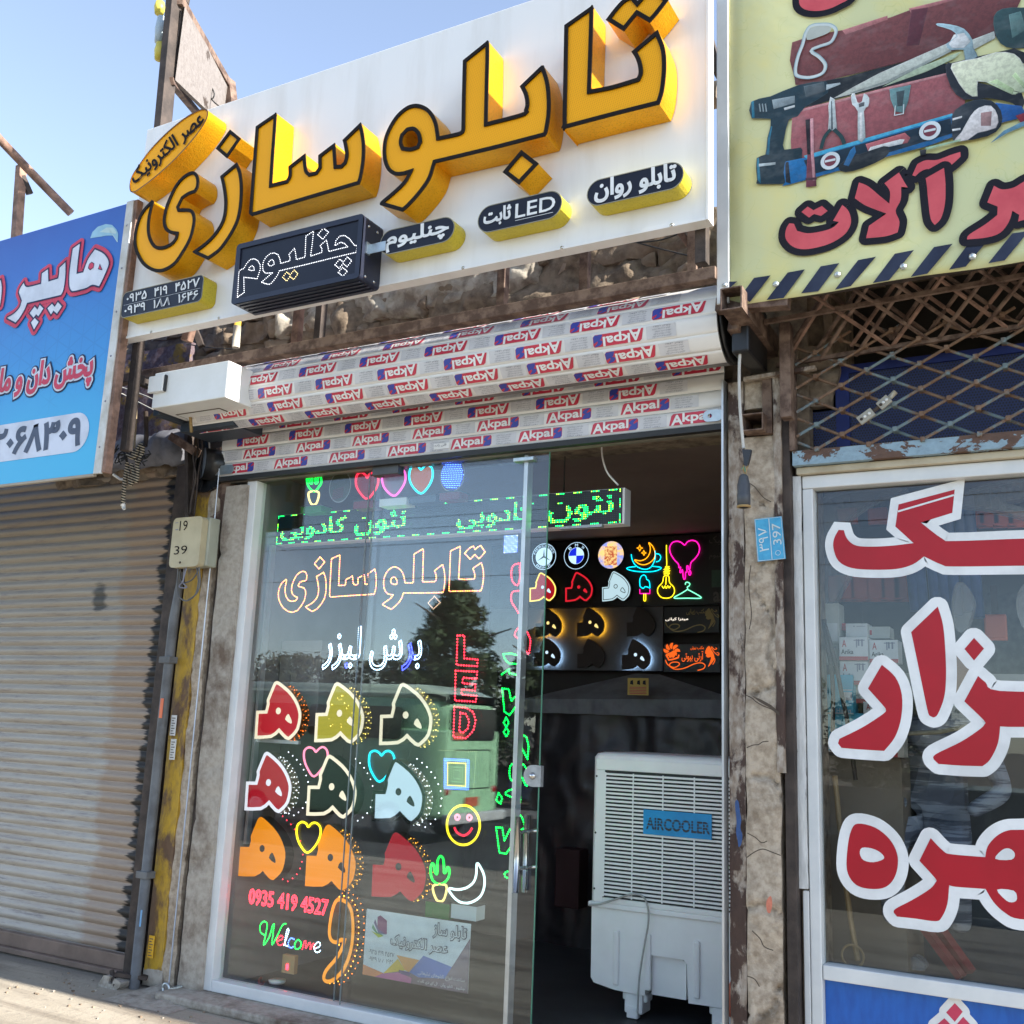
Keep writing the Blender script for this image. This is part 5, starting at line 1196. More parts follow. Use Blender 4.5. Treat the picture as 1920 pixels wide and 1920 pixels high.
carton(zz_('U', '135,1505'), zz_('U', '178,1275'), .34, 'narrow cyan carton left of the large cyan one', (cyan, [], []))
carton(zz_('U', '135,1750'), zz_('U', '258,1520'), .34, 'lowest cyan carton under the Himin one', hm)
carton(zz_('U', '262,1640'), zz_('U', '392,1515'), .37, 'plain cyan carton behind the red letter', (cyan, [], []))
carton(zz_('U', '325,1450'), zz_('U', '420,1340'), .40, 'beige carton between the cyan and white ones', (pal, [(.0, .0, 1, .25, redc)], []))
b = B(); a, d = at(*px('W', '225,1420')[0], .42), at(*px('W', '700,80')[0], .42); b.box(at(*px('W', '190,80')[0], .42).x, d.x, .42, .9, .05, d.z, M('brown_cardboard', (.17, .135, .10), .8, col2=(.15, .12, .09), sc=2)); b.obj('cardboard_cabinet', label='tall brown cardboard cabinet under the carton stack inside the hardware window', cat='cabinet', bevel=.004)
for s, m__, lb_ in (('150,930 165,1080 190,1200 205,1400 200,1750', 'dark_steel', 'dark rod leaning in the left corner of the hardware window'), ('150,950 215,1180 260,1400 300,1600 345,1930', 'dark_steel', 'thin dark curved rod crossing the cartons')):
    b = B(); b.tube(cr(pl('U', s, .25), 4, False), .010, MATS[m__], 6); b.obj('rod', label=lb_, cat='rod')
b = B(); b.tube(cr(pl('W', '240,200 270,500 310,900 360,1250 400,1480', .25), 4, False), .012, M('bamboo', (.26, .18, .09), .6), 7); b.obj('stick', label='thin bamboo stick leaning inside the hardware window', cat='stick')
b = B(); b.tube(circ(at(*px('W', '365,1450')[0], .22), .045, 20), .005, MATS['bamboo'], 6, True); b.obj('hoop', label='small thin hoop at the foot of the bamboo stick', cat='hoop')
b = B(); b.tube(cr(pl('U', '640,1640 760,1635 860,1630 960,1610 1120,1580', .5), 4, False), .010, M('jute', (.33, .30, .22), .8), 6); b.obj('rope', label='pale rope hanging slack behind the red letters', cat='rope')
oran = M('orange_plastic', (.55, .12, .06), .5); blu_t = M('blue_pipe', (.06, .10, .24), .4, sc=20)
TOOLN = {(215, '660'): 'leftmost below the top letter', (280, '660'): 'second below the top letter', (370, '660'): 'third in the row below the top letter', (470, '660'): 'fourth in the row below the top letter', (560, '660'): 'fifth in the row below the top letter', (640, '660'): 'rightmost of the row below the top letter',
 (1080, '260'): 'leftmost of the bright ones right of the top letter', (1170, '260'): 'second right of the top letter', (1260, '260'): 'third right of the top letter', (1350, '260'): 'rightmost beside the top letter', (1210, '900'): 'hanging alone above the shelf at right', (290, '240'): 'behind the hook of the top letter at left', (480, '240'): 'behind the plastic left of the top letter'}
for row_z, xs, hh in (('660', (215, 280, 370, 470, 560, 640), 150), ('260', (1080, 1170, 1260, 1350), 90), ('900', (1210,), 150), ('240', (290, 480), 90)):
    for x in xs:
        t_ = thing('hanging_tool', 'orange tool in the hardware window, %s' % TOOLN[(x, row_z)], 'tool', tuple(at(*px('U', '%d,%s' % (x, row_z))[0], .9)), 'orange tools hanging in the hardware window')
        p0 = at(*px('U', '%d,%s' % (x, row_z))[0], .9); p1 = at(*px('U', '%d,%d' % (x+8, int(row_z)+hh))[0], .9)
        q = B(); q.beam(p0, p1, .03, .10, oran, (1, 0, 0)); q.obj('handle', t_, bevel=.008)
        q = B(); q.beam(p1+Vector((-.05, 0, 0)), p1+Vector((.05, 0, 0)), .02, .02, oran); q.beam(p0, p0+Vector((0, 0, .14)), .012, .03, rust_dark, (1, 0, 0)); q.obj('head', t_)
for n_, x in enumerate((720, 770, 850, 910, 975, 1050, 1110)):
    a, c = at(*px('U', '%d,170' % (x-70))[0], .8), at(*px('U', '%d,%d' % (x, 880+(n_*37) % 60))[0], .8)
    b = B(); b.tube([a, c], .028, blu_t, 10); b.obj('blue_tube', label='long dark blue tube hanging in the hardware window, %s' % ['first from the left', 'second from the left', 'third from the left', 'the middle one', 'third from the right', 'second from the right', 'first from the right'][n_], cat='tube', group='blue tubes hanging in the hardware window')
plas = m_glass('crinkled_clear_plastic', 1.6, (.72, .74, .76), .35)
bagm, ntb, bb_ = base('cloudy_plastic'); bb_.inputs['Base Color'].default_value = (.40, .40, .40, 1); bb_.inputs['Roughness'].default_value = .3; bb_.inputs['Alpha'].default_value = .40
bump(ntb, bb_, nz(ntb, pos(ntb), 22, 5), .9, .02)
def bag(s, Y, lb_, grp='clear plastic bags in the hardware window'):
    q = B(); l = cr(pl('U', s, Y), 3); q.prism([l], .10, bagm); q.obj('plastic_bag', label=lb_, cat='plastic bag', group=grp)
bag('960,720 1010,700 1060,760 1080,830 1050,950 1010,1010 960,980 940,850', .6, 'cloudy plastic bag hanging over the diamond dot')
bag('1380,720 1500,700 1500,900 1400,1000 1340,850', .6, 'cloudy plastic bag hanging at the right edge')
bag('110,200 300,120 620,110 650,140 480,180 300,300 260,420 200,500 140,420', .5, 'crumpled clear plastic sheet in the upper left window corner')
bag('1000,150 1200,80 1500,40 1500,160 1250,200 1500,260 1500,320 1150,240 990,220', .5, 'clear plastic wrap twisted beside the top letter')
bag('150,560 260,520 300,640 240,760 170,900 110,800', .45, 'clear plastic bag above the cartons at the window edge')
b = B(); a = at(*px('U', '640,1290')[0], .7); b.box(a.x, 2.4, .7, 1.4, a.z-.03, a.z+.02, M('grey_counter', (.30, .30, .29), .6)); b.obj('counter', label='long grey counter top behind the hardware window letters', cat='counter')
b = B(); b.box(a.x+.1, 2.4, 1.5, 1.6, a.z+.05, a.z+.5, M('dark_shelf_goods', (.05, .05, .06), .7, col2=(.12, .12, .13), sc=14)); b.obj('shelf_goods', label='dark row of goods on the shelf behind the counter', cat='goods')
# seated person seen dimly through the hardware window (head hidden by the lettering)
cloth = M('striped_shirt', (.26, .28, .32), .8, col2=(.10, .11, .14), sc=7, lo=.47, hi=.53, stretch=(.3, .3, 5))
ps = thing('person', 'person in a grey striped shirt bending forward behind the hardware window', 'person', tuple(at(1770, 1640, .75)))
me_ = bpy.data.meshes.new('body'); c0 = at(1745, 1490, .85)
J = [(0, 0, 0), (.02, -.05, .16), (.06, -.12, .32), (.10, -.18, .42), (.13, -.22, .50), (.14, -.24, .58), (-.14, -.14, .36), (-.20, -.26, .16), (-.06, -.38, .06), (.26, -.12, .34), (.34, -.25, .14), (.20, -.38, .05), (-.09, -.14, -.06), (-.12, -.40, -.08), (-.12, -.42, -.45), (.10, -.14, -.06), (.14, -.40, -.08), (.15, -.42, -.45)]
Ed = [(0, 1), (1, 2), (2, 3), (3, 4), (4, 5), (3, 6), (6, 7), (7, 8), (3, 9), (9, 10), (10, 11), (0, 12), (12, 13), (13, 14), (0, 15), (15, 16), (16, 17)]
Rd = [.15, .15, .16, .10, .06, .10, .065, .05, .035, .065, .05, .035, .10, .075, .05, .10, .075, .05]
me_.from_pydata([Vector(j)+Vector((0, 0, .05)) for j in J], Ed, []); pb_ = bpy.data.objects.new('body', me_); COL.objects.link(pb_); pb_.parent = ps; KIDS.setdefault(ps.name, []).append(pb_)
pb_.location = c0-Vector(ps.location)-Vector((0, 0, .15)); sk = pb_.modifiers.new('Skin', 'SKIN')
for i, v in enumerate(me_.skin_vertices[0].data): v.radius = (Rd[i], Rd[i]*.85); v.use_root = (i == 0)
sb = pb_.modifiers.new('Subdivision', 'SUBSURF'); sb.levels = 2; sb.render_levels = 2; me_.materials.append(cloth)
q = B(); hc = c0+Vector((.14, -.25, .56)); q.lathe([(0, -.12), (.05, -.10), (.08, -.03), (.085, .03), (.07, .09), (.03, .12), (0, .125)], hc, M('skin', (.30, .18, .12), .6), 16); q.obj('head', ps)
# red folding legs
b = B(); b.beam(at(*px('W', '860,1250')[0], .6), at(*px('W', '1120,1600')[0], .55), .05, .03, M('red_steel', (.30, .05, .05), .5)); b.beam(at(*px('W', '960,1250')[0], .7), at(*px('W', '1180,1560')[0], .62), .05, .03, MATS['red_steel'])
b.obj('folding_stand', label='red steel folding stand legs low behind the hardware glass', cat='stand')
b = B(); q = cr(pl('W', '740,1470 800,1455 860,1500 870,1545 800,1550 745,1520', .5), 3); b.prism([q], .08, bagm); b.obj('plastic_bag', label='small clear bag on the sill beside the red stand legs', cat='plastic bag')
# ================================================================ GLASS FRONT
YW = .09
XS = -3.57; XB = -2.53; XD = -2.39
gf = thing('glass_front', 'white framed glass shop front full of glowing sample signs, left of the open doorway', 'shop window', (-3.4, .05, .045))
xw0, xw1 = at(418, 1394, .03).x, at(437, 1394, .03).x
b = B(); b.box(xw0, xw1, .03, .12, .046, 2.956, frame_w); b.obj('frame_stile', gf, bevel=.005)
b = B(); b.box(xw1+.001, XB+.02, .03, .12, .046, .105, frame_w); b.obj('frame_rail', gf, bevel=.005)
b = B(); b.box(xw1+.001, XS-.002, YW, YW+.008, .106, 2.955, glass); b.obj('pane', gf)
b = B(); b.box(XS+.002, XB-.012, YW+.0, YW+.008, .106, 2.955, glass); b.obj('pane', gf)
b = B(); b.box(XS-.0015, XS+.0015, YW-.001, YW+.009, .106, 2.955, joint_m); b.obj('pane_joint', gf)
b = B(); b.box(XB-.011, XB+.013, YW-.03, YW+.03, .05, 2.955, alu); b.obj('aluminium_stile', gf, bevel=.003)
b = B(); b.box(xw1, XB, .071, .10, 2.958, 2.98, M('bronze_rail', (.10, .095, .08), .4, .4)); b.obj('head_rail', gf)
gdoor = thing('sliding_glass_door', 'frameless glass door panel with chrome pull bars and a round lock, slid open in front of the window', 'door', (-2.8, .05, .05))
b = B(); b.box(-3.50, XD, .052, .062, .055, 2.955, glass); b.obj('pane', gdoor)
b = B(); b.box(XD+.0005, XD+.0035, .052, .062, .055, 2.955, glass_edge); b.box(-3.5035, -3.5005, .052, .062, .055, 2.955, joint_m); b.obj('pane_edge', gdoor)
for s0_, s1_, Y in (('1697,832', '1668,1250', .0), ('1742,818', '1716,1248', .115)):
    a, c = at(*px('J', s0_)[0], Y), at(*px('J', s1_)[0], Y); c.x = a.x = (a.x+c.x)/2
    b = B(); b.tube([a, c], .014, steel, 12); b.obj('pull_bar', gdoor)
hx = at(*px('J', '1705,1010')[0], .05).x
for s in ('1700,915', '1695,1118'):
    c0 = at(*px('J', s)[0], .0); b = B(); b.tube([Vector((hx+.02, .0, c0.z)), Vector((hx+.05, .115, c0.z))], .009, steel, 8); b.obj('standoff', gdoor)
c0 = at(*px('J', '1768,605')[0], .045); b = B(); l = [c0+Vector((.05*math.cos(a), 0, .052*math.sin(a))) for a in [math.radians(t) for t in range(80, 281, 15)]]+[c0+Vector((.045, 0, -.05)), c0+Vector((.045, 0, .05))]
b.prism([l], .03, galv); lkp = b.obj('lock_plate', gdoor, bevel=.002)
b = B(); b.lathe([(0, -.014), (.013, -.012), (.016, -.004), (.018, 0)], c0, steel, 16, 'y'); b.obj('lock_cylinder', lkp)
a = at(*px('L', '190,288')[0], .045); b = B(); b.box(a.x-.06, a.x+.06, .03, .075, a.z-.012, a.z+.008, zinc); b.obj('top_patch', gdoor, bevel=.002)
a = at(*px('I', '965,125')[0], .045); b = B(); b.box(a.x-.09, a.x+.09, .02, .08, a.z-.03, a.z+.03, M('dark_clamp', (.08, .08, .08), .4, .5)); b.obj('top_clamp', gdoor, bevel=.004)
# inner aluminium shelf frame at left inside
b = B(); a = at(430, 1385, .30); b.box(-4.44, -4.10, .28, .30, a.z-.01, a.z+.01, alu); b.box(-4.44, -4.42, .26, .30, a.z-.6, 2.6, alu); b.obj('shelf_bracket', label='thin aluminium bracket on the left inner wall of the window', cat='bracket')
b = B(); b.box(-4.44, -4.12, .45, .80, 1.95, 2.02, side_wall_m); b.box(-4.44, -4.12, .45, .80, 1.5, 1.95, side_wall_m); b.obj('inner_cabinet', label='pale wall cabinet inside at the left end of the window', cat='cabinet', bevel=.003)

# ---------------------------------------------------------------- sample letters
YD = .26
HO = pl('J', '352,80 342,86 332,102 297,188 299,207 290,243 240,245 230,399 321,394 364,362 399,399 421,406 446,384 473,347 487,281 482,233 458,177 421,129 368,86', YD)
HC = at(*px('J', '360,245')[0], YD)
HO = [p-HC for p in sm(HO, 2, 35)]
HH = circ((0, 0, 0), .020, 14)
HT = [p-HC for p in cr(pl('J', '413,262 424,275 434,300 430,316 397,292', YD), 2)]
orange_lit = EM('lit_orange_face', (250, 150, 15), .50); red_lit = EM('lit_red_face', (190, 25, 40), .5); red2 = EM('lit_crimson_face', (170, 25, 40), .55)
cream_lit = EM('lit_cream_rim', (250, 235, 205), .62); white_lit = EM('lit_white_rim', (235, 235, 245), .62); blue_lit = EM('lit_pale_blue', (195, 220, 235), .62)
black_face = M('gloss_black_face', (.014, .014, .012), .15); dark_hole = M('dark_hole', (.03, .03, .028), .6)
dot_w = EM('led_white', (235, 245, 255), 2.2); dot_a = EM('led_amber', (255, 170, 50), 2.2); dot_o = EM('led_orange', (255, 120, 25), 2.2); dot_y = EM('led_yellow', (255, 225, 110), 2.2); dot_b = EM('led_blue', (70, 110, 255), 4.0); dot_r = EM('led_red', (255, 40, 60), 3.0); dot_c = EM('led_cyan', (60, 230, 240), 3.0)
m_, nt_, bs_ = base('olive_ribbed_face'); p_ = pos(nt_); sx_ = N(nt_, 'ShaderNodeSeparateXYZ'); nt_.links.new(p_, sx_.inputs[0])
nt_.links.new(mixc(nt_, ramp(nt_, mth(nt_, 'SINE', mth(nt_, 'MULTIPLY', sx_.outputs[2], 900)), [(.3, 0.0), (.7, 1.0)]), lin((150, 138, 30)), lin((105, 98, 20))), bs_.inputs['Base Color'])
bs_.inputs['Emission Color'].default_value = (*lin((140, 130, 30)), 1); bs_.inputs['Emission Strength'].default_value = .35; olive_f = m_
def he(k, s, face, rim, side, hole, dots, label, rimw=.018, arc=None, Y=YD, depth=.075, sc=1.0, grp='Persian letter samples in the window', name='sample_letter', cat='sample letter'):
    c = at(*px(k, s)[0], Y); L = [[Vector((p.x*sc, 0, p.z*sc))+c for p in l] for l in (HO, HH, HT)]
    t = thing(name, label, cat, tuple(c), grp)
    o = L[0]; q = B(); q.fill(L, face)
    for i in (1, 2): q.fill([L[i]], hole, (0, .0005, 0))
    q.obj('letter_face', t)
    q = B(); q.wall(o, (0, depth, 0), side); q.fill([o], side, (0, depth, 0)); q.obj('letter_side', t)
    if rim: q = B(); q.ribbon(o, rimw, .001, rim, -.003, .003); q.obj('letter_rim', t)
    q = B()
    if dots:
        oo = offset(o, .004); n = len(oo); fl_ = sorted([p for p in oo if p.x > c.x+.005 and not (p.z < c.z-.02 and p.x < c.x+.06)], key=lambda p: math.atan2(p.z-c.z, p.x-c.x))
        for fr, rr_ in ((.25, .0018), (.85, .0022)): q.dots(fl_, .031, rr_, dots, False, depth*fr)
        q.dots(fl_, .040, .0034, dots, False, depth*.55)
    if arc:
        oo = offset(o, .020); n = len(oo); fl_ = sorted([p for p in oo if p.x > c.x+.0], key=lambda p: math.atan2(p.z-c.z, p.x-c.x)); fl_ = [p for p in fl_ if not (p.z < c.z-.05 and p.x < c.x+.05)]; q.dots(fl_, .040, .0036, arc, False, depth+.055)
        for i in range(6): pass
    if q.v: q.obj('led_dots', t)
    q = B(); q.tube([c+Vector((.0, depth, .10)), c+Vector((.0, depth+.01, .22))], .0015, blackr, 4); q.obj('hanging_wire', t)
    return t
amb_side = M('amber_glitter_side', (.35, .13, .02), .35, .6, col2=(.06, .03, .01), sc=60, lo=.45, hi=.55)
dk_side = M('dark_olive_side', (.05, .048, .035), .4, .3)
he('J', '360,245', red_lit, cream_lit, amb_side, cream_lit, dot_o, 'red sample letter with a cream rim and amber glitter side, top left of the grid')
t2 = he('J', '698,258', olive_f, cream_lit, mir_side, cream_lit, dot_y, 'olive gold sample letter with a cream rim, top middle of the grid')
he('J', '1065,268', black_face, cream_lit, mir_side, cream_lit, dot_y, 'black sample letter with a cream rim, top right of the grid beside the LED lettering')
he('J', '305,642', red2, white_lit, mir_side, white_lit, dot_w, 'crimson sample letter with a white rim, left of the middle row', arc=dot_w)
he('J', '655,665', black_face, cream_lit, dk_side, cream_lit, None, 'black sample letter with a cream rim, middle row below the olive one', arc=dot_w)
he('J', '1025,693', blue_lit, black_face, mir_side, dark_hole, dot_w, 'pale blue sample letter with a black rim, right of the middle row', arc=dot_w)
he('J', '270,1007', orange_lit, None, dk_side, dark_hole, None, 'plain orange sample letter with a dark side, bottom left of the grid', arc=dot_r)
he('J', '648,1057', orange_lit, None, mir_side, dark_hole, dot_a, 'plain orange sample letter with amber dots on its side, bottom middle')
he('J', '1025,1108', red2, None, dk_side, dark_hole, dot_a, 'plain red sample letter beside the lower neon cactus')
q = B(); random.seed(2); c0 = at(*px('J', '698,258')[0], YD-.004)
for _ in range(18):
    u, v = random.uniform(-.09, .10), random.uniform(-.11, .10); q.dots([c0+Vector((u, 0, v)), c0+Vector((u+.001, 0, v))], 1, random.choice([.0015, .002, .003]), dot_y, False)
q.obj('led_dots', t2)
# amber comma sign
t = thing('comma_sign', 'tall amber outlined comma shaped sign at the bottom of the window', 'sign', tuple(at(625, 1840, YD)))
l = cr(pl('K', '790,228 762,240 740,300 726,400 738,452 770,468 802,455 770,525 712,595 698,645 722,670 765,655 815,600 850,510 863,400 856,300 830,248', YD), 3)
q = B(); q.wall(l, (0, .05, 0), amb_side); q.obj('letter_side', t)
q = B(); q.fill([l], M('dim_glitter', (.10, .07, .03), .5, .5), (0, .003, 0)); q.obj('letter_face', t)
q = B(); q.ribbon(l, .020, 0, EM('lit_amber_rim', (235, 150, 30), .7)); q.obj('letter_rim', t)
q = B(); q.dots(offset(l, .006), .03, .004, dot_a, True, .03); q.dots(offset(l, .02), .035, .0035, dot_o, True, .06); q.obj('led_dots', t)

# ---------------------------------------------------------------- neon
NE = {k: EM('neon_'+k, c, s) for k, (c, s) in dict(green=((0, 255, 70), 1.6), yellow=((255, 225, 30), 1.5), warm=((255, 225, 130), 1.3), red=((255, 40, 70), 1.3), pink=((255, 90, 190), 1.4), rose=((255, 130, 160), 1.3), cyan=((0, 225, 255), 1.4), white=((215, 255, 255), 1.5), magenta=((255, 20, 160), 1.5), orange=((255, 160, 20), 1.5), mint=((120, 255, 190), 1.4)).items()}
def neon(nm, label, cat, Y, parts, fills=(), grp=None, r=.0062, backing=None):
    P0 = pl(parts[0][0], parts[0][1], Y); c = sum(P0, Vector())/len(P0)
    t = thing(nm, label, cat, (c.x, Y, min(p.z for p in P0)), grp)
    for k, s, col, closed, *rest in parts:
        pts = pl(k, s, Y) if isinstance(s, str) else s
        q = B(); q.tube(cr(pts, 4, closed) if not (rest and rest[0] == 'sharp') else pts, r, NE[col], 8, closed); q.obj('neon_tube', t)
    for k, s, m__ in fills:
        q = B(); q.prism([cr(pl(k, s, Y+.012), 3)], .003, m__); q.obj('backing_plate', t)
    if backing:
        q = B(); q.prism([offset(cr(pl(parts[0][0], parts[0][1], Y+.010), 3), .018)], .004, clear); q.obj('acrylic_back', t)
    return t
YN = .24
HP = '558,608 520,560 503,510 505,465 530,447 555,455 568,472 585,455 608,445 630,465 632,505 612,550'
neon('neon_heart', 'pink neon heart between the top and middle rows of letters, left one', 'neon sign', YN+.06, [('J', HP, 'rose', True)], grp='neon hearts in the window')
neon('neon_heart', 'cyan neon heart above the pale blue sample letter', 'neon sign', YN+.06, [('J', '920,637 880,590 863,535 868,480 895,466 920,478 932,492 950,472 975,468 998,490 1000,540 970,592', 'cyan', True)], grp='neon hearts in the window', backing=1)
neon('neon_heart', 'yellow neon heart between the two orange letters', 'neon sign', YN, [('J', '520,1030 480,985 462,930 466,880 490,860 515,870 526,888 545,868 570,866 592,890 592,935 566,990', 'yellow', True)], grp='neon hearts in the window', backing=1)
ped_g, ped_r, ped_w, ped_d = M('green_box_print', lin((30, 120, 40)), .4), M('red_box_print', lin((120, 30, 40)), .4), pwhite, M('dark_box_print', (.05, .06, .08), .4)
def pedestal(k, s0, s1, Y, m__, label):
    a, d = at(*px(k, s0)[0], Y), at(*px(k, s1)[0], Y); q = B(); q.box(a.x, d.x, Y, Y+.09, a.z, d.z, m__); q.box(a.x-.006, d.x+.006, Y-.006, Y+.096, d.z+.0005, d.z+.006, M('dark_lid', (.04, .04, .04), .4) if 'dark_lid' not in MATS else MATS['dark_lid'])
    q.obj('display_stand', label=label, cat='display stand', group='small stands for the neon samples', bevel=.0)
YT = .20
for s0_, s1_, m__, lb_ in (('483,362', '600,318', ped_g, 'green stand under the upper neon cactus'), ('775,338', '895,288', ped_r, 'red stand under the red neon heart'), ('918,325', '1070,272', ped_w, 'white stand under the pink neon heart'), ('1085,308', '1235,262', ped_d, 'dark stand under the orange and cyan heart'), ('1252,290', '1365,240', ped_r, 'red stand under the blue dotted lamp')):
    pedestal('I', s0_, s1_, YT, m__, lb_)
neon('neon_heart', 'red neon heart on a red stand in the top row of the window', 'neon sign', YT, [('I', '850,282 810,245 790,200 795,150 820,135 843,150 852,165 865,145 890,138 912,160 910,205 885,250', 'red', True)], [('I', '850,278 812,240 795,200 800,155 820,142 852,170 890,145 906,165 905,205 880,250', EM('dim_red', (120, 20, 35), .3))], 'neon hearts in the window')
neon('neon_heart', 'pink neon heart on a white stand in the top row', 'neon sign', YT, [('I', '998,265 950,225 934,175 942,135 970,122 990,135 1002,148 1020,125 1045,118 1062,140 1062,185 1035,235', 'pink', True)], [('I', '998,260 955,225 940,175 945,140 1000,150 1045,125 1058,180 1030,230', M('grey_heart_plate', (.25, .24, .27), .5))], 'neon hearts in the window')
neon('neon_heart', 'cyan outlined orange heart in the top row', 'neon sign', YT, [('I', '1150,252 1105,215 1085,165 1092,115 1115,97 1135,103 1150,120 1170,100 1190,95 1212,115 1213,165 1190,215', 'cyan', True)], [('I', '1150,248 1108,212 1090,165 1096,118 1115,103 1150,125 1190,102 1207,118 1208,165 1186,212', EM('lit_brown_heart', (170, 85, 10), .6))], 'neon hearts in the window')
CA = '552,238 530,218 520,192 518,165 524,158 531,168 535,190 546,197 548,165 556,153 565,165 566,197 577,190 580,162 590,155 597,168 597,195 585,215 566,238'
neon('neon_cactus', 'upper neon cactus on a green stand at the top left of the window', 'neon sign', YT, [('I', CA, 'green', True), ('I', '528,247 583,245 571,306 541,308', 'warm', True)], grp='neon cacti')
neon('neon_cactus', 'lower neon cactus beside the neon moon', 'neon sign', YN, [('J', '1240,1202 1215,1182 1205,1150 1205,1110 1212,1090 1222,1100 1228,1138 1240,1146 1241,1080 1256,1050 1272,1062 1277,1100 1278,1142 1290,1134 1296,1112 1306,1118 1307,1150 1295,1180 1268,1202', 'green', True), ('J', '1217,1215 1290,1212 1275,1292 1237,1292', 'warm', True)], grp='neon cacti')
neon('neon_moon', 'white neon crescent moon low in the window', 'neon sign', YN, [('J', '1460,1090 1480,1112 1500,1160 1500,1220 1480,1270 1440,1300 1390,1310 1345,1290 1308,1245 1310,1228 1350,1235 1400,1225 1440,1195 1456,1150', 'white', True)])
t = neon('neon_smiley', 'yellow neon smiling face with pink eyes and mouth', 'neon sign', YN, [('J', ' '.join('%d,%d' % (1385+91*math.cos(a*.3142), 878+110*math.sin(a*.3142)) for a in range(20)), 'yellow', True), ('J', '1340,833 1345,845 1357,846 1364,833 1356,821 1345,822', 'rose', True), ('J', '1406,835 1411,847 1423,848 1430,835 1422,823 1411,824', 'rose', True), ('J', '1335,890 1350,918 1385,935 1415,920 1433,893', 'red', False)])
for s0_, s1_, m__, lb_ in (('1225,325', '1350,262', ped_g, 'green stand under the lower neon cactus'), ('1358,332', '1490,275', ped_w, 'white stand under the neon moon')): pedestal('K', s0_, s1_, YN, m__, lb_)
# round lamps in the top row
for c_, m1, dd, lb_ in (('1325,150', M('blue_disc', (.02, .03, .20), .3), dot_b, 'round lamp with rows of blue LED points on a red stand'), ('702,215', M('olive_disc', (.05, .05, .02), .3), None, 'unlit dark olive round lamp between the cactus and the red heart')):
    c0 = at(*px('I', c_)[0], YT); t = thing('round_lamp', lb_, 'lamp', tuple(c0-Vector((0, 0, .09))))
    q = B(); q.prism([circ(c0, .078, 24, .092)], .01, m1); q.obj('disc', t)
    q = B(); q.ribbon(circ(c0, .080, 28, .095), .003, .003, M('clear_rim_%s' % ('a' if dd else 'b'), (.30, .32, .30), .2), -.001); q.obj('disc_rim', t)
    if dd:
        q = B()
        for j in range(-6, 7):
            w = .072*math.sqrt(max(0, 1-(j/7)**2)); q.dots([c0+Vector((-w, -.001, j*.012+.004)), c0+Vector((w, -.001, j*.012-.004))], .011, .0032, dd, False)
        q.obj('led_dots', t)
    else:
        q = B()
        for j in range(6): q.beam(c0+Vector((-.05, -.003, -.02-j*.011)), c0+Vector((.03, -.003, -.005-j*.011)), .002, .003, MATS['red_box_print'])
        q.obj('red_rays', t)

# ---------------------------------------------------------------- scrolling LED panel
lp0, lp1 = at(517, 1023, .33), at(1167, 912, .33)
zA, zB = (at(517, 1023, .33).z+at(1167, 978, .33).z)/2, (at(517, 970, .33).z+at(1167, 912, .33).z)/2
t = thing('scrolling_led_sign', 'long black LED matrix panel with glowing green Persian text and a dashed border', 'LED sign', ((lp0.x+lp1.x)/2, .35, zA))
q = B(); q.box(lp0.x, lp1.x+.012, .336, .42, zA-.004, zB+.004, pwhite); q.obj('housing', t, bevel=.003)
ROWS = 18; pt = (zB-zA)/ROWS; COLS = int((lp1.x-lp0.x)/pt)
q = B(); q.box(lp0.x+.001, lp1.x-.001, .330, .3355, zA, zB, M('matrix_black', (.008, .010, .010), .4)); q.obj('matrix_board', t)
grid = np.zeros((ROWS, COLS), bool)
def raster(txt, c0, c1, r0, r1, bold=.01):
    V, F, _, _, _ = textmesh(txt, bold, True, 2)
    P = np.array(V); P[:, 0] = c0+P[:, 0]*(c1-c0); P[:, 1] = r0+P[:, 1]*(r1-r0)
    gy, gx = np.mgrid[0:ROWS, 0:COLS]; gx = gx+.5; gy = gy+.5
    for f in F:
        for k in range(1, len(f)-1):
            a, b_, c_ = P[f[0]], P[f[k]], P[f[k+1]]
            d = (b_[0]-a[0])*(c_[1]-a[1])-(c_[0]-a[0])*(b_[1]-a[1])
            if abs(d) < 1e-9: continue
            x0, x1 = int(min(a[0], b_[0], c_[0]))-1, int(max(a[0], b_[0], c_[0]))+2
            x0 = max(0, x0); x1 = min(COLS, x1)
            sx, sy = gx[:, x0:x1], gy[:, x0:x1]
            u = ((sx-a[0])*(c_[1]-a[1])-(c_[0]-a[0])*(sy-a[1]))/d; v = ((b_[0]-a[0])*(sy-a[1])-(sx-a[0])*(b_[1]-a[1]))/d
            grid[:, x0:x1] |= (u >= -.12) & (v >= -.12) & (u+v <= 1.12)
fx = lambda p: (at(p, 960, .33).x-lp0.x)/pt
raster('نئون', fx(667), fx(762), 2, 15.5); raster('کادویی', fx(530), fx(650), 2, 14.5)
raster('نئون', fx(1028), fx(1150), 2, 15.5); raster('کادویی', fx(858), fx(1000), 2, 14.5)
for c in range(COLS):
    if c % 10 < 5: grid[0, c] = grid[ROWS-1, c] = True
    if c % 10 >= 5: grid[0, c] = grid[ROWS-1, c] = grid[0, c] and False
for r in range(ROWS):
    if r % 8 < 5: grid[r, 0] = grid[r, COLS-1] = True
dg1 = EM('matrix_green', (20, 255, 110), 2.4); dg2 = EM('matrix_lime', (150, 255, 60), 2.4); off_ = M('led_off', (.045, .075, .065), .3)
q1, q2 = B(), B(); random.seed(4)
for r in range(ROWS):
    for c in range(COLS):
        x, z = lp0.x+(c+.5)*pt, zA+(r+.5)*pt; on = grid[r, c]; s = pt*(.34 if on else .20)
        (q1 if on else q2).add([(x-s, .3290, z), (x, .3290, z-s), (x+s, .3290, z), (x, .3290, z+s)], [(0, 1, 2, 3)], (random.choice([dg1, dg1, dg2]) if on else off_))
q1.obj('lit_leds', t, kind='stuff'); q2.obj('unlit_leds', t, kind='stuff')
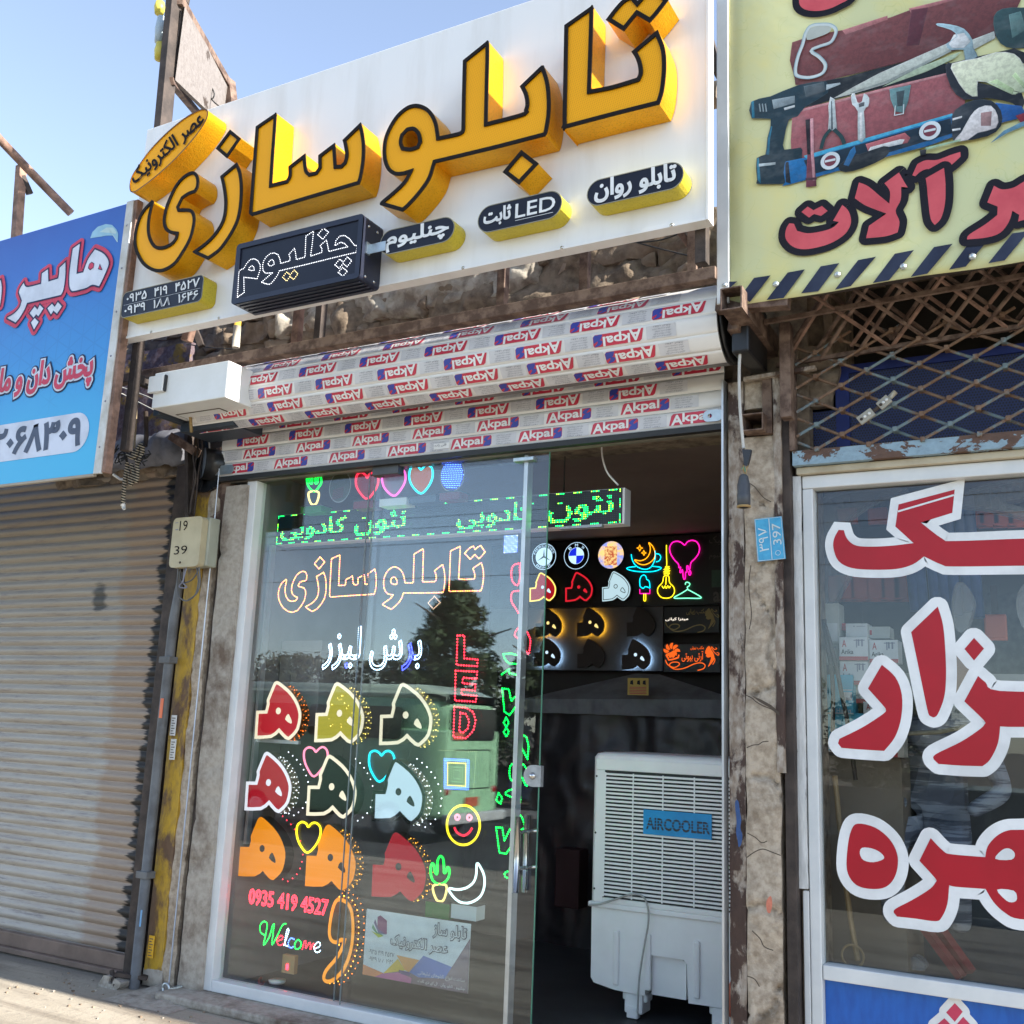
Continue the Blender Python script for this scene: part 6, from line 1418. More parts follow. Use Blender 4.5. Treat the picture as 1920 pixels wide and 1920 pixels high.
q = B(); q.box(lp1.x-.35, lp1.x-.1, .30, .33, zA-.02, zA-.005, galv); q.obj('lower_bracket', t)
for p in (1058, 790):
    a = at(p, 900, .38); q = B(); q.tube([(a.x, .38, zB), (a.x, .38, 3.02)], .004, blackr, 5); q.obj('hanger_rod', t)
q = B(); q.tube(cr([at(*p, .30) for p in px('E', '900,860 905,930 930,1005 985,1068')], 5, False), .005, print_white, 6); q.obj('power_cable', label='thin white cable curving down to the right end of the LED panel', cat='cable')

# ---------------------------------------------------------------- dotted LED outlines behind the glass
def bounds(L): xs = [p.x for l in L for p in l]; zs = [p.z for l in L for p in l]; return min(xs), max(xs), min(zs), max(zs)
SL = [pl(k, s, YF) for k, _, loops in LET for s in loops]
bx0, bx1, bz0, bz1 = bounds(SL)
YO = .22
a, d = at(*px('I', '350,912')[0], YO), at(*px('I', '1506,548')[0], YO)
zlo = at(*px('I', '440,910')[0], YO).z; zhi = at(*px('I', '1460,540')[0], YO).z
t = thing('led_outline_sign', 'large dotted outline of the shop name in warm LED points high on the glass', 'LED sign', ((a.x+d.x)/2, YO, zlo))
pinkd = EM('led_pink', (255, 110, 120), 2.6); ord_ = EM('led_peach', (255, 165, 80), 2.6); dimd = EM('led_dim', (210, 170, 140), .9)
for i, l in enumerate(SL):
    L2 = [Vector((a.x+(p.x-bx0)/(bx1-bx0)*(d.x-a.x), YO, zlo+(p.z-bz0)/(bz1-bz0)*(zhi-zlo))) for p in l]
    q = B(); dim = i in (4,) 
    q.dots(L2, .0110, .0040, dimd if dim else ord_, True, 0, None if dim else pinkd)
    q.ribbon(L2, .0025, .0025, M('dull_outline', (.45, .30, .20), .5) if i == 0 else MATS['dull_outline'], .004); q.obj('led_letter', t)
def ledtext(nm, label, txt, k, s0, s1, Y, cols, sp=.010, r=.003, bold=0.0, grp=None):
    P0, P1 = at(*px(k, s0)[0], Y), at(*px(k, s1)[0], Y); t = thing(nm, label, 'LED sign', ((P0.x+P1.x)/2, Y, P0.z), grp)
    for i, l in enumerate(text_loops(txt, P0, P1, bold)):
        q = B(); q.dots(l, sp, r, cols[i % len(cols)], True); q.ribbon(l, .0012, .0012, cols[i % len(cols)], .003); q.obj('led_letter', t)
    return t
wb = EM('led_ice', (180, 220, 255), 2.6); bb2 = EM('led_violet', (60, 70, 255), 3.0)
ledtext('led_text_sign', 'icy white dotted LED words with blue dots in the middle of the glass', 'برش لیزر', 'I', '602,1225', '1160,985', YO, [wb, wb, wb, wb, wb, bb2], .012, .0050, .012)
ledtext('led_phone_sign', 'red dotted LED phone number 0935 419 4527 low on the glass', '0935 419 4527', 'K', '318,258', '728,240', YO, [dot_r], .009, .0034, .01)
def dotsign(nm, label, strokes, Y, sp, r, cat='LED sign'):
    P = [pl(k, s, Y) for k, s, *_ in strokes]; c = sum(P[0], Vector())/len(P[0]); t = thing(nm, label, cat, (c.x, Y, min(p.z for l in P for p in l)))
    for l, (k, s, m__, closed, sm) in zip(P, strokes):
        l = cr(l, 4, closed) if sm else l; q = B(); q.dots(l, sp*1.35, r, m__, closed); q.obj('led_letter', t)
gd = EM('led_green', (0, 255, 70), 3.0)
dotsign('led_welcome_sign', 'handwritten Welcome in green, red, blue and white LED points', [('K', '400,420 380,405 378,370 398,350 414,365 408,410 396,470 425,430 440,375 450,365 446,400 440,468 468,420 492,370 510,362', gd, False, 1), ('K', '463,452 490,442 494,426 480,425 465,445 470,468 486,472 500,460', dot_r, False, 1),
 ('K', '500,472 515,432 526,395 518,390 508,432 508,470 522,478', wb, False, 1), ('K', '552,442 537,436 523,455 526,480 540,485 553,475', dot_b, False, 1), ('K', '570,446 556,465 560,490 580,488 590,465 580,448', gd, True, 1), ('K', '595,492 606,452 613,455 612,490 630,460 637,466 636,496 650,466 658,472 656,500', dot_r, False, 1), ('K', '660,490 685,478 685,460 672,458 655,480 662,506 680,508 690,494', wb, False, 1)], YO, .008, .0042)
dotsign('led_vertical_word', 'the letters LED stacked vertically in red LED points', [('I', '1352,1038 1390,1038 1390,1165 1464,1172 1461,1209 1347,1201', dot_r, True, 0), ('J', '1342,22 1461,28 1458,68 1382,60 1380,92 1452,98 1449,132 1376,126 1374,154 1457,162 1454,194 1338,188', dot_r, True, 0), ('J', '1335,222 1400,228 1440,252 1453,300 1440,355 1400,396 1330,390', dot_r, True, 0), ('J', '1368,254 1398,262 1417,300 1408,345 1385,364 1362,360', dot_r, True, 0)], YO, .0125, .0060)
dotsign('led_nested_squares', 'nested blue and yellow LED squares beside the cyan heart', [('J', '1280,510 1416,516 1412,680 1279,674', dot_b, True, 0), ('J', '1288,518 1408,524 1404,672 1287,666', dot_b, True, 0), ('J', '1298,532 1399,536 1396,662 1297,656', dot_y, True, 0), ('J', '1318,555 1381,558 1379,640 1317,635', gd if False else EM('led_sage', (130, 170, 120), .7), True, 0), ('J', '1331,572 1368,574 1366,622 1330,619', MATS['led_sage'], True, 0), ('J', '1252,462 1456,470 1440,700', EM('led_faint', (150, 150, 110), .4), False, 0)], YO, .009, .003)
YV = .16
dotsign('led_red_script', 'red vertical LED script beside the aluminium stile of the door', [('I', '1700,640 1662,650 1650,690 1658,740 1685,760 1698,715 1696,660', dot_r, True, 1), ('I', '1718,665 1730,720 1718,800 1732,850 1716,950 1738,1020 1756,1060 1752,1110 1745,1142 1722,1100 1706,1055 1690,1040 1715,1030', dot_r, False, 1), ('I', '1698,790 1655,800 1652,850 1682,900 1706,960 1668,1030 1690,1055', dot_r, False, 1)], YV, .009, .0050)
dotsign('led_green_script', 'green vertical LED script running down behind the door pull bars', [('I', '1605,1142 1650,1138 1700,1152 1720,1182 1690,1195 1640,1195 1615,1170', gd, True, 0), ('J', '1598,42 1638,14 1638,36 1690,48 1717,85 1712,140 1690,205 1712,300 1705,370 1735,392 1746,440 1740,512 1718,470 1700,425 1680,410', gd, False, 0), ('J', '1600,120 1637,125 1650,192 1668,168 1698,178 1662,240 1640,268 1612,250', gd, True, 0), ('J', '1622,282 1637,310 1622,335 1608,310', gd, True, 0), ('J', '1622,337 1637,362 1622,388 1608,362', gd, True, 0),
 ('J', '1640,590 1648,545 1690,528 1722,548 1740,590 1735,662 1712,618 1695,598 1680,625 1650,628', gd, True, 1), ('J', '1652,722 1616,704 1645,682 1688,688 1702,740 1686,800 1712,840 1722,890 1698,905', gd, False, 1), ('J', '1580,700 1600,727 1590,760 1566,740', gd, True, 0), ('J', '1566,890 1600,892 1612,962 1642,902 1678,922 1655,985 1622,1036 1584,1030', gd, True, 0), ('J', '1618,1140 1648,1132 1668,1156 1640,1172 1614,1160', gd, True, 1)], YV, .009, .0050)
q = B(); random.seed(8); c0 = at(958, 1020, .30)
for i in range(90): q.dots([c0+Vector((random.uniform(-.04, .04), 0, random.uniform(-.045, .045)))]*2+[c0+Vector((9, 0, 9))], 99, .003, dot_b, False)
b2 = B()
for i in range(8):
    for j in range(9):
        p = c0+Vector((-.04+.011*i, 0, -.045+.011*j+.002*(i % 2))); b2.dots([p, p+Vector((.001, 0, 0))], 1, .0034, dot_b if (i+j) % 3 else dot_w, False)
b2.obj('blue_led_cluster', label='small square cluster of blue LED points at the upper door edge', cat='LED sign')
# poster
YQ = .105
t = thing('poster', 'white business poster with coloured triangles low on the glass', 'poster', tuple(at(765, 1860, YQ)))
c4 = pl('Y', '215,195 1782,415 1740,1405 160,1235', YQ); x0, x1 = (c4[0].x+c4[3].x)/2, (c4[1].x+c4[2].x)/2; z0, z1 = (c4[2].z+c4[3].z)/2, (c4[0].z+c4[1].z)/2
q = B(); q.box(x0, x1, YQ, YQ+.003, z0, z1, M('poster_white', (.68, .74, .76), .6)); q.obj('sheet', t)
def clampx(l): return [Vector((min(max(p.x, x0), x1), p.y, min(max(p.z, z0), z1))) for p in l]
q = B()
for i, (s, c_) in enumerate((('150,1020 480,1160 700,1110 870,1140 1500,1065 1800,640 1800,1500 150,1300', (120, 100, 115)), ('150,1020 470,1158 340,1300 150,1260', (225, 140, 90)), ('470,1160 690,940 800,1115 700,1130', (225, 190, 70)), ('670,885 1010,960 860,1140 800,1115', (225, 160, 90)), ('1075,895 1500,1065 1400,1240 1000,1220 860,1140', (100, 125, 190)), ('1500,1065 1800,660 1800,1460 1380,1260', (135, 120, 130)), ('470,1160 700,1145 900,1230 880,1340 340,1300', (190, 100, 150)), ('700,1105 880,1150 870,1200 740,1170', (90, 75, 125)))):
    q.fill([clampx(pl('Y', s, YQ))], M('poster_%d' % i, lin(c_), .6), (0, -.0006-.0003*i, 0))
for i, (s, c_) in enumerate((('430,290 525,370 525,575 380,520 385,310', (130, 60, 110)), ('350,345 400,500 522,580 400,560 330,400', (90, 80, 130)), ('315,420 380,540 480,590 400,600 300,480', (90, 150, 110)), ('290,520 330,540 470,600 400,625', (180, 190, 60)))):
    q.fill([pl('Y', s, YQ)], M('poster_logo_%d' % i, lin(c_), .6), (0, -.0008-.0003*i, 0))
q.obj('printed_shapes', t)
q = B(); pg = M('poster_ink', lin((70, 75, 95)), .6)
for tx, s0_, s1_ in (('تابلو ساز', '1215,625', '1725,470'), ('عصر الکترونیک', '575,770', '1440,700')):
    P0, P1 = at(*px('Y', s0_)[0], YQ-.004), at(*px('Y', s1_)[0], YQ-.004)
    text(q, tx, P0, P1, pg, .05); text(q, tx, P0+Vector((.002, -.001, .002)), P1+Vector((-.002, -.001, -.002)), MATS['poster_white'], .012)
for tx, s0_, s1_, m__ in (('۰۹۳۵ ۴۱۹ ۴۵۲۷', '250,860', '635,855', pg), ('۰۹۳۹ ۱۸۸ ۱۶۴۶', '250,965', '620,965', pg), ('ساخت انواع تابلوهای تبلیغاتی', '985,1195', '1690,1240', print_white), ('چنلیوم ، تابلو روان ، ال ای دی ثابت', '985,1310', '1690,1370', print_white)):
    q.obj('lettering', t); q = B(); text(q, tx, at(*px('Y', s0_)[0], YQ-.004), at(*px('Y', s1_)[0], YQ-.004), m__, .0)
q.obj('lettering', t)
# small odds and ends at the foot of the window
a, d = at(*px('K', '487,612')[0], .3), at(*px('K', '557,530')[0], .3); b = B(); b.box(a.x, d.x, .3, .33, a.z, d.z, M('tan_card', (.40, .26, .12), .7)); b.box((a.x+d.x)/2-.012, (a.x+d.x)/2+.004, .297, .2995, a.z+.02, a.z+.05, dot_r); b.obj('small_card', label='small tan card with a tiny red light hanging below Welcome', cat='card')
c0 = at(*px('K', '465,660')[0], .35); b = B(); b.lathe([(0, .0), (.045, .004), (.05, .02), (.0, .02)], c0+Vector((0, 0, -.01)), print_white, 18); b.obj('white_dish', label='small white dish on the floor inside the window', cat='dish')
b = B(); b.tube(cr(pl('K', '385,640 372,650 375,668 390,672 398,660', .3), 4, False), .008, M('dull_red', (.25, .06, .05), .6), 6); b.obj('hook', label='small dull red hook near the floor inside the window', cat='hook')
# ================================================================ SHOP INTERIOR behind the open doorway
YI = 3.05
ix0 = at(900, 1070, YI).x; ix1 = -1.31; iz0, iz1 = at(1240, 1136, YI).z, at(1240, 1006, YI).z
t = thing('neon_display_board', 'black board across the back wall carrying neon pictures, badges and glowing letters', 'board', ((ix0+ix1)/2, YI, iz0))
b = B(); b.box(ix0, ix1, YI, YI+.03, iz0, iz1, M('board_black', (.006, .006, .007), .4)); b.obj('board', t)
gz0, gz1 = at(*px('X', '600,1172')[0], YI).z, at(*px('X', '600,626')[0], YI).z
gx1 = at(*px('X', '1285,900')[0], YI).x
t2 = thing('letter_display_panel', 'dark grey panel with backlit letters under the black neon board', 'board', ((ix0+gx1)/2, YI, gz0))
b = B(); b.box(ix0, gx1, YI+.02, YI+.04, gz0, min(gz1, iz0-.002), M('panel_grey', (.085, .08, .085), .6)); b.obj('panel', t2)
YJ = YI-.02
def ring(c0, r0, r1, Y, m__, q): q.ribbon(circ((c0.x, Y, c0.z), (r0+r1)/2, 28), (r1-r0)/2, (r1-r0)/2, m__)
ice = EM('badge_ice', (190, 225, 250), .9); bblue = EM('badge_blue', (20, 40, 200), .9)
# round badges
def badge(s, label): 
    c0 = at(*px('X', s)[0], YJ); tt = thing('round_badge', label, 'badge', (c0.x, YJ, c0.z-.11), 'round badges on the neon board'); q = B(); q.prism([circ(c0, .115, 30)], .02, black_trim); q.obj('disc', tt); return c0, tt
c0, tt = badge('275,200', 'round white glowing badge with a three-pointed star')
q = B(); q.fill([circ(c0, .078, 26)], ice, (0, -.002, 0)); ring(c0, .108, .113, YJ-.002, ice, q)
V, F, _, _, _ = textmesh('MERCEDES', .0)
q.add([(c0.x+(.084+.018*v)*math.cos(math.radians(165-150*u)), YJ-.003, c0.z+(.084+.018*v)*math.sin(math.radians(165-150*u))) for u, v in V], F, ice)
V, F, _, _, _ = textmesh('BENZ', .0)
q.add([(c0.x+(.102-.018*v)*math.cos(math.radians(225+90*u)), YJ-.003, c0.z+(.102-.018*v)*math.sin(math.radians(225+90*u))) for u, v in V], F, ice); q.obj('badge_print', tt)
q = B()
for k in range(3):
    a = math.radians(90+120*k); w = Vector((-math.sin(a), 0, math.cos(a)))*.008; tip = Vector((math.cos(a), 0, math.sin(a)))*.074; cc = Vector((c0.x, YJ-.004, c0.z)); q.add([cc+w*1.0, cc+tip, cc-w*1.0, cc-tip*.11], [(0, 1, 2, 3)], dark_hole)
q.obj('star', tt)
c0, tt = badge('552,192', 'round badge with blue and white quarters and the letters BMW')
q = B(); ring(c0, .109, .113, YJ-.002, ice, q)
for k in range(4):
    l = [Vector((c0.x, YJ-.002, c0.z))]+[Vector((c0.x+.068*math.cos(math.radians(90*k+i*15)), YJ-.002, c0.z+.068*math.sin(math.radians(90*k+i*15)))) for i in range(7)]; q.fill([l], ice if k % 2 == 0 else bblue)
q.ribbon(circ((c0.x, YJ-.003, c0.z), .068, 26), .001, .002, ice)
for ch, a in (('B', 132), ('M', 90), ('W', 48)):
    V, F, _, _, _ = textmesh(ch, .0); r_ = math.radians(a); er = Vector((math.cos(r_), 0, math.sin(r_))); et = Vector((math.sin(r_), 0, -math.cos(r_)))
    q.add([Vector((c0.x, YJ-.003, c0.z))+er*(.076+.024*v)+et*(u-.5)*.026 for u, v in V], F, ice)
q.obj('badge_print', tt)
c0, tt = badge('848,185', 'round badge with a blurred gold and blue picture')
m_, nt_, bs_ = base('blurred_picture'); p_ = pos(nt_)
cc_ = mixc(nt_, ramp(nt_, nz(nt_, p_, 18, 3), [(.4, 0.0), (.6, 1.0)]), lin((120, 130, 190)), lin((215, 175, 110)))
nt_.links.new(cc_, bs_.inputs['Base Color']); nt_.links.new(cc_, bs_.inputs['Emission Color']); bs_.inputs['Emission Strength'].default_value = .55
m2, nt2, bs2 = base('gold_red_picture'); c2_ = mixc(nt2, ramp(nt2, nz(nt2, pos(nt2), 40, 3), [(.42, 0.0), (.58, 1.0)]), lin((200, 170, 110)), lin((150, 60, 40))); nt2.links.new(c2_, bs2.inputs['Base Color']); nt2.links.new(c2_, bs2.inputs['Emission Color']); bs2.inputs['Emission Strength'].default_value = .55
q = B(); q.fill([circ(c0, .112, 28)], m_, (0, -.002, 0)); q.box(c0.x-.055, c0.x+.055, YJ-.004, YJ-.003, c0.z-.085, c0.z+.07, m2); q.obj('badge_print', tt)
# neon pictures
neon('neon_dripping_heart', 'large magenta neon heart with drips on the black board', 'neon sign', YJ, [('X', '1425,262 1390,225 1358,170 1352,120 1375,80 1415,68 1450,78 1480,100 1505,72 1545,60 1585,75 1607,120 1600,170 1570,215 1535,250 1525,300 1515,310 1508,280 1498,285 1500,330 1488,335 1485,385 1472,390 1465,350 1460,310 1450,335 1440,330 1445,290 1432,295', 'magenta', True), ('X', '1525,318 1533,340 1525,358 1514,345', 'magenta', True)], r=.0045)
neon('neon_moon_cup', 'neon coffee cup with an orange crescent moon and stars', 'neon sign', YJ, [('X', '1172,80 1205,110 1225,160 1222,205 1190,245 1140,268 1090,262 1050,228 1100,235 1150,215 1180,170 1185,120', 'orange', True), ('X', '1022,180 1030,225 1055,270 1100,300 1150,308 1190,290 1215,250 1228,205 1225,150', 'cyan', False), ('X', '1235,175 1262,180 1275,205 1262,235 1235,245', 'cyan', False), ('X', '1060,285 1000,292 985,305 1040,322 1130,330 1220,325 1272,305 1270,290 1200,282', 'cyan', False),
 ('X', '1095,100 1102,120 1120,126 1102,134 1095,152 1088,134 1070,126 1088,120', 'orange', True, 'sharp'), ('X', '1130,146 1136,162 1150,168 1136,174 1130,190 1124,174 1110,168 1124,162', 'orange', True, 'sharp')], r=.0038)
neon('neon_light_bulb', 'yellow neon light bulb hanging on a looped neon cord', 'neon sign', YJ, [('X', '1324,100 1324,180 1326,275 1312,290 1350,285 1300,312 1352,300 1298,332 1355,318 1300,350 1350,340 1330,358', 'yellow', False), ('X', '1300,372 1290,420 1255,460 1248,505 1275,545 1320,556 1365,545 1392,505 1385,460 1350,420 1345,372 1322,362', 'yellow', True), ('X', '1285,450 1300,470 1312,450 1322,472 1335,450 1348,468 1358,450', 'yellow', False), ('X', '1322,372 1318,440', 'yellow', False)], r=.0038)
neon('neon_ice_lolly', 'cyan and magenta neon ice lolly on a yellow stick', 'neon sign', YJ, [('X', '1098,455 1095,400 1112,365 1135,358 1150,375 1155,395 1172,405 1180,430 1182,470', 'cyan', False), ('X', '1098,455 1110,465 1125,472 1140,458 1160,460 1182,470', 'cyan', False), ('X', '1095,478 1096,516 1182,516 1182,480', 'magenta', False, 'sharp'), ('X', '1130,518 1130,570 1138,580 1146,570 1146,518', 'yellow', False)], r=.0038)
neon('neon_clothes_hanger', 'mint green neon clothes hanger at the lower right of the black board', 'neon sign', YJ, [('X', '1485,440 1490,422 1508,420 1524,432 1518,450 1502,462 1503,480 1450,515 1395,545 1400,557 1500,556 1605,557 1618,545 1560,510 1503,480', 'mint', False)], r=.0038)
# board letters
HS = 1.02
dimred = EM('dim_red_tube', (190, 25, 40), 1.0)
he('X', '262,462', EM('board_red_face', (170, 20, 35), .6), EM('board_yellow_rim', (255, 225, 110), 1.0), dk_side, ice, None, 'red letter with a glowing yellow rim on the black board', .010, Y=YJ-.03, depth=.03, sc=.70, grp='letters on the neon board', name='board_letter')
he('X', '572,460', M('brown_face', (.05, .02, .015), .5), dimred, dk_side, dimred, None, 'dark letter with a red rim on the black board', .012, Y=YJ-.03, depth=.03, sc=.70, grp='letters on the neon board', name='board_letter')
he('X', '890,455', EM('board_ice_face', (185, 215, 225), .7), None, dk_side, EM('board_ice_hole', (185, 215, 225), .7), None, 'pale ice coloured letter with a thin black outline on the black board', .006, Y=YJ-.03, depth=.03, sc=.70, grp='letters on the neon board', name='board_letter')
tb_ = [o for o in COL.objects if o.name.startswith('board_letter') and o.type == 'EMPTY'][-1]; q = B(); c_b = Vector(tb_.location)
for lp_ in (offset([p*.70+c_b for p in HO], -.012), [p*.75+c_b for p in HH], [p*.75+c_b for p in HT]): q.ribbon(lp_, .0028, .0028, dark_hole, -.004)
q.obj('dark_outline', tb_)
glow_y = EM('backlight_yellow', (255, 190, 50), 14.0); glow_w = EM('backlight_white', (170, 215, 255), 14.0); off_b = M('unlit_brown', (.03, .018, .014), .6)
for s, g, lb_ in (('308,768', glow_y, 'yellow backlit letter nearest the door glass, upper row'), ('668,762', glow_y, 'yellow backlit letter in the middle of the upper row'), ('1100,760', None, 'unlit dark letter at the right of the upper row'), ('298,1020', glow_w, 'white backlit letter nearest the door glass, lower row'), ('672,1030', None, 'unlit brown letter in the middle of the lower row'), ('1058,1040', glow_w, 'white backlit letter at the right of the lower row')):
    tt = he('X', s, off_b, None, off_b, g and EM('hole_glow_%d' % len(MATS), (255, 225, 140) if g is glow_y else (200, 225, 245), .8) or off_b, None, lb_, Y=YI-.03, depth=.018, sc=.68, grp='backlit letters on the grey panel', name='backlit_letter')
    if g:
        c0 = Vector(tt.location); q = B(); l = offset([Vector((p.x*.68, 0, p.z*.68))+c0 for p in HO], -.012); q.ribbon(l, .010, .0, g, .026); q.obj('backlight', tt)
# two black plaques
org = EM('plaque_orange', (235, 95, 20), .8); gol = M('plaque_gold', (.30, .22, .08), .4, .4)
for s0_, s1_, mm, texts, lb_ in (('1302,856', '1778,622', gol, [('میترا کیانی', '1315,752', '1510,720', EM('plaque_white', (250, 240, 225), 1.0)), ('مکتب زیبایی', '1495,700', '1665,645', gol)], 'black plaque with gold script and a small lit white name, upper one'), ('1298,1190', '1784,945', org, [('آرتی بیوتی', '1455,1100', '1640,1010', org), ('مکتب بیوتی', '1530,1000', '1645,965', org)], 'black plaque with an orange rose, script and a woman outline, lower one')):
    a, d = at(*px('X', s0_)[0], YI-.02), at(*px('X', s1_)[0], YI-.02); zt_ = a.z if s0_[-3:] == '856' else a.z
    tt = thing('name_plaque', lb_, 'plaque', ((a.x+d.x)/2, YI, a.z), 'plaques beside the backlit letters')
    q = B(); q.box(a.x, d.x, YI-.02, YI+.0, a.z, d.z, MATS['board_black']); q.obj('plate', tt, bevel=.003)
    q = B(); dyz = 0 if mm is gol else 325
    def sh(s): return ' '.join('%d,%d' % (int(p.split(',')[0]), int(p.split(',')[1])+dyz) for p in s.split())
    for tx, u, v, m__ in texts: text(q, tx, at(*px('X', u)[0], YI-.022), at(*px('X', v)[0], YI-.022), m__, .01)
    q.ribbon(cr(pl('X', sh('1315,760 1335,800 1390,825 1435,800 1420,780 1370,782 1350,810 1400,840 1480,830 1560,795 1620,785 1655,805 1640,835 1590,850'), YI-.022), 4, False), .004, .004, mm, closed=False)
    q.fill([cr(pl('X', sh('1690,640 1665,665 1655,700 1668,715 1662,725 1680,740 1705,735 1700,770 1680,820 1710,790 1735,750 1725,700 1705,670'), YI-.022), 3)], mm)
    for s in ('1705,650 1730,690 1765,720 1775,705 1755,695', '1700,660 1720,720 1740,760 1720,800', '1710,645 1735,670 1755,665 1745,655'): q.ribbon(cr(pl('X', sh(s), YI-.022), 4, False), .003, .003, mm, closed=False)
    q.obj('plaque_print', tt)
    if mm is org:
        q = B()
        for k in range(9):
            aa = 2*math.pi*k/9; c0 = at(*px('X', '1368,1015')[0], YI-.0225-.0003*k); rr = .030 if k < 5 else .016
            q.fill([[c0+Vector((rr*1.5*math.cos(aa)+.026*math.cos(aa+t_), 0, rr*1.5*math.sin(aa)+.026*math.sin(aa+t_))) for t_ in [i*.785 for i in range(5)]]], org)
        for s in ('1320,1040 1345,1085 1380,1080', '1380,1080 1425,1065 1430,1040'): q.ribbon(pl('X', s, YI-.023), .006, .006, org, closed=False)
        q.obj('rose_print', tt)
# dim right-hand samples
tt = thing('dim_sample_board', 'unlit dark sample boards reading auto at the right end of the back wall', 'board', tuple(at(1370, 1140, YI-.05)))
q = B(); a = at(*px('X', '1690,600')[0], YI-.06); q.box(a.x, -1.32, YI-.06, YI-.035, a.z, iz1-.01, M('near_black', (.012, .011, .011), .5)); q.obj('board', tt)
q = B(); dimt = M('dim_lettering', (.10, .085, .08), .6); P0 = at(*px('X', '1728,585')[0], YI-.062); text(q, 'auto', P0, P0+Vector((.20, 0, .085)), dimt, .02); P0 = at(*px('X', '1690,105')[0], YI-.062); text(q, 'الکترونیک', P0, P0+Vector((.26, 0, .075)), dimt, .0); P0 = at(*px('X', '1690,225')[0], YI-.062); text(q, 'تابلو چنلیوم', P0, P0+Vector((.26, 0, .05)), dimt, .0); q.obj('lettering', tt)
q = B(); a, d = at(*px('X', '1712,462')[0], YI-.064), at(*px('X', '1850,310')[0], YI-.064); q.box(a.x, d.x, YI-.066, YI-.061, a.z, d.z, M('dim_green_panel', (.035, .08, .05), .5, sc=60)); q.obj('green_panel', tt)
# gazebo canopy and black plastic curtain
fab = M('grey_canopy_fabric', (.15, .155, .165), .8, col2=(.10, .10, .11), sc=6, bp=.4, bsc=30)
t = thing('canopy', 'grey peaked fabric canopy with a valance in the dark back of the shop', 'canopy', tuple(at(1190, 1340, 2.5)))
YK = 2.45
top = [at(*p, YK+.35) for p in px('N', '745,38 880,42')]; eave = [at(*p, YK) for p in px('N', '150,172 1300,178')]
q = B(); q.add([eave[0], eave[1], top[1], top[0]], [(0, 1, 2, 3)], fab); q.obj('canopy_roof', t)
zz0 = at(*px('N', '700,262')[0], YK).z; xs_ = np.linspace(eave[0].x, eave[1].x, 50); vs = []
for i, x in enumerate(xs_): vs += [(x, YK-.005+.008*math.sin(i*1.7), eave[0].z+(eave[1].z-eave[0].z)*i/49), (x, YK+.010*math.sin(i*1.7), zz0+.002*math.sin(i*.9))]
q = B(); q.add(vs, [(2*i, 2*i+2, 2*i+3, 2*i+1) for i in range(49)], fab, True); q.obj('valance', t)
plm = M('black_crinkled_sheet', (.022, .020, .023), .42, bp=0)
q = B(); nx, nz_ = 90, 60; vs = []
for j in range(nz_+1):
    for i in range(nx+1):
        x = -4.3+3.0*i/nx; z = .03+(zz0+.05-.03)*j/nz_; h = noise.ridged_multi_fractal(Vector((x*5.5, z*3.6, 2.2)), 1, 2.2, 5, .8, 2)*.030+.02*math.sin(x*9)
        vs.append((x, YK+.10-h, z))
q.add(vs, [(j*(nx+1)+i, j*(nx+1)+i+1, (j+1)*(nx+1)+i+1, (j+1)*(nx+1)+i) for j in range(nz_) for i in range(nx)], plm, True); q.obj('black_plastic_sheet', label='black crinkled plastic sheet hanging below the grey canopy', cat='sheet')
a, d = at(*px('N', '706,152')[0], YK-.15), at(*px('N', '820,62')[0], YK-.15)
t = thing('warning_card', 'yellow and red printed card hanging in front of the canopy', 'card', ((a.x+d.x)/2, YK-.15, a.z)); q = B(); q.box(a.x, d.x, YK-.15, YK-.146, a.z, d.z, M('yellow_card', (.42, .28, .05), .6)); q.obj('card', t)
q = B(); w, h = d.x-a.x, d.z-a.z
for v in range(5): q.box(a.x+w*.1, d.x-w*.1, YK-.1515, YK-.1505, a.z+h*(.08+.09*v), a.z+h*(.12+.09*v), redc)
for u in (.12, .45, .72): q.fill([[Vector((a.x+w*u, YK-.1515, a.z+h*.65)), Vector((a.x+w*(u+.16), YK-.1515, a.z+h*.6)), Vector((a.x+w*(u+.14), YK-.1515, a.z+h*.88)), Vector((a.x+w*(u+.02), YK-.1515, a.z+h*.84))]], ink)
q.obj('card_print', t)
b = B(); b.box(at(1050, 1500, 2.2).x, at(1095, 1500, 2.2).x, 2.15, 2.3, .35, at(1090, 1600, 2.0).z, M('dark_red_case', (.025, .005, .006), .8)); b.obj('red_case', label='dim dark red case in the shadow just left of the air cooler', cat='case', bevel=.01)

# ================================================================ AIR COOLER
cw = M('cooler_white_plastic', (.86, .86, .85), .45, col2=(.80, .80, .79), sc=4, bp=.03, bsc=40)
YA = 1.0
x0 = -2.535; x1 = -1.60; zt0 = .60; ztop = 1.425; dpt = .62
t = thing('air_cooler', 'tall white plastic evaporative air cooler on casters in the doorway', 'air cooler', ((x0+x1)/2, YA+.3, .03))
def rr_xy(x0, x1, y0, y1, r, z, n=5): return [Vector((v.x, v.z, z)) for v in rrect(x0, x1, y0, y1, 0, r, n)]
def loft(q, rings, m__, smooth=True, cap=True):
    n = len(rings[0]); vs = [p for r in rings for p in r]; fs = [(i*n+j, i*n+(j+1) % n, (i+1)*n+(j+1) % n, (i+1)*n+j) for i in range(len(rings)-1) for j in range(n)]
    q.add(vs, fs, m__, smooth)
    if cap: q.add(rings[-1], [tuple(range(n))], m__); q.add(rings[0], [tuple(reversed(range(n)))], m__)
q = B(); gx0, gx1, gz0_, gz1_ = x0+.085, x1-.085, .645, 1.315
R = .055
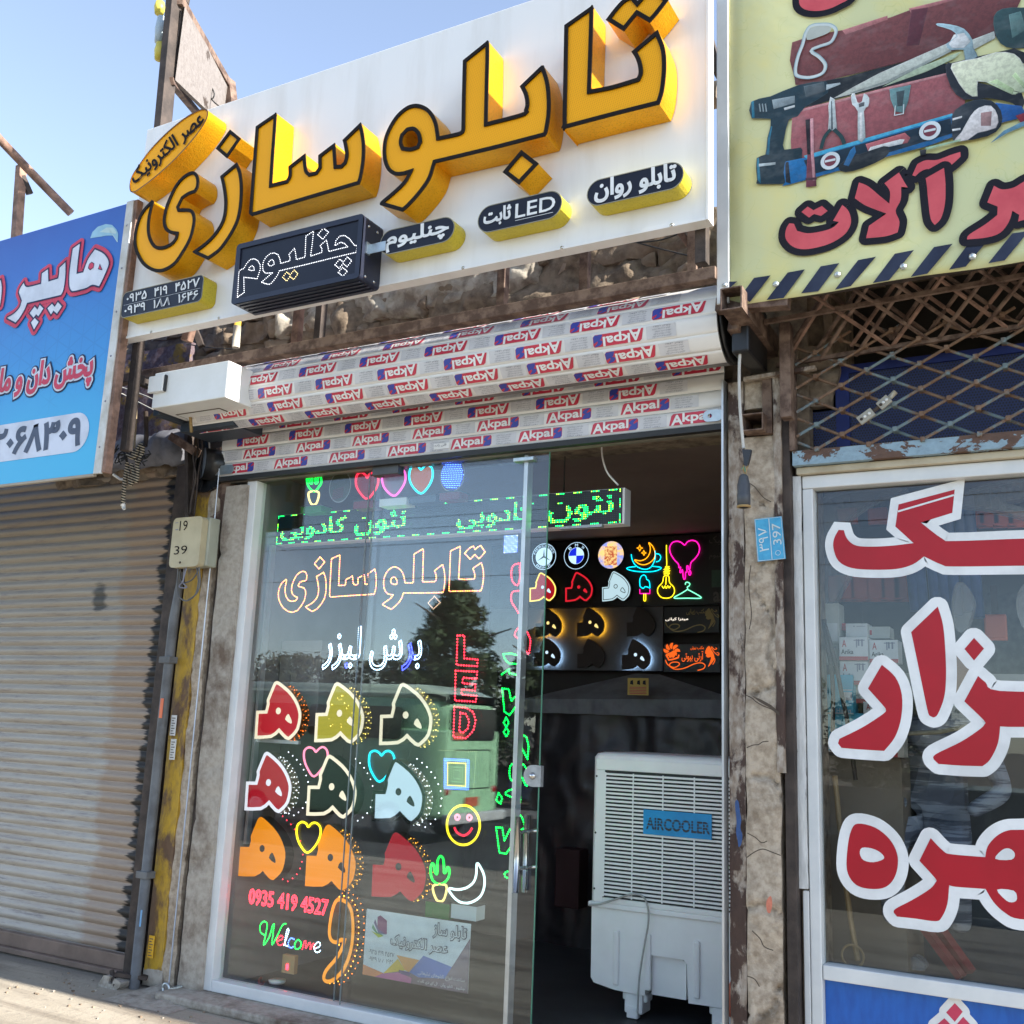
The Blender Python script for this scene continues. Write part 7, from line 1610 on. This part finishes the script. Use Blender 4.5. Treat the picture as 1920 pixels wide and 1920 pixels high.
L0 = [rr_xy(x0, x1, YA, YA+dpt, R, z) for z in (zt0, zt0+.002, ztop-.03)]; L1 = rr_xy(x0+.012, x1-.012, YA+.012, YA+dpt-.012, R, ztop-.008); L2_ = rr_xy(x0+.04, x1-.04, YA+.05, YA+dpt-.05, R, ztop)
loft(q, L0+[L1, L2_], cw); q.obj('upper_housing', t)
q = B(); q.box(x0+.03, x1-.03, YA-.006, YA+.02, gz1_+.012, ztop-.035, cw); q.box(x0+.03, gx0, YA-.006, YA+.01, zt0+.012, gz1_+.011, cw); q.box(gx1, x1-.03, YA-.006, YA+.01, zt0+.012, gz1_+.011, cw); q.box(gx0, gx1, YA-.006, YA+.01, zt0+.012, gz0_-.006, cw); q.obj('grille_frame', t, bevel=.003)
q = B(); q.box(gx0, gx1, YA-.004, YA-.002, gz0_-.005, gz1_+.011, M('grille_black', (.012, .012, .013), .5)); q.obj('grille_backing', t)
NL = 32; pz = (gz1_-gz0_)/NL
q = B(); q.box(-(gx1-gx0)/2, (gx1-gx0)/2, -.016, -.004, -.0032, .0075, cw)
lv = q.obj('louvre', t, origin=(0, 0, 0)); xm = (gx0+gx1)/2
for i in range(NL):
    o = lv if i == 0 else lv.copy()
    if i: COL.objects.link(o); o.parent = t; KIDS[t.name].append(o)
    o.location = Vector((xm+(.010 if i % 2 else 0), YA, gz0_+(i+.45)*pz))-Vector(t.location)
for u in (.235, .465, .70, .93):
    q = B(); xx_ = gx0+(gx1-gx0)*u; q.box(xx_-.005, xx_+.003, YA-.0185, YA-.0165, gz0_, gz1_, cw); q.obj('grille_rib', t)
q = B(); q.box(gx0-.004, gx0+.014, YA-.018, YA-.0165, gz0_, gz1_, cw); q.obj('grille_edge', t)
a, d = at(*px('N', '792,898')[0], YA-.02), at(*px('N', '1160,795')[0], YA-.02)
q = B(); q.box(a.x, d.x, YA-.024, YA-.019, a.z, d.z, M('cooler_blue', lin((20, 150, 215)), .4)); q.obj('name_plate', t)
q = B(); w, h = d.x-a.x, d.z-a.z; text(q, 'AIRCOOLER', Vector((a.x+w*.05, YA-.0255, a.z+h*.22)), Vector((d.x-w*.03, YA-.0255, a.z+h*.68)), M('plate_grey', (.03, .04, .06), .4), .02)
for v in (.34, .46, .58): q.box(a.x+w*.04, d.x-w*.02, YA-.0262, YA-.0257, a.z+h*v, a.z+h*(v+.025), MATS['cooler_blue'])
q.obj('plate_lettering', t)
for z in (.68, .98, 1.29):
    q = B(); q.lathe([(0, -.002), (.006, 0)], (x0+.035, YA-.007, z), black_trim, 8, 'y'); q.obj('screw', t)
# tank
q = B(); l = pl('N', '520,1352 521,1560 524,1728 540,1752 600,1772 690,1786 838,1790 846,1770 856,1600 868,1576 1050,1584 1062,1600 1072,1812 1180,1820 1240,1826', YA+.015)
zb_ = l[5].z; l = [Vector((x0+.012, YA+.015, zt0)), Vector((x0+.016, YA+.015, .21)), Vector((x0+.035, YA+.015, .185)), Vector((x0+.16, YA+.015, .165)), Vector((x0+.335, YA+.015, .160)), Vector((x0+.345, YA+.015, .35)), Vector((x0+.36, YA+.015, .37)), Vector((x0+.555, YA+.015, .37)), Vector((x0+.57, YA+.015, .35)), Vector((x0+.58, YA+.015, .160)), Vector((x1-.16, YA+.015, .165)), Vector((x1-.035, YA+.015, .185)), Vector((x1-.016, YA+.015, .21)), Vector((x1-.012, YA+.015, zt0))]
q.prism([l], dpt-.03, cw); q.obj('water_tank', t, bevel=.014)
q = B(); q.box(x0+.36, x0+.555, YA+.05, YA+.08, .165, .365, cw); q.obj('tank_recess', t)
for u in (.15, .335, .61, .80):
    q = B(); q.box(x0+u, x0+u+.035, YA-.001, YA+.03, .19, .475, cw); q.obj('tank_rib', t, bevel=.010)
q = B(); q.box(x0-.002, x1+.002, YA-.006, YA+dpt, zt0-.018, zt0+.010, cw); q.obj('belt_rim', t, bevel=.006)
for u in (.21, .70):
    q = B(); q.box(x0+u, x0+u+.105, YA+.03, YA+.16, .055, .160, cw); q.box(x0+u-.02, x0+u+.125, YA+.05, YA+.14, .115, .158, cw); ft = q.obj('caster_leg', t, bevel=.010)
    q = B(); q.box(x0+u+.02, x0+u+.085, YA+.015, YA+.06, .035, .090, cw); q.obj('caster_lever', ft, bevel=.006)
    q = B(); q.lathe([(0, 0), (.035, .002), (.04, .01), (.04, .022), (.035, .03), (0, .03)], (x0+u-.025, YA+.12, .071), blackr, 18, 'x'); q.obj('wheel', t)
q = B(); q.tube(cr(pl('N', '500,1280 560,1275 640,1250 720,1225 785,1232 815,1290 818,1380 800,1480 780,1600 768,1700 760,1860', YA-.03), 4, False), .0055, M('grey_cord', (.42, .42, .40), .5), 6); q.obj('power_cord', t)
b = B(); c0 = at(1375, 1870, .75); b.lathe([(0, -.09), (.05, -.085), (.065, -.05), (.065, .03), (.045, .07), (.02, .09), (0, .09)], c0+Vector((.03, 0, 0)), oran, 18); b.obj('orange_jug', label='orange plastic jug beside the cooler, mostly hidden by the right jamb', cat='jug')

# ================================================================ LOOSE THINGS ON THE FRONT
# rope knot
t = thing('striped_rope', 'knotted black and white striped rope dangling beside the blue sign', 'rope', tuple(at(238, 950, -.28)))
m_, nt_, bs_ = base('striped_rope_fibre'); p_ = pos(nt_); sx_ = N(nt_, 'ShaderNodeSeparateXYZ'); nt_.links.new(p_, sx_.inputs[0])
sn = mth(nt_, 'SINE', mth(nt_, 'ADD', mth(nt_, 'MULTIPLY', sx_.outputs[2], 380), mth(nt_, 'MULTIPLY', sx_.outputs[0], 130)))
nt_.links.new(mixc(nt_, ramp(nt_, sn, [(.30, 1.0), (.42, 0.0)]), (.50, .44, .34), (.03, .027, .022)), bs_.inputs['Base Color']); bs_.inputs['Roughness'].default_value = .9
for s, r_ in (('765,230 752,300 745,360 740,420 738,485', .013), ('790,225 800,270 818,330 825,260 820,200', .012), ('760,220 775,290 782,345 795,330 790,280', .012), ('835,210 850,160 855,110 835,120 815,175 800,150', .014), ('765,170 800,185 830,165', .013)):
    q = B(); q.tube(cr(pl('G', s, -.28), 5, False), r_, m_, 8); q.obj('rope_strand', t)
q = B(); q.tube(pl('G', '680,288 720,315 755,318', -.28), .008, print_white, 6); q.obj('rope_end', t); q = B(); q.tube(pl('G', '738,468 745,495', -.28), [.016, .010], print_white, 8); q.obj('rope_end', t)
q = B(); q.tube(pl('G', '820,-150 815,0 805,130', -.28), .006, M('sisal', (.35, .27, .16), .9), 6); q.obj('hanging_cord', t)
q = B(); q.tube(pl('G', '875,-90 878,60 870,120', -.28), .014, rust_dark, 8); q.obj('hook_rod', t)
random.seed(12); q = B()
for k in range(9):
    c0 = at(*px('G', '%d,%d' % (700+k*22, 140+(k*37) % 60))[0], -.27); P_ = [c0+Vector((random.uniform(-.05, .05), random.uniform(-.03, .03), random.uniform(-.05, .04))) for _ in range(7)]; q.tube(cr(P_, 4, False), .004, blackr, 5)
q.obj('wire_tangle', t)
# bracket arm with cord left of the motor box
b = B(); b.beam(at(215, 705, -.40), at(285, 722, -.25), .04, .05, rust_pale); b.obj('short_bracket', label='short pale bracket holding the hanging cord beside the blue sign', cat='bracket', bevel=.003)
# loose wires across
WR = [('Z', '225,725 290,750 350,790', -.2, 'thin white wire slanting from the blue sign to the motor box'), ('Z', '228,738 300,775 345,800', -.22, 'second thin wire under the first beside the motor box'), ('B', '0,1365 300,1330 500,1270 640,1240', -.30, 'black wire sagging along the lower edge of the white sign'), ('B', '0,1385 280,1345 460,1290 620,1255', -.31, 'lower black wire sagging under the white sign'), ('B', '1340,1080 1500,1130 1700,1180', -.25, 'black wire under the right end of the white sign'), ('B', '1380,1120 1560,1110 1700,1060', -.25, 'crossed black wire under the right end of the white sign'), ('A', '960,1770 1100,1790 1200,1795', -.05, 'black wire end poking from the mud wall')]
for k, s, Y, lb_ in WR:
    b = B(); b.tube(cr(pl(k, s, Y), 5, False), .004, blackr if 'black' in lb_ else M('thin_grey_wire%d' % len(MATS), (.35, .35, .33), .5), 5); b.obj('wire', label=lb_, cat='wire')
# two overhead wires casting lines on the roll
for i, z in enumerate((4.9, 5.6)):
    pass
# scrap against the sky right of the white sign
b = B(); b.beam(at(1330, 75, -.2), at(1348, 140, -.2), .05, .04, rust_dark, (1, 0, 0)); b.obj('scrap_iron', label='dark scrap iron in the narrow gap beside the yellow banner, upper one', cat='scrap')
b = B(); relief(b, at(1329, 200).x, at(1343, 150).x, at(1330, 185).z, at(1330, 155).z, .0, .02, .03, stone_m, .1, seed=71); b.obj('scrap_block', label='small rusty block in the gap beside the yellow banner, lower one', cat='scrap')
# rubble at the pavement edge
random.seed(21)
q = B()
for i in range(60):
    x = random.uniform(-5.5, -4.2); y = random.uniform(-.6, -.02); r = random.uniform(.003, .009)
    P8 = [Vector((x, y, r*.5))+Vector((sx*r*random.uniform(.5, 1), sy*r*random.uniform(.5, 1), sz*r*random.uniform(.4, .7))) for sz in (-1, 1) for sy in (-1, 1) for sx in (-1, 1)]
    q.add(P8, [(0, 2, 3, 1), (4, 5, 7, 6), (0, 1, 5, 4), (2, 6, 7, 3), (0, 4, 6, 2), (1, 3, 7, 5)], random.choice([plaster_g, stone_m]))
q.obj('gravel', kind='stuff', label='loose grit and gravel on the pavement by the pillar foot', cat='gravel')

# ================================================================ ACROSS THE STREET (seen mirrored in the glass)
vg = M('pale_green_car_paint', (.36, .60, .35), .35, col2=(.32, .54, .31), sc=2, coat=.4); vr = M('cream_green_roof', (.58, .68, .52), .35, coat=.3); dk = M('dark_car_glass', (.012, .015, .015), .08); chrome = M('chrome_white', (.62, .61, .58), .25, .2)
VX0, VX1, VY0, VY1, VZ = -13.4, -8.75, -9.05, -10.85, -.30
t = thing('green_van', 'pale green vintage minibus parked across the street, seen mirrored in the shop glass', 'van', ((VX0+VX1)/2, -9.9, VZ))
def ring_van(x, w, zb, zt, rt):     # rounded body section across y at x
    y0, y1 = (VY0+VY1)/2-w/2, (VY0+VY1)/2+w/2; l = []
    for cy, cz, a0, r in ((y1-rt, zt-rt, 0, rt), (y0+rt, zt-rt, 90, rt), (y0+.1, zb+.1, 180, .1), (y1-.1, zb+.1, 270, .1)):
        for i in range(6): a = math.radians(a0+90*i/5); l.append(Vector((x, cy+r*math.cos(a), cz+r*math.sin(a))))
    return l
zb, zt = VZ+.38, 2.10
q = B(); loft(q, [ring_van(x, w, zb+c_*.5, 1.45, .04) for x, w, c_ in ((VX0, 1.5, .2), (VX0+.12, 1.74, .05), (VX0+.4, 1.8, 0), (VX1-.4, 1.8, 0), (VX1-.10, 1.76, .05), (VX1, 1.60, .15))], vg); q.obj('lower_body', t)
q = B(); loft(q, [ring_van(x, w, 1.36, h_, .30) for x, w, h_ in ((VX0+.10, 1.50, 1.9), (VX0+.30, 1.64, 2.06), (VX0+.8, 1.70, 2.12), (VX1-.7, 1.70, 2.12), (VX1-.22, 1.64, 2.04), (VX1-.04, 1.50, 1.88))], vg); q.obj('upper_body', t)
q = B(); loft(q, [ring_van(x, w, 1.90, h_, .14) for x, w, h_ in ((VX0+.16, 1.52, 2.02), (VX0+.5, 1.74, 2.14), (VX1-.5, 1.74, 2.14), (VX1-.04, 1.54, 2.00))], vr); q.obj('roof', t)
ys = VY0-.02
for i in range(4):
    wx = VX1-.75-i*1.02; q = B(); q.prism([rrect(wx-.86, wx, 1.28, 1.78, VY0+.03, .08, 4)], .05, dk); q.obj('side_window', t)
q = B(); l = [Vector((VX1+.02, p.x, p.z)) for p in rrect(-10.62, -9.28, 1.30, 1.80, 0, .09, 4)]; n_ = len(l); q.add(l+[p-Vector((.06, 0, 0)) for p in l], [tuple(range(n_))]+[(i, (i+1) % n_, n_+(i+1) % n_, n_+i) for i in range(n_)], dk); q.obj('rear_window', t)
q = B(); l = [Vector((VX1+.012, p.x, p.z)) for p in rrect(-10.55, -9.35, .55, 1.15, 0, .07, 4)]; q.ribbon([Vector((p.y, 0, p.z)) for p in l], .008, .008, M('seam_dark', (.05, .08, .05), .5)); q.v = [(VX1+.013, v[0], v[2]) for v in q.v]; q.obj('engine_lid_seam', t)
q = B(); q.beam((VX1+.10, VY1+.02, .12), (VX1+.10, VY0-.02, .12), .12, .16, chrome); q.obj('bumper', t, bevel=.03)
for y in (VY0-.18, VY1+.18):
    q = B(); q.lathe([(0, .03), (.05, .02), (.06, 0)], (VX1+.0, y, .52), M('tail_lamp', (.40, .03, .03), .3), 12, 'x'); q.obj('tail_light', t)
q = B(); q.box(VX1+.015, VX1+.03, -10.15, -9.75, .28, .42, oran); q.obj('number_plate', t)
q = B(); q.box(VX1+.022, VX1+.03, -9.62, -9.30, 1.30, 1.42, oran); q.obj('window_sticker', t)
for x in (VX0+.95, VX1-.95):
    for y, s_ in ((VY0-.0, -1), (VY1+.0, 1)):
        q = B(); q.lathe([(0, 0), (.30, 0), (.335, .03*s_), (.335, .17*s_), (.30, .20*s_), (0, .20*s_)], (x, y, VZ+.335), blackr, 24, 'y'); wh = q.obj('wheel', t)
        q = B(); q.lathe([(0, -.03*s_), (.10, -.025*s_), (.19, 0), (.20, .0)], (x, y, VZ+.335), chrome, 18, 'y'); q.obj('hub_cap', wh)
def carprof(nm, label, X0, Y0, pm, L=4.2, W=1.65, ang=0.0):
    t = thing(nm, label, 'car', (X0, Y0, -.30), rz=ang)
    Zs = [(0, .45), (.0, .75), (.95, .85), (1.55, 1.30), (2.9, 1.33), (3.5, .90), (4.15, .82), (4.2, .45)]
    def V3(x, y, z): return Vector((X0+(x-L/2), Y0+y, -.30+z))
    q = B(); low = [(0, .30), (0, .70), (.15, .78), (.95, .86), (3.45, .88), (4.1, .80), (4.2, .68), (4.2, .30)]
    n = len(low); a = [V3(x, -W/2, z) for x, z in low]; c = [V3(x, W/2, z) for x, z in low]; q.add(a+c, [tuple(range(n)), tuple(reversed(range(n, 2*n)))]+[(i, (i+1) % n, n+(i+1) % n, n+i) for i in range(n)], pm); q.obj('body', t, bevel=.05)
    cab = [(1.0, .86), (1.55, 1.32), (1.75, 1.38), (2.8, 1.38), (3.0, 1.32), (3.5, .87)]; n = len(cab)
    q = B(); a = [V3(x, -W/2+.08+.12*(z-.86)/.5, z) for x, z in cab]; c = [V3(x, W/2-.08-.12*(z-.86)/.5, z) for x, z in cab]; q.add(a+c, [tuple(range(n)), tuple(reversed(range(n, 2*n)))]+[(i, (i+1) % n, n+(i+1) % n, n+i) for i in range(n)], dk); q.obj('windows', t, bevel=.02)
    q = B(); q.add([V3(1.6, -W/2+.2, 1.385), V3(2.95, -W/2+.2, 1.385), V3(2.95, W/2-.2, 1.385), V3(1.6, W/2-.2, 1.385)]+[V3(1.6, -W/2+.2, 1.41), V3(2.95, -W/2+.2, 1.41), V3(2.95, W/2-.2, 1.41), V3(1.6, W/2-.2, 1.41)], [(0, 1, 2, 3), (7, 6, 5, 4), (0, 4, 5, 1), (1, 5, 6, 2), (2, 6, 7, 3), (3, 7, 4, 0)], pm)
    for xa_, xb__ in ((1.0, 1.6), (3.5, 2.95), (2.25, 2.25)):
        for s_ in (-1, 1): q.beam(V3(xa_, s_*(W/2-.08), .87), V3(xb__, s_*(W/2-.20), 1.39), .05, .05, pm)
    q.obj('roof', t, bevel=.02)
    for x in (.8, 3.4):
        for s_ in (-1, 1):
            q = B(); q.lathe([(0, .02*s_), (.26, .02*s_), (.30, 0), (.30, -.16*s_), (0, -.16*s_)], V3(x, s_*W/2, .30), blackr, 18, 'y'); q.obj('wheel', t)
    for s_ in (-1, 1): q = B(); q.box(X0+L/2-.02, X0+L/2+.02, Y0+s_*(W/2-.35)-.14, Y0+s_*(W/2-.35)+.14, .28, .42, chrome); q.obj('headlight', t)
carprof('parked_car', 'blue-grey parked car behind the green minibus, seen in the door glass', -9.6, -17.5, M('blue_grey_paint', (.16, .20, .28), .3, coat=.4))
carprof('parked_car', 'dark green parked car mirrored in the hardware window', -1.1, -7.3, M('dark_green_paint', (.03, .045, .035), .3, coat=.5))
# far pavement, low wall and trees
b = B(); b.box(-60, 40, -15.2, -13.5, -.32, -.16, M('far_kerb', (.30, .28, .25), .9)); b.obj('far_pavement', kind='structure')
b = B(); b.box(-60, 40, -19.4, -19.2, -.3, .55, M('low_wall', (.16, .14, .12), .9)); b.obj('low_wall', label='low grey boundary wall across the street, seen in reflection', cat='wall')
def tree(nm, label, x, y, h, rx, seed, conical=False, n=5200, base_z=-.3, lm_=leaf_d):
    rnd = np.random.RandomState(seed); t = thing(nm, label, 'tree', (x, y, base_z), 'trees across the street')
    q = B(); q.tube([(x, y, base_z), (x+.05, y, base_z+h*.4), (x, y, base_z+h*.9)], [.16, .11, .03], bark, 8)
    for k in range(7):
        a = k*2.4; z = base_z+h*(.3+.08*k); q.tube([(x, y, z), (x+math.cos(a)*rx*.6, y+math.sin(a)*rx*.6, z+h*.10)], [.05, .015], bark, 5)
    q.obj('trunk', t)
    cl = []
    for k in range(90):
        v = rnd.rand(); z = .22+.76*v
        rr = (1-v)**.75 if conical else math.sqrt(max(.05, 1-((v-.45)/.62)**2))
        a = rnd.rand()*6.28; r = rx*rr*(.35+.65*rnd.rand()); cl.append((x+r*math.cos(a), y+r*math.sin(a), base_z+h*z, rx*(.12+.18*rnd.rand())*(.6+.4*rr)))
    vs = np.zeros((n*4, 3)); 
    ci = rnd.randint(0, len(cl), n); C_ = np.array(cl)[ci]
    d = rnd.normal(size=(n, 3)); d /= np.linalg.norm(d, axis=1)[:, None]; rad = C_[:, 3]*(rnd.rand(n)**.45)
    P = C_[:, :3]+d*rad[:, None]*np.array([1, 1, .8]); u = rnd.normal(size=(n, 3)); u /= np.linalg.norm(u, axis=1)[:, None]; w = np.cross(u, d); s = (.04+.05*rnd.rand(n))[:, None]
    for i_, (p_, q_) in enumerate(((-1, -.5), (1, -.5), (1, .5), (-1, .5))): vs[i_::4] = P+u*s*p_+w*s*q_
    me = bpy.data.meshes.new('crown'); me.from_pydata((vs-np.array([x, y, base_z])).tolist(), [], [(4*i, 4*i+1, 4*i+2, 4*i+3) for i in range(n)]); me.materials.append(lm_)
    o = bpy.data.objects.new('crown', me); COL.objects.link(o); o.parent = t; KIDS.setdefault(t.name, []).append(o)
leaf_o = M('olive_leaves', (.06, .065, .025), .7, col2=(.10, .09, .04), sc=1.2)
tree('conifer_tree', 'tall dark bushy conifer across the street, mirrored in the glass', -14.2, -18, 5.4, 2.4, 3, True, 16000)
tree('conifer_tree', 'smaller dark conifer beside the tall one across the street', -12.0, -18.5, 4.3, 1.7, 4, True, 9000)
tree('bushy_tree', 'rounded olive tree above the green minibus in the reflection', -20.5, -19, 3.6, 2.6, 5, False, 9000, lm_=leaf_o)
tree('bushy_tree', 'second rounded olive tree left of the tall conifer in the reflection', -16.8, -20, 3.7, 2.2, 6, False, 9000, lm_=leaf_o)
tree('bushy_tree', 'broad dark tree in the middle of the hardware window reflection', -7.8, -24, 3.9, 2.0, 7, False, 9000)
tree('bushy_tree', 'low dark tree mirrored above the cartons', -10.6, -25, 3.9, 1.8, 8, False, 8000)
tree('bushy_tree', 'low dark tree mirrored behind the orange tools', -4.6, -25, 3.0, 2.0, 9, False, 7000)
t = thing('lattice_tower', 'thin steel lattice tower across the street, mirrored in the door glass', 'tower', (-9.2, -15.5, -.3))
H_ = 6.4
for dx_, dy_ in ((-.18, -.18), (.18, -.18), (.18, .18), (-.18, .18)): b = B(); b.tube([(-9.2+dx_, -15.5+dy_, -.3), (-9.2+dx_*.8, -15.5+dy_*.8, H_)], .025, rust_dark, 6); b.obj('leg', t)
b = B()
for i in range(18):
    z = i*H_/18
    for (ax, ay), (bx, by) in (((-1, -1), (1, -1)), ((1, -1), (1, 1)), ((1, 1), (-1, 1)), ((-1, 1), (-1, -1))): b.tube([(-9.2+ax*.17, -15.5+ay*.17, z), (-9.2+bx*.17, -15.5+by*.17, z+H_/18)], .012, rust_dark, 4)
b.obj('bracing', t, kind='stuff')
for i, z in enumerate((6.1, 5.9, 5.6, 4.9)):
    b = B(); P_ = [Vector((-40+80*k/12, -12.5-.1*i, z-.5*(1-((k-6)/6)**2))) for k in range(13)]; b.tube(P_, .006, blackr, 4, caps=False); b.obj('power_line', label='%s black power line crossing the street reflection' % ['topmost', 'second', 'third', 'lowest'][i], cat='power line', group='power lines')
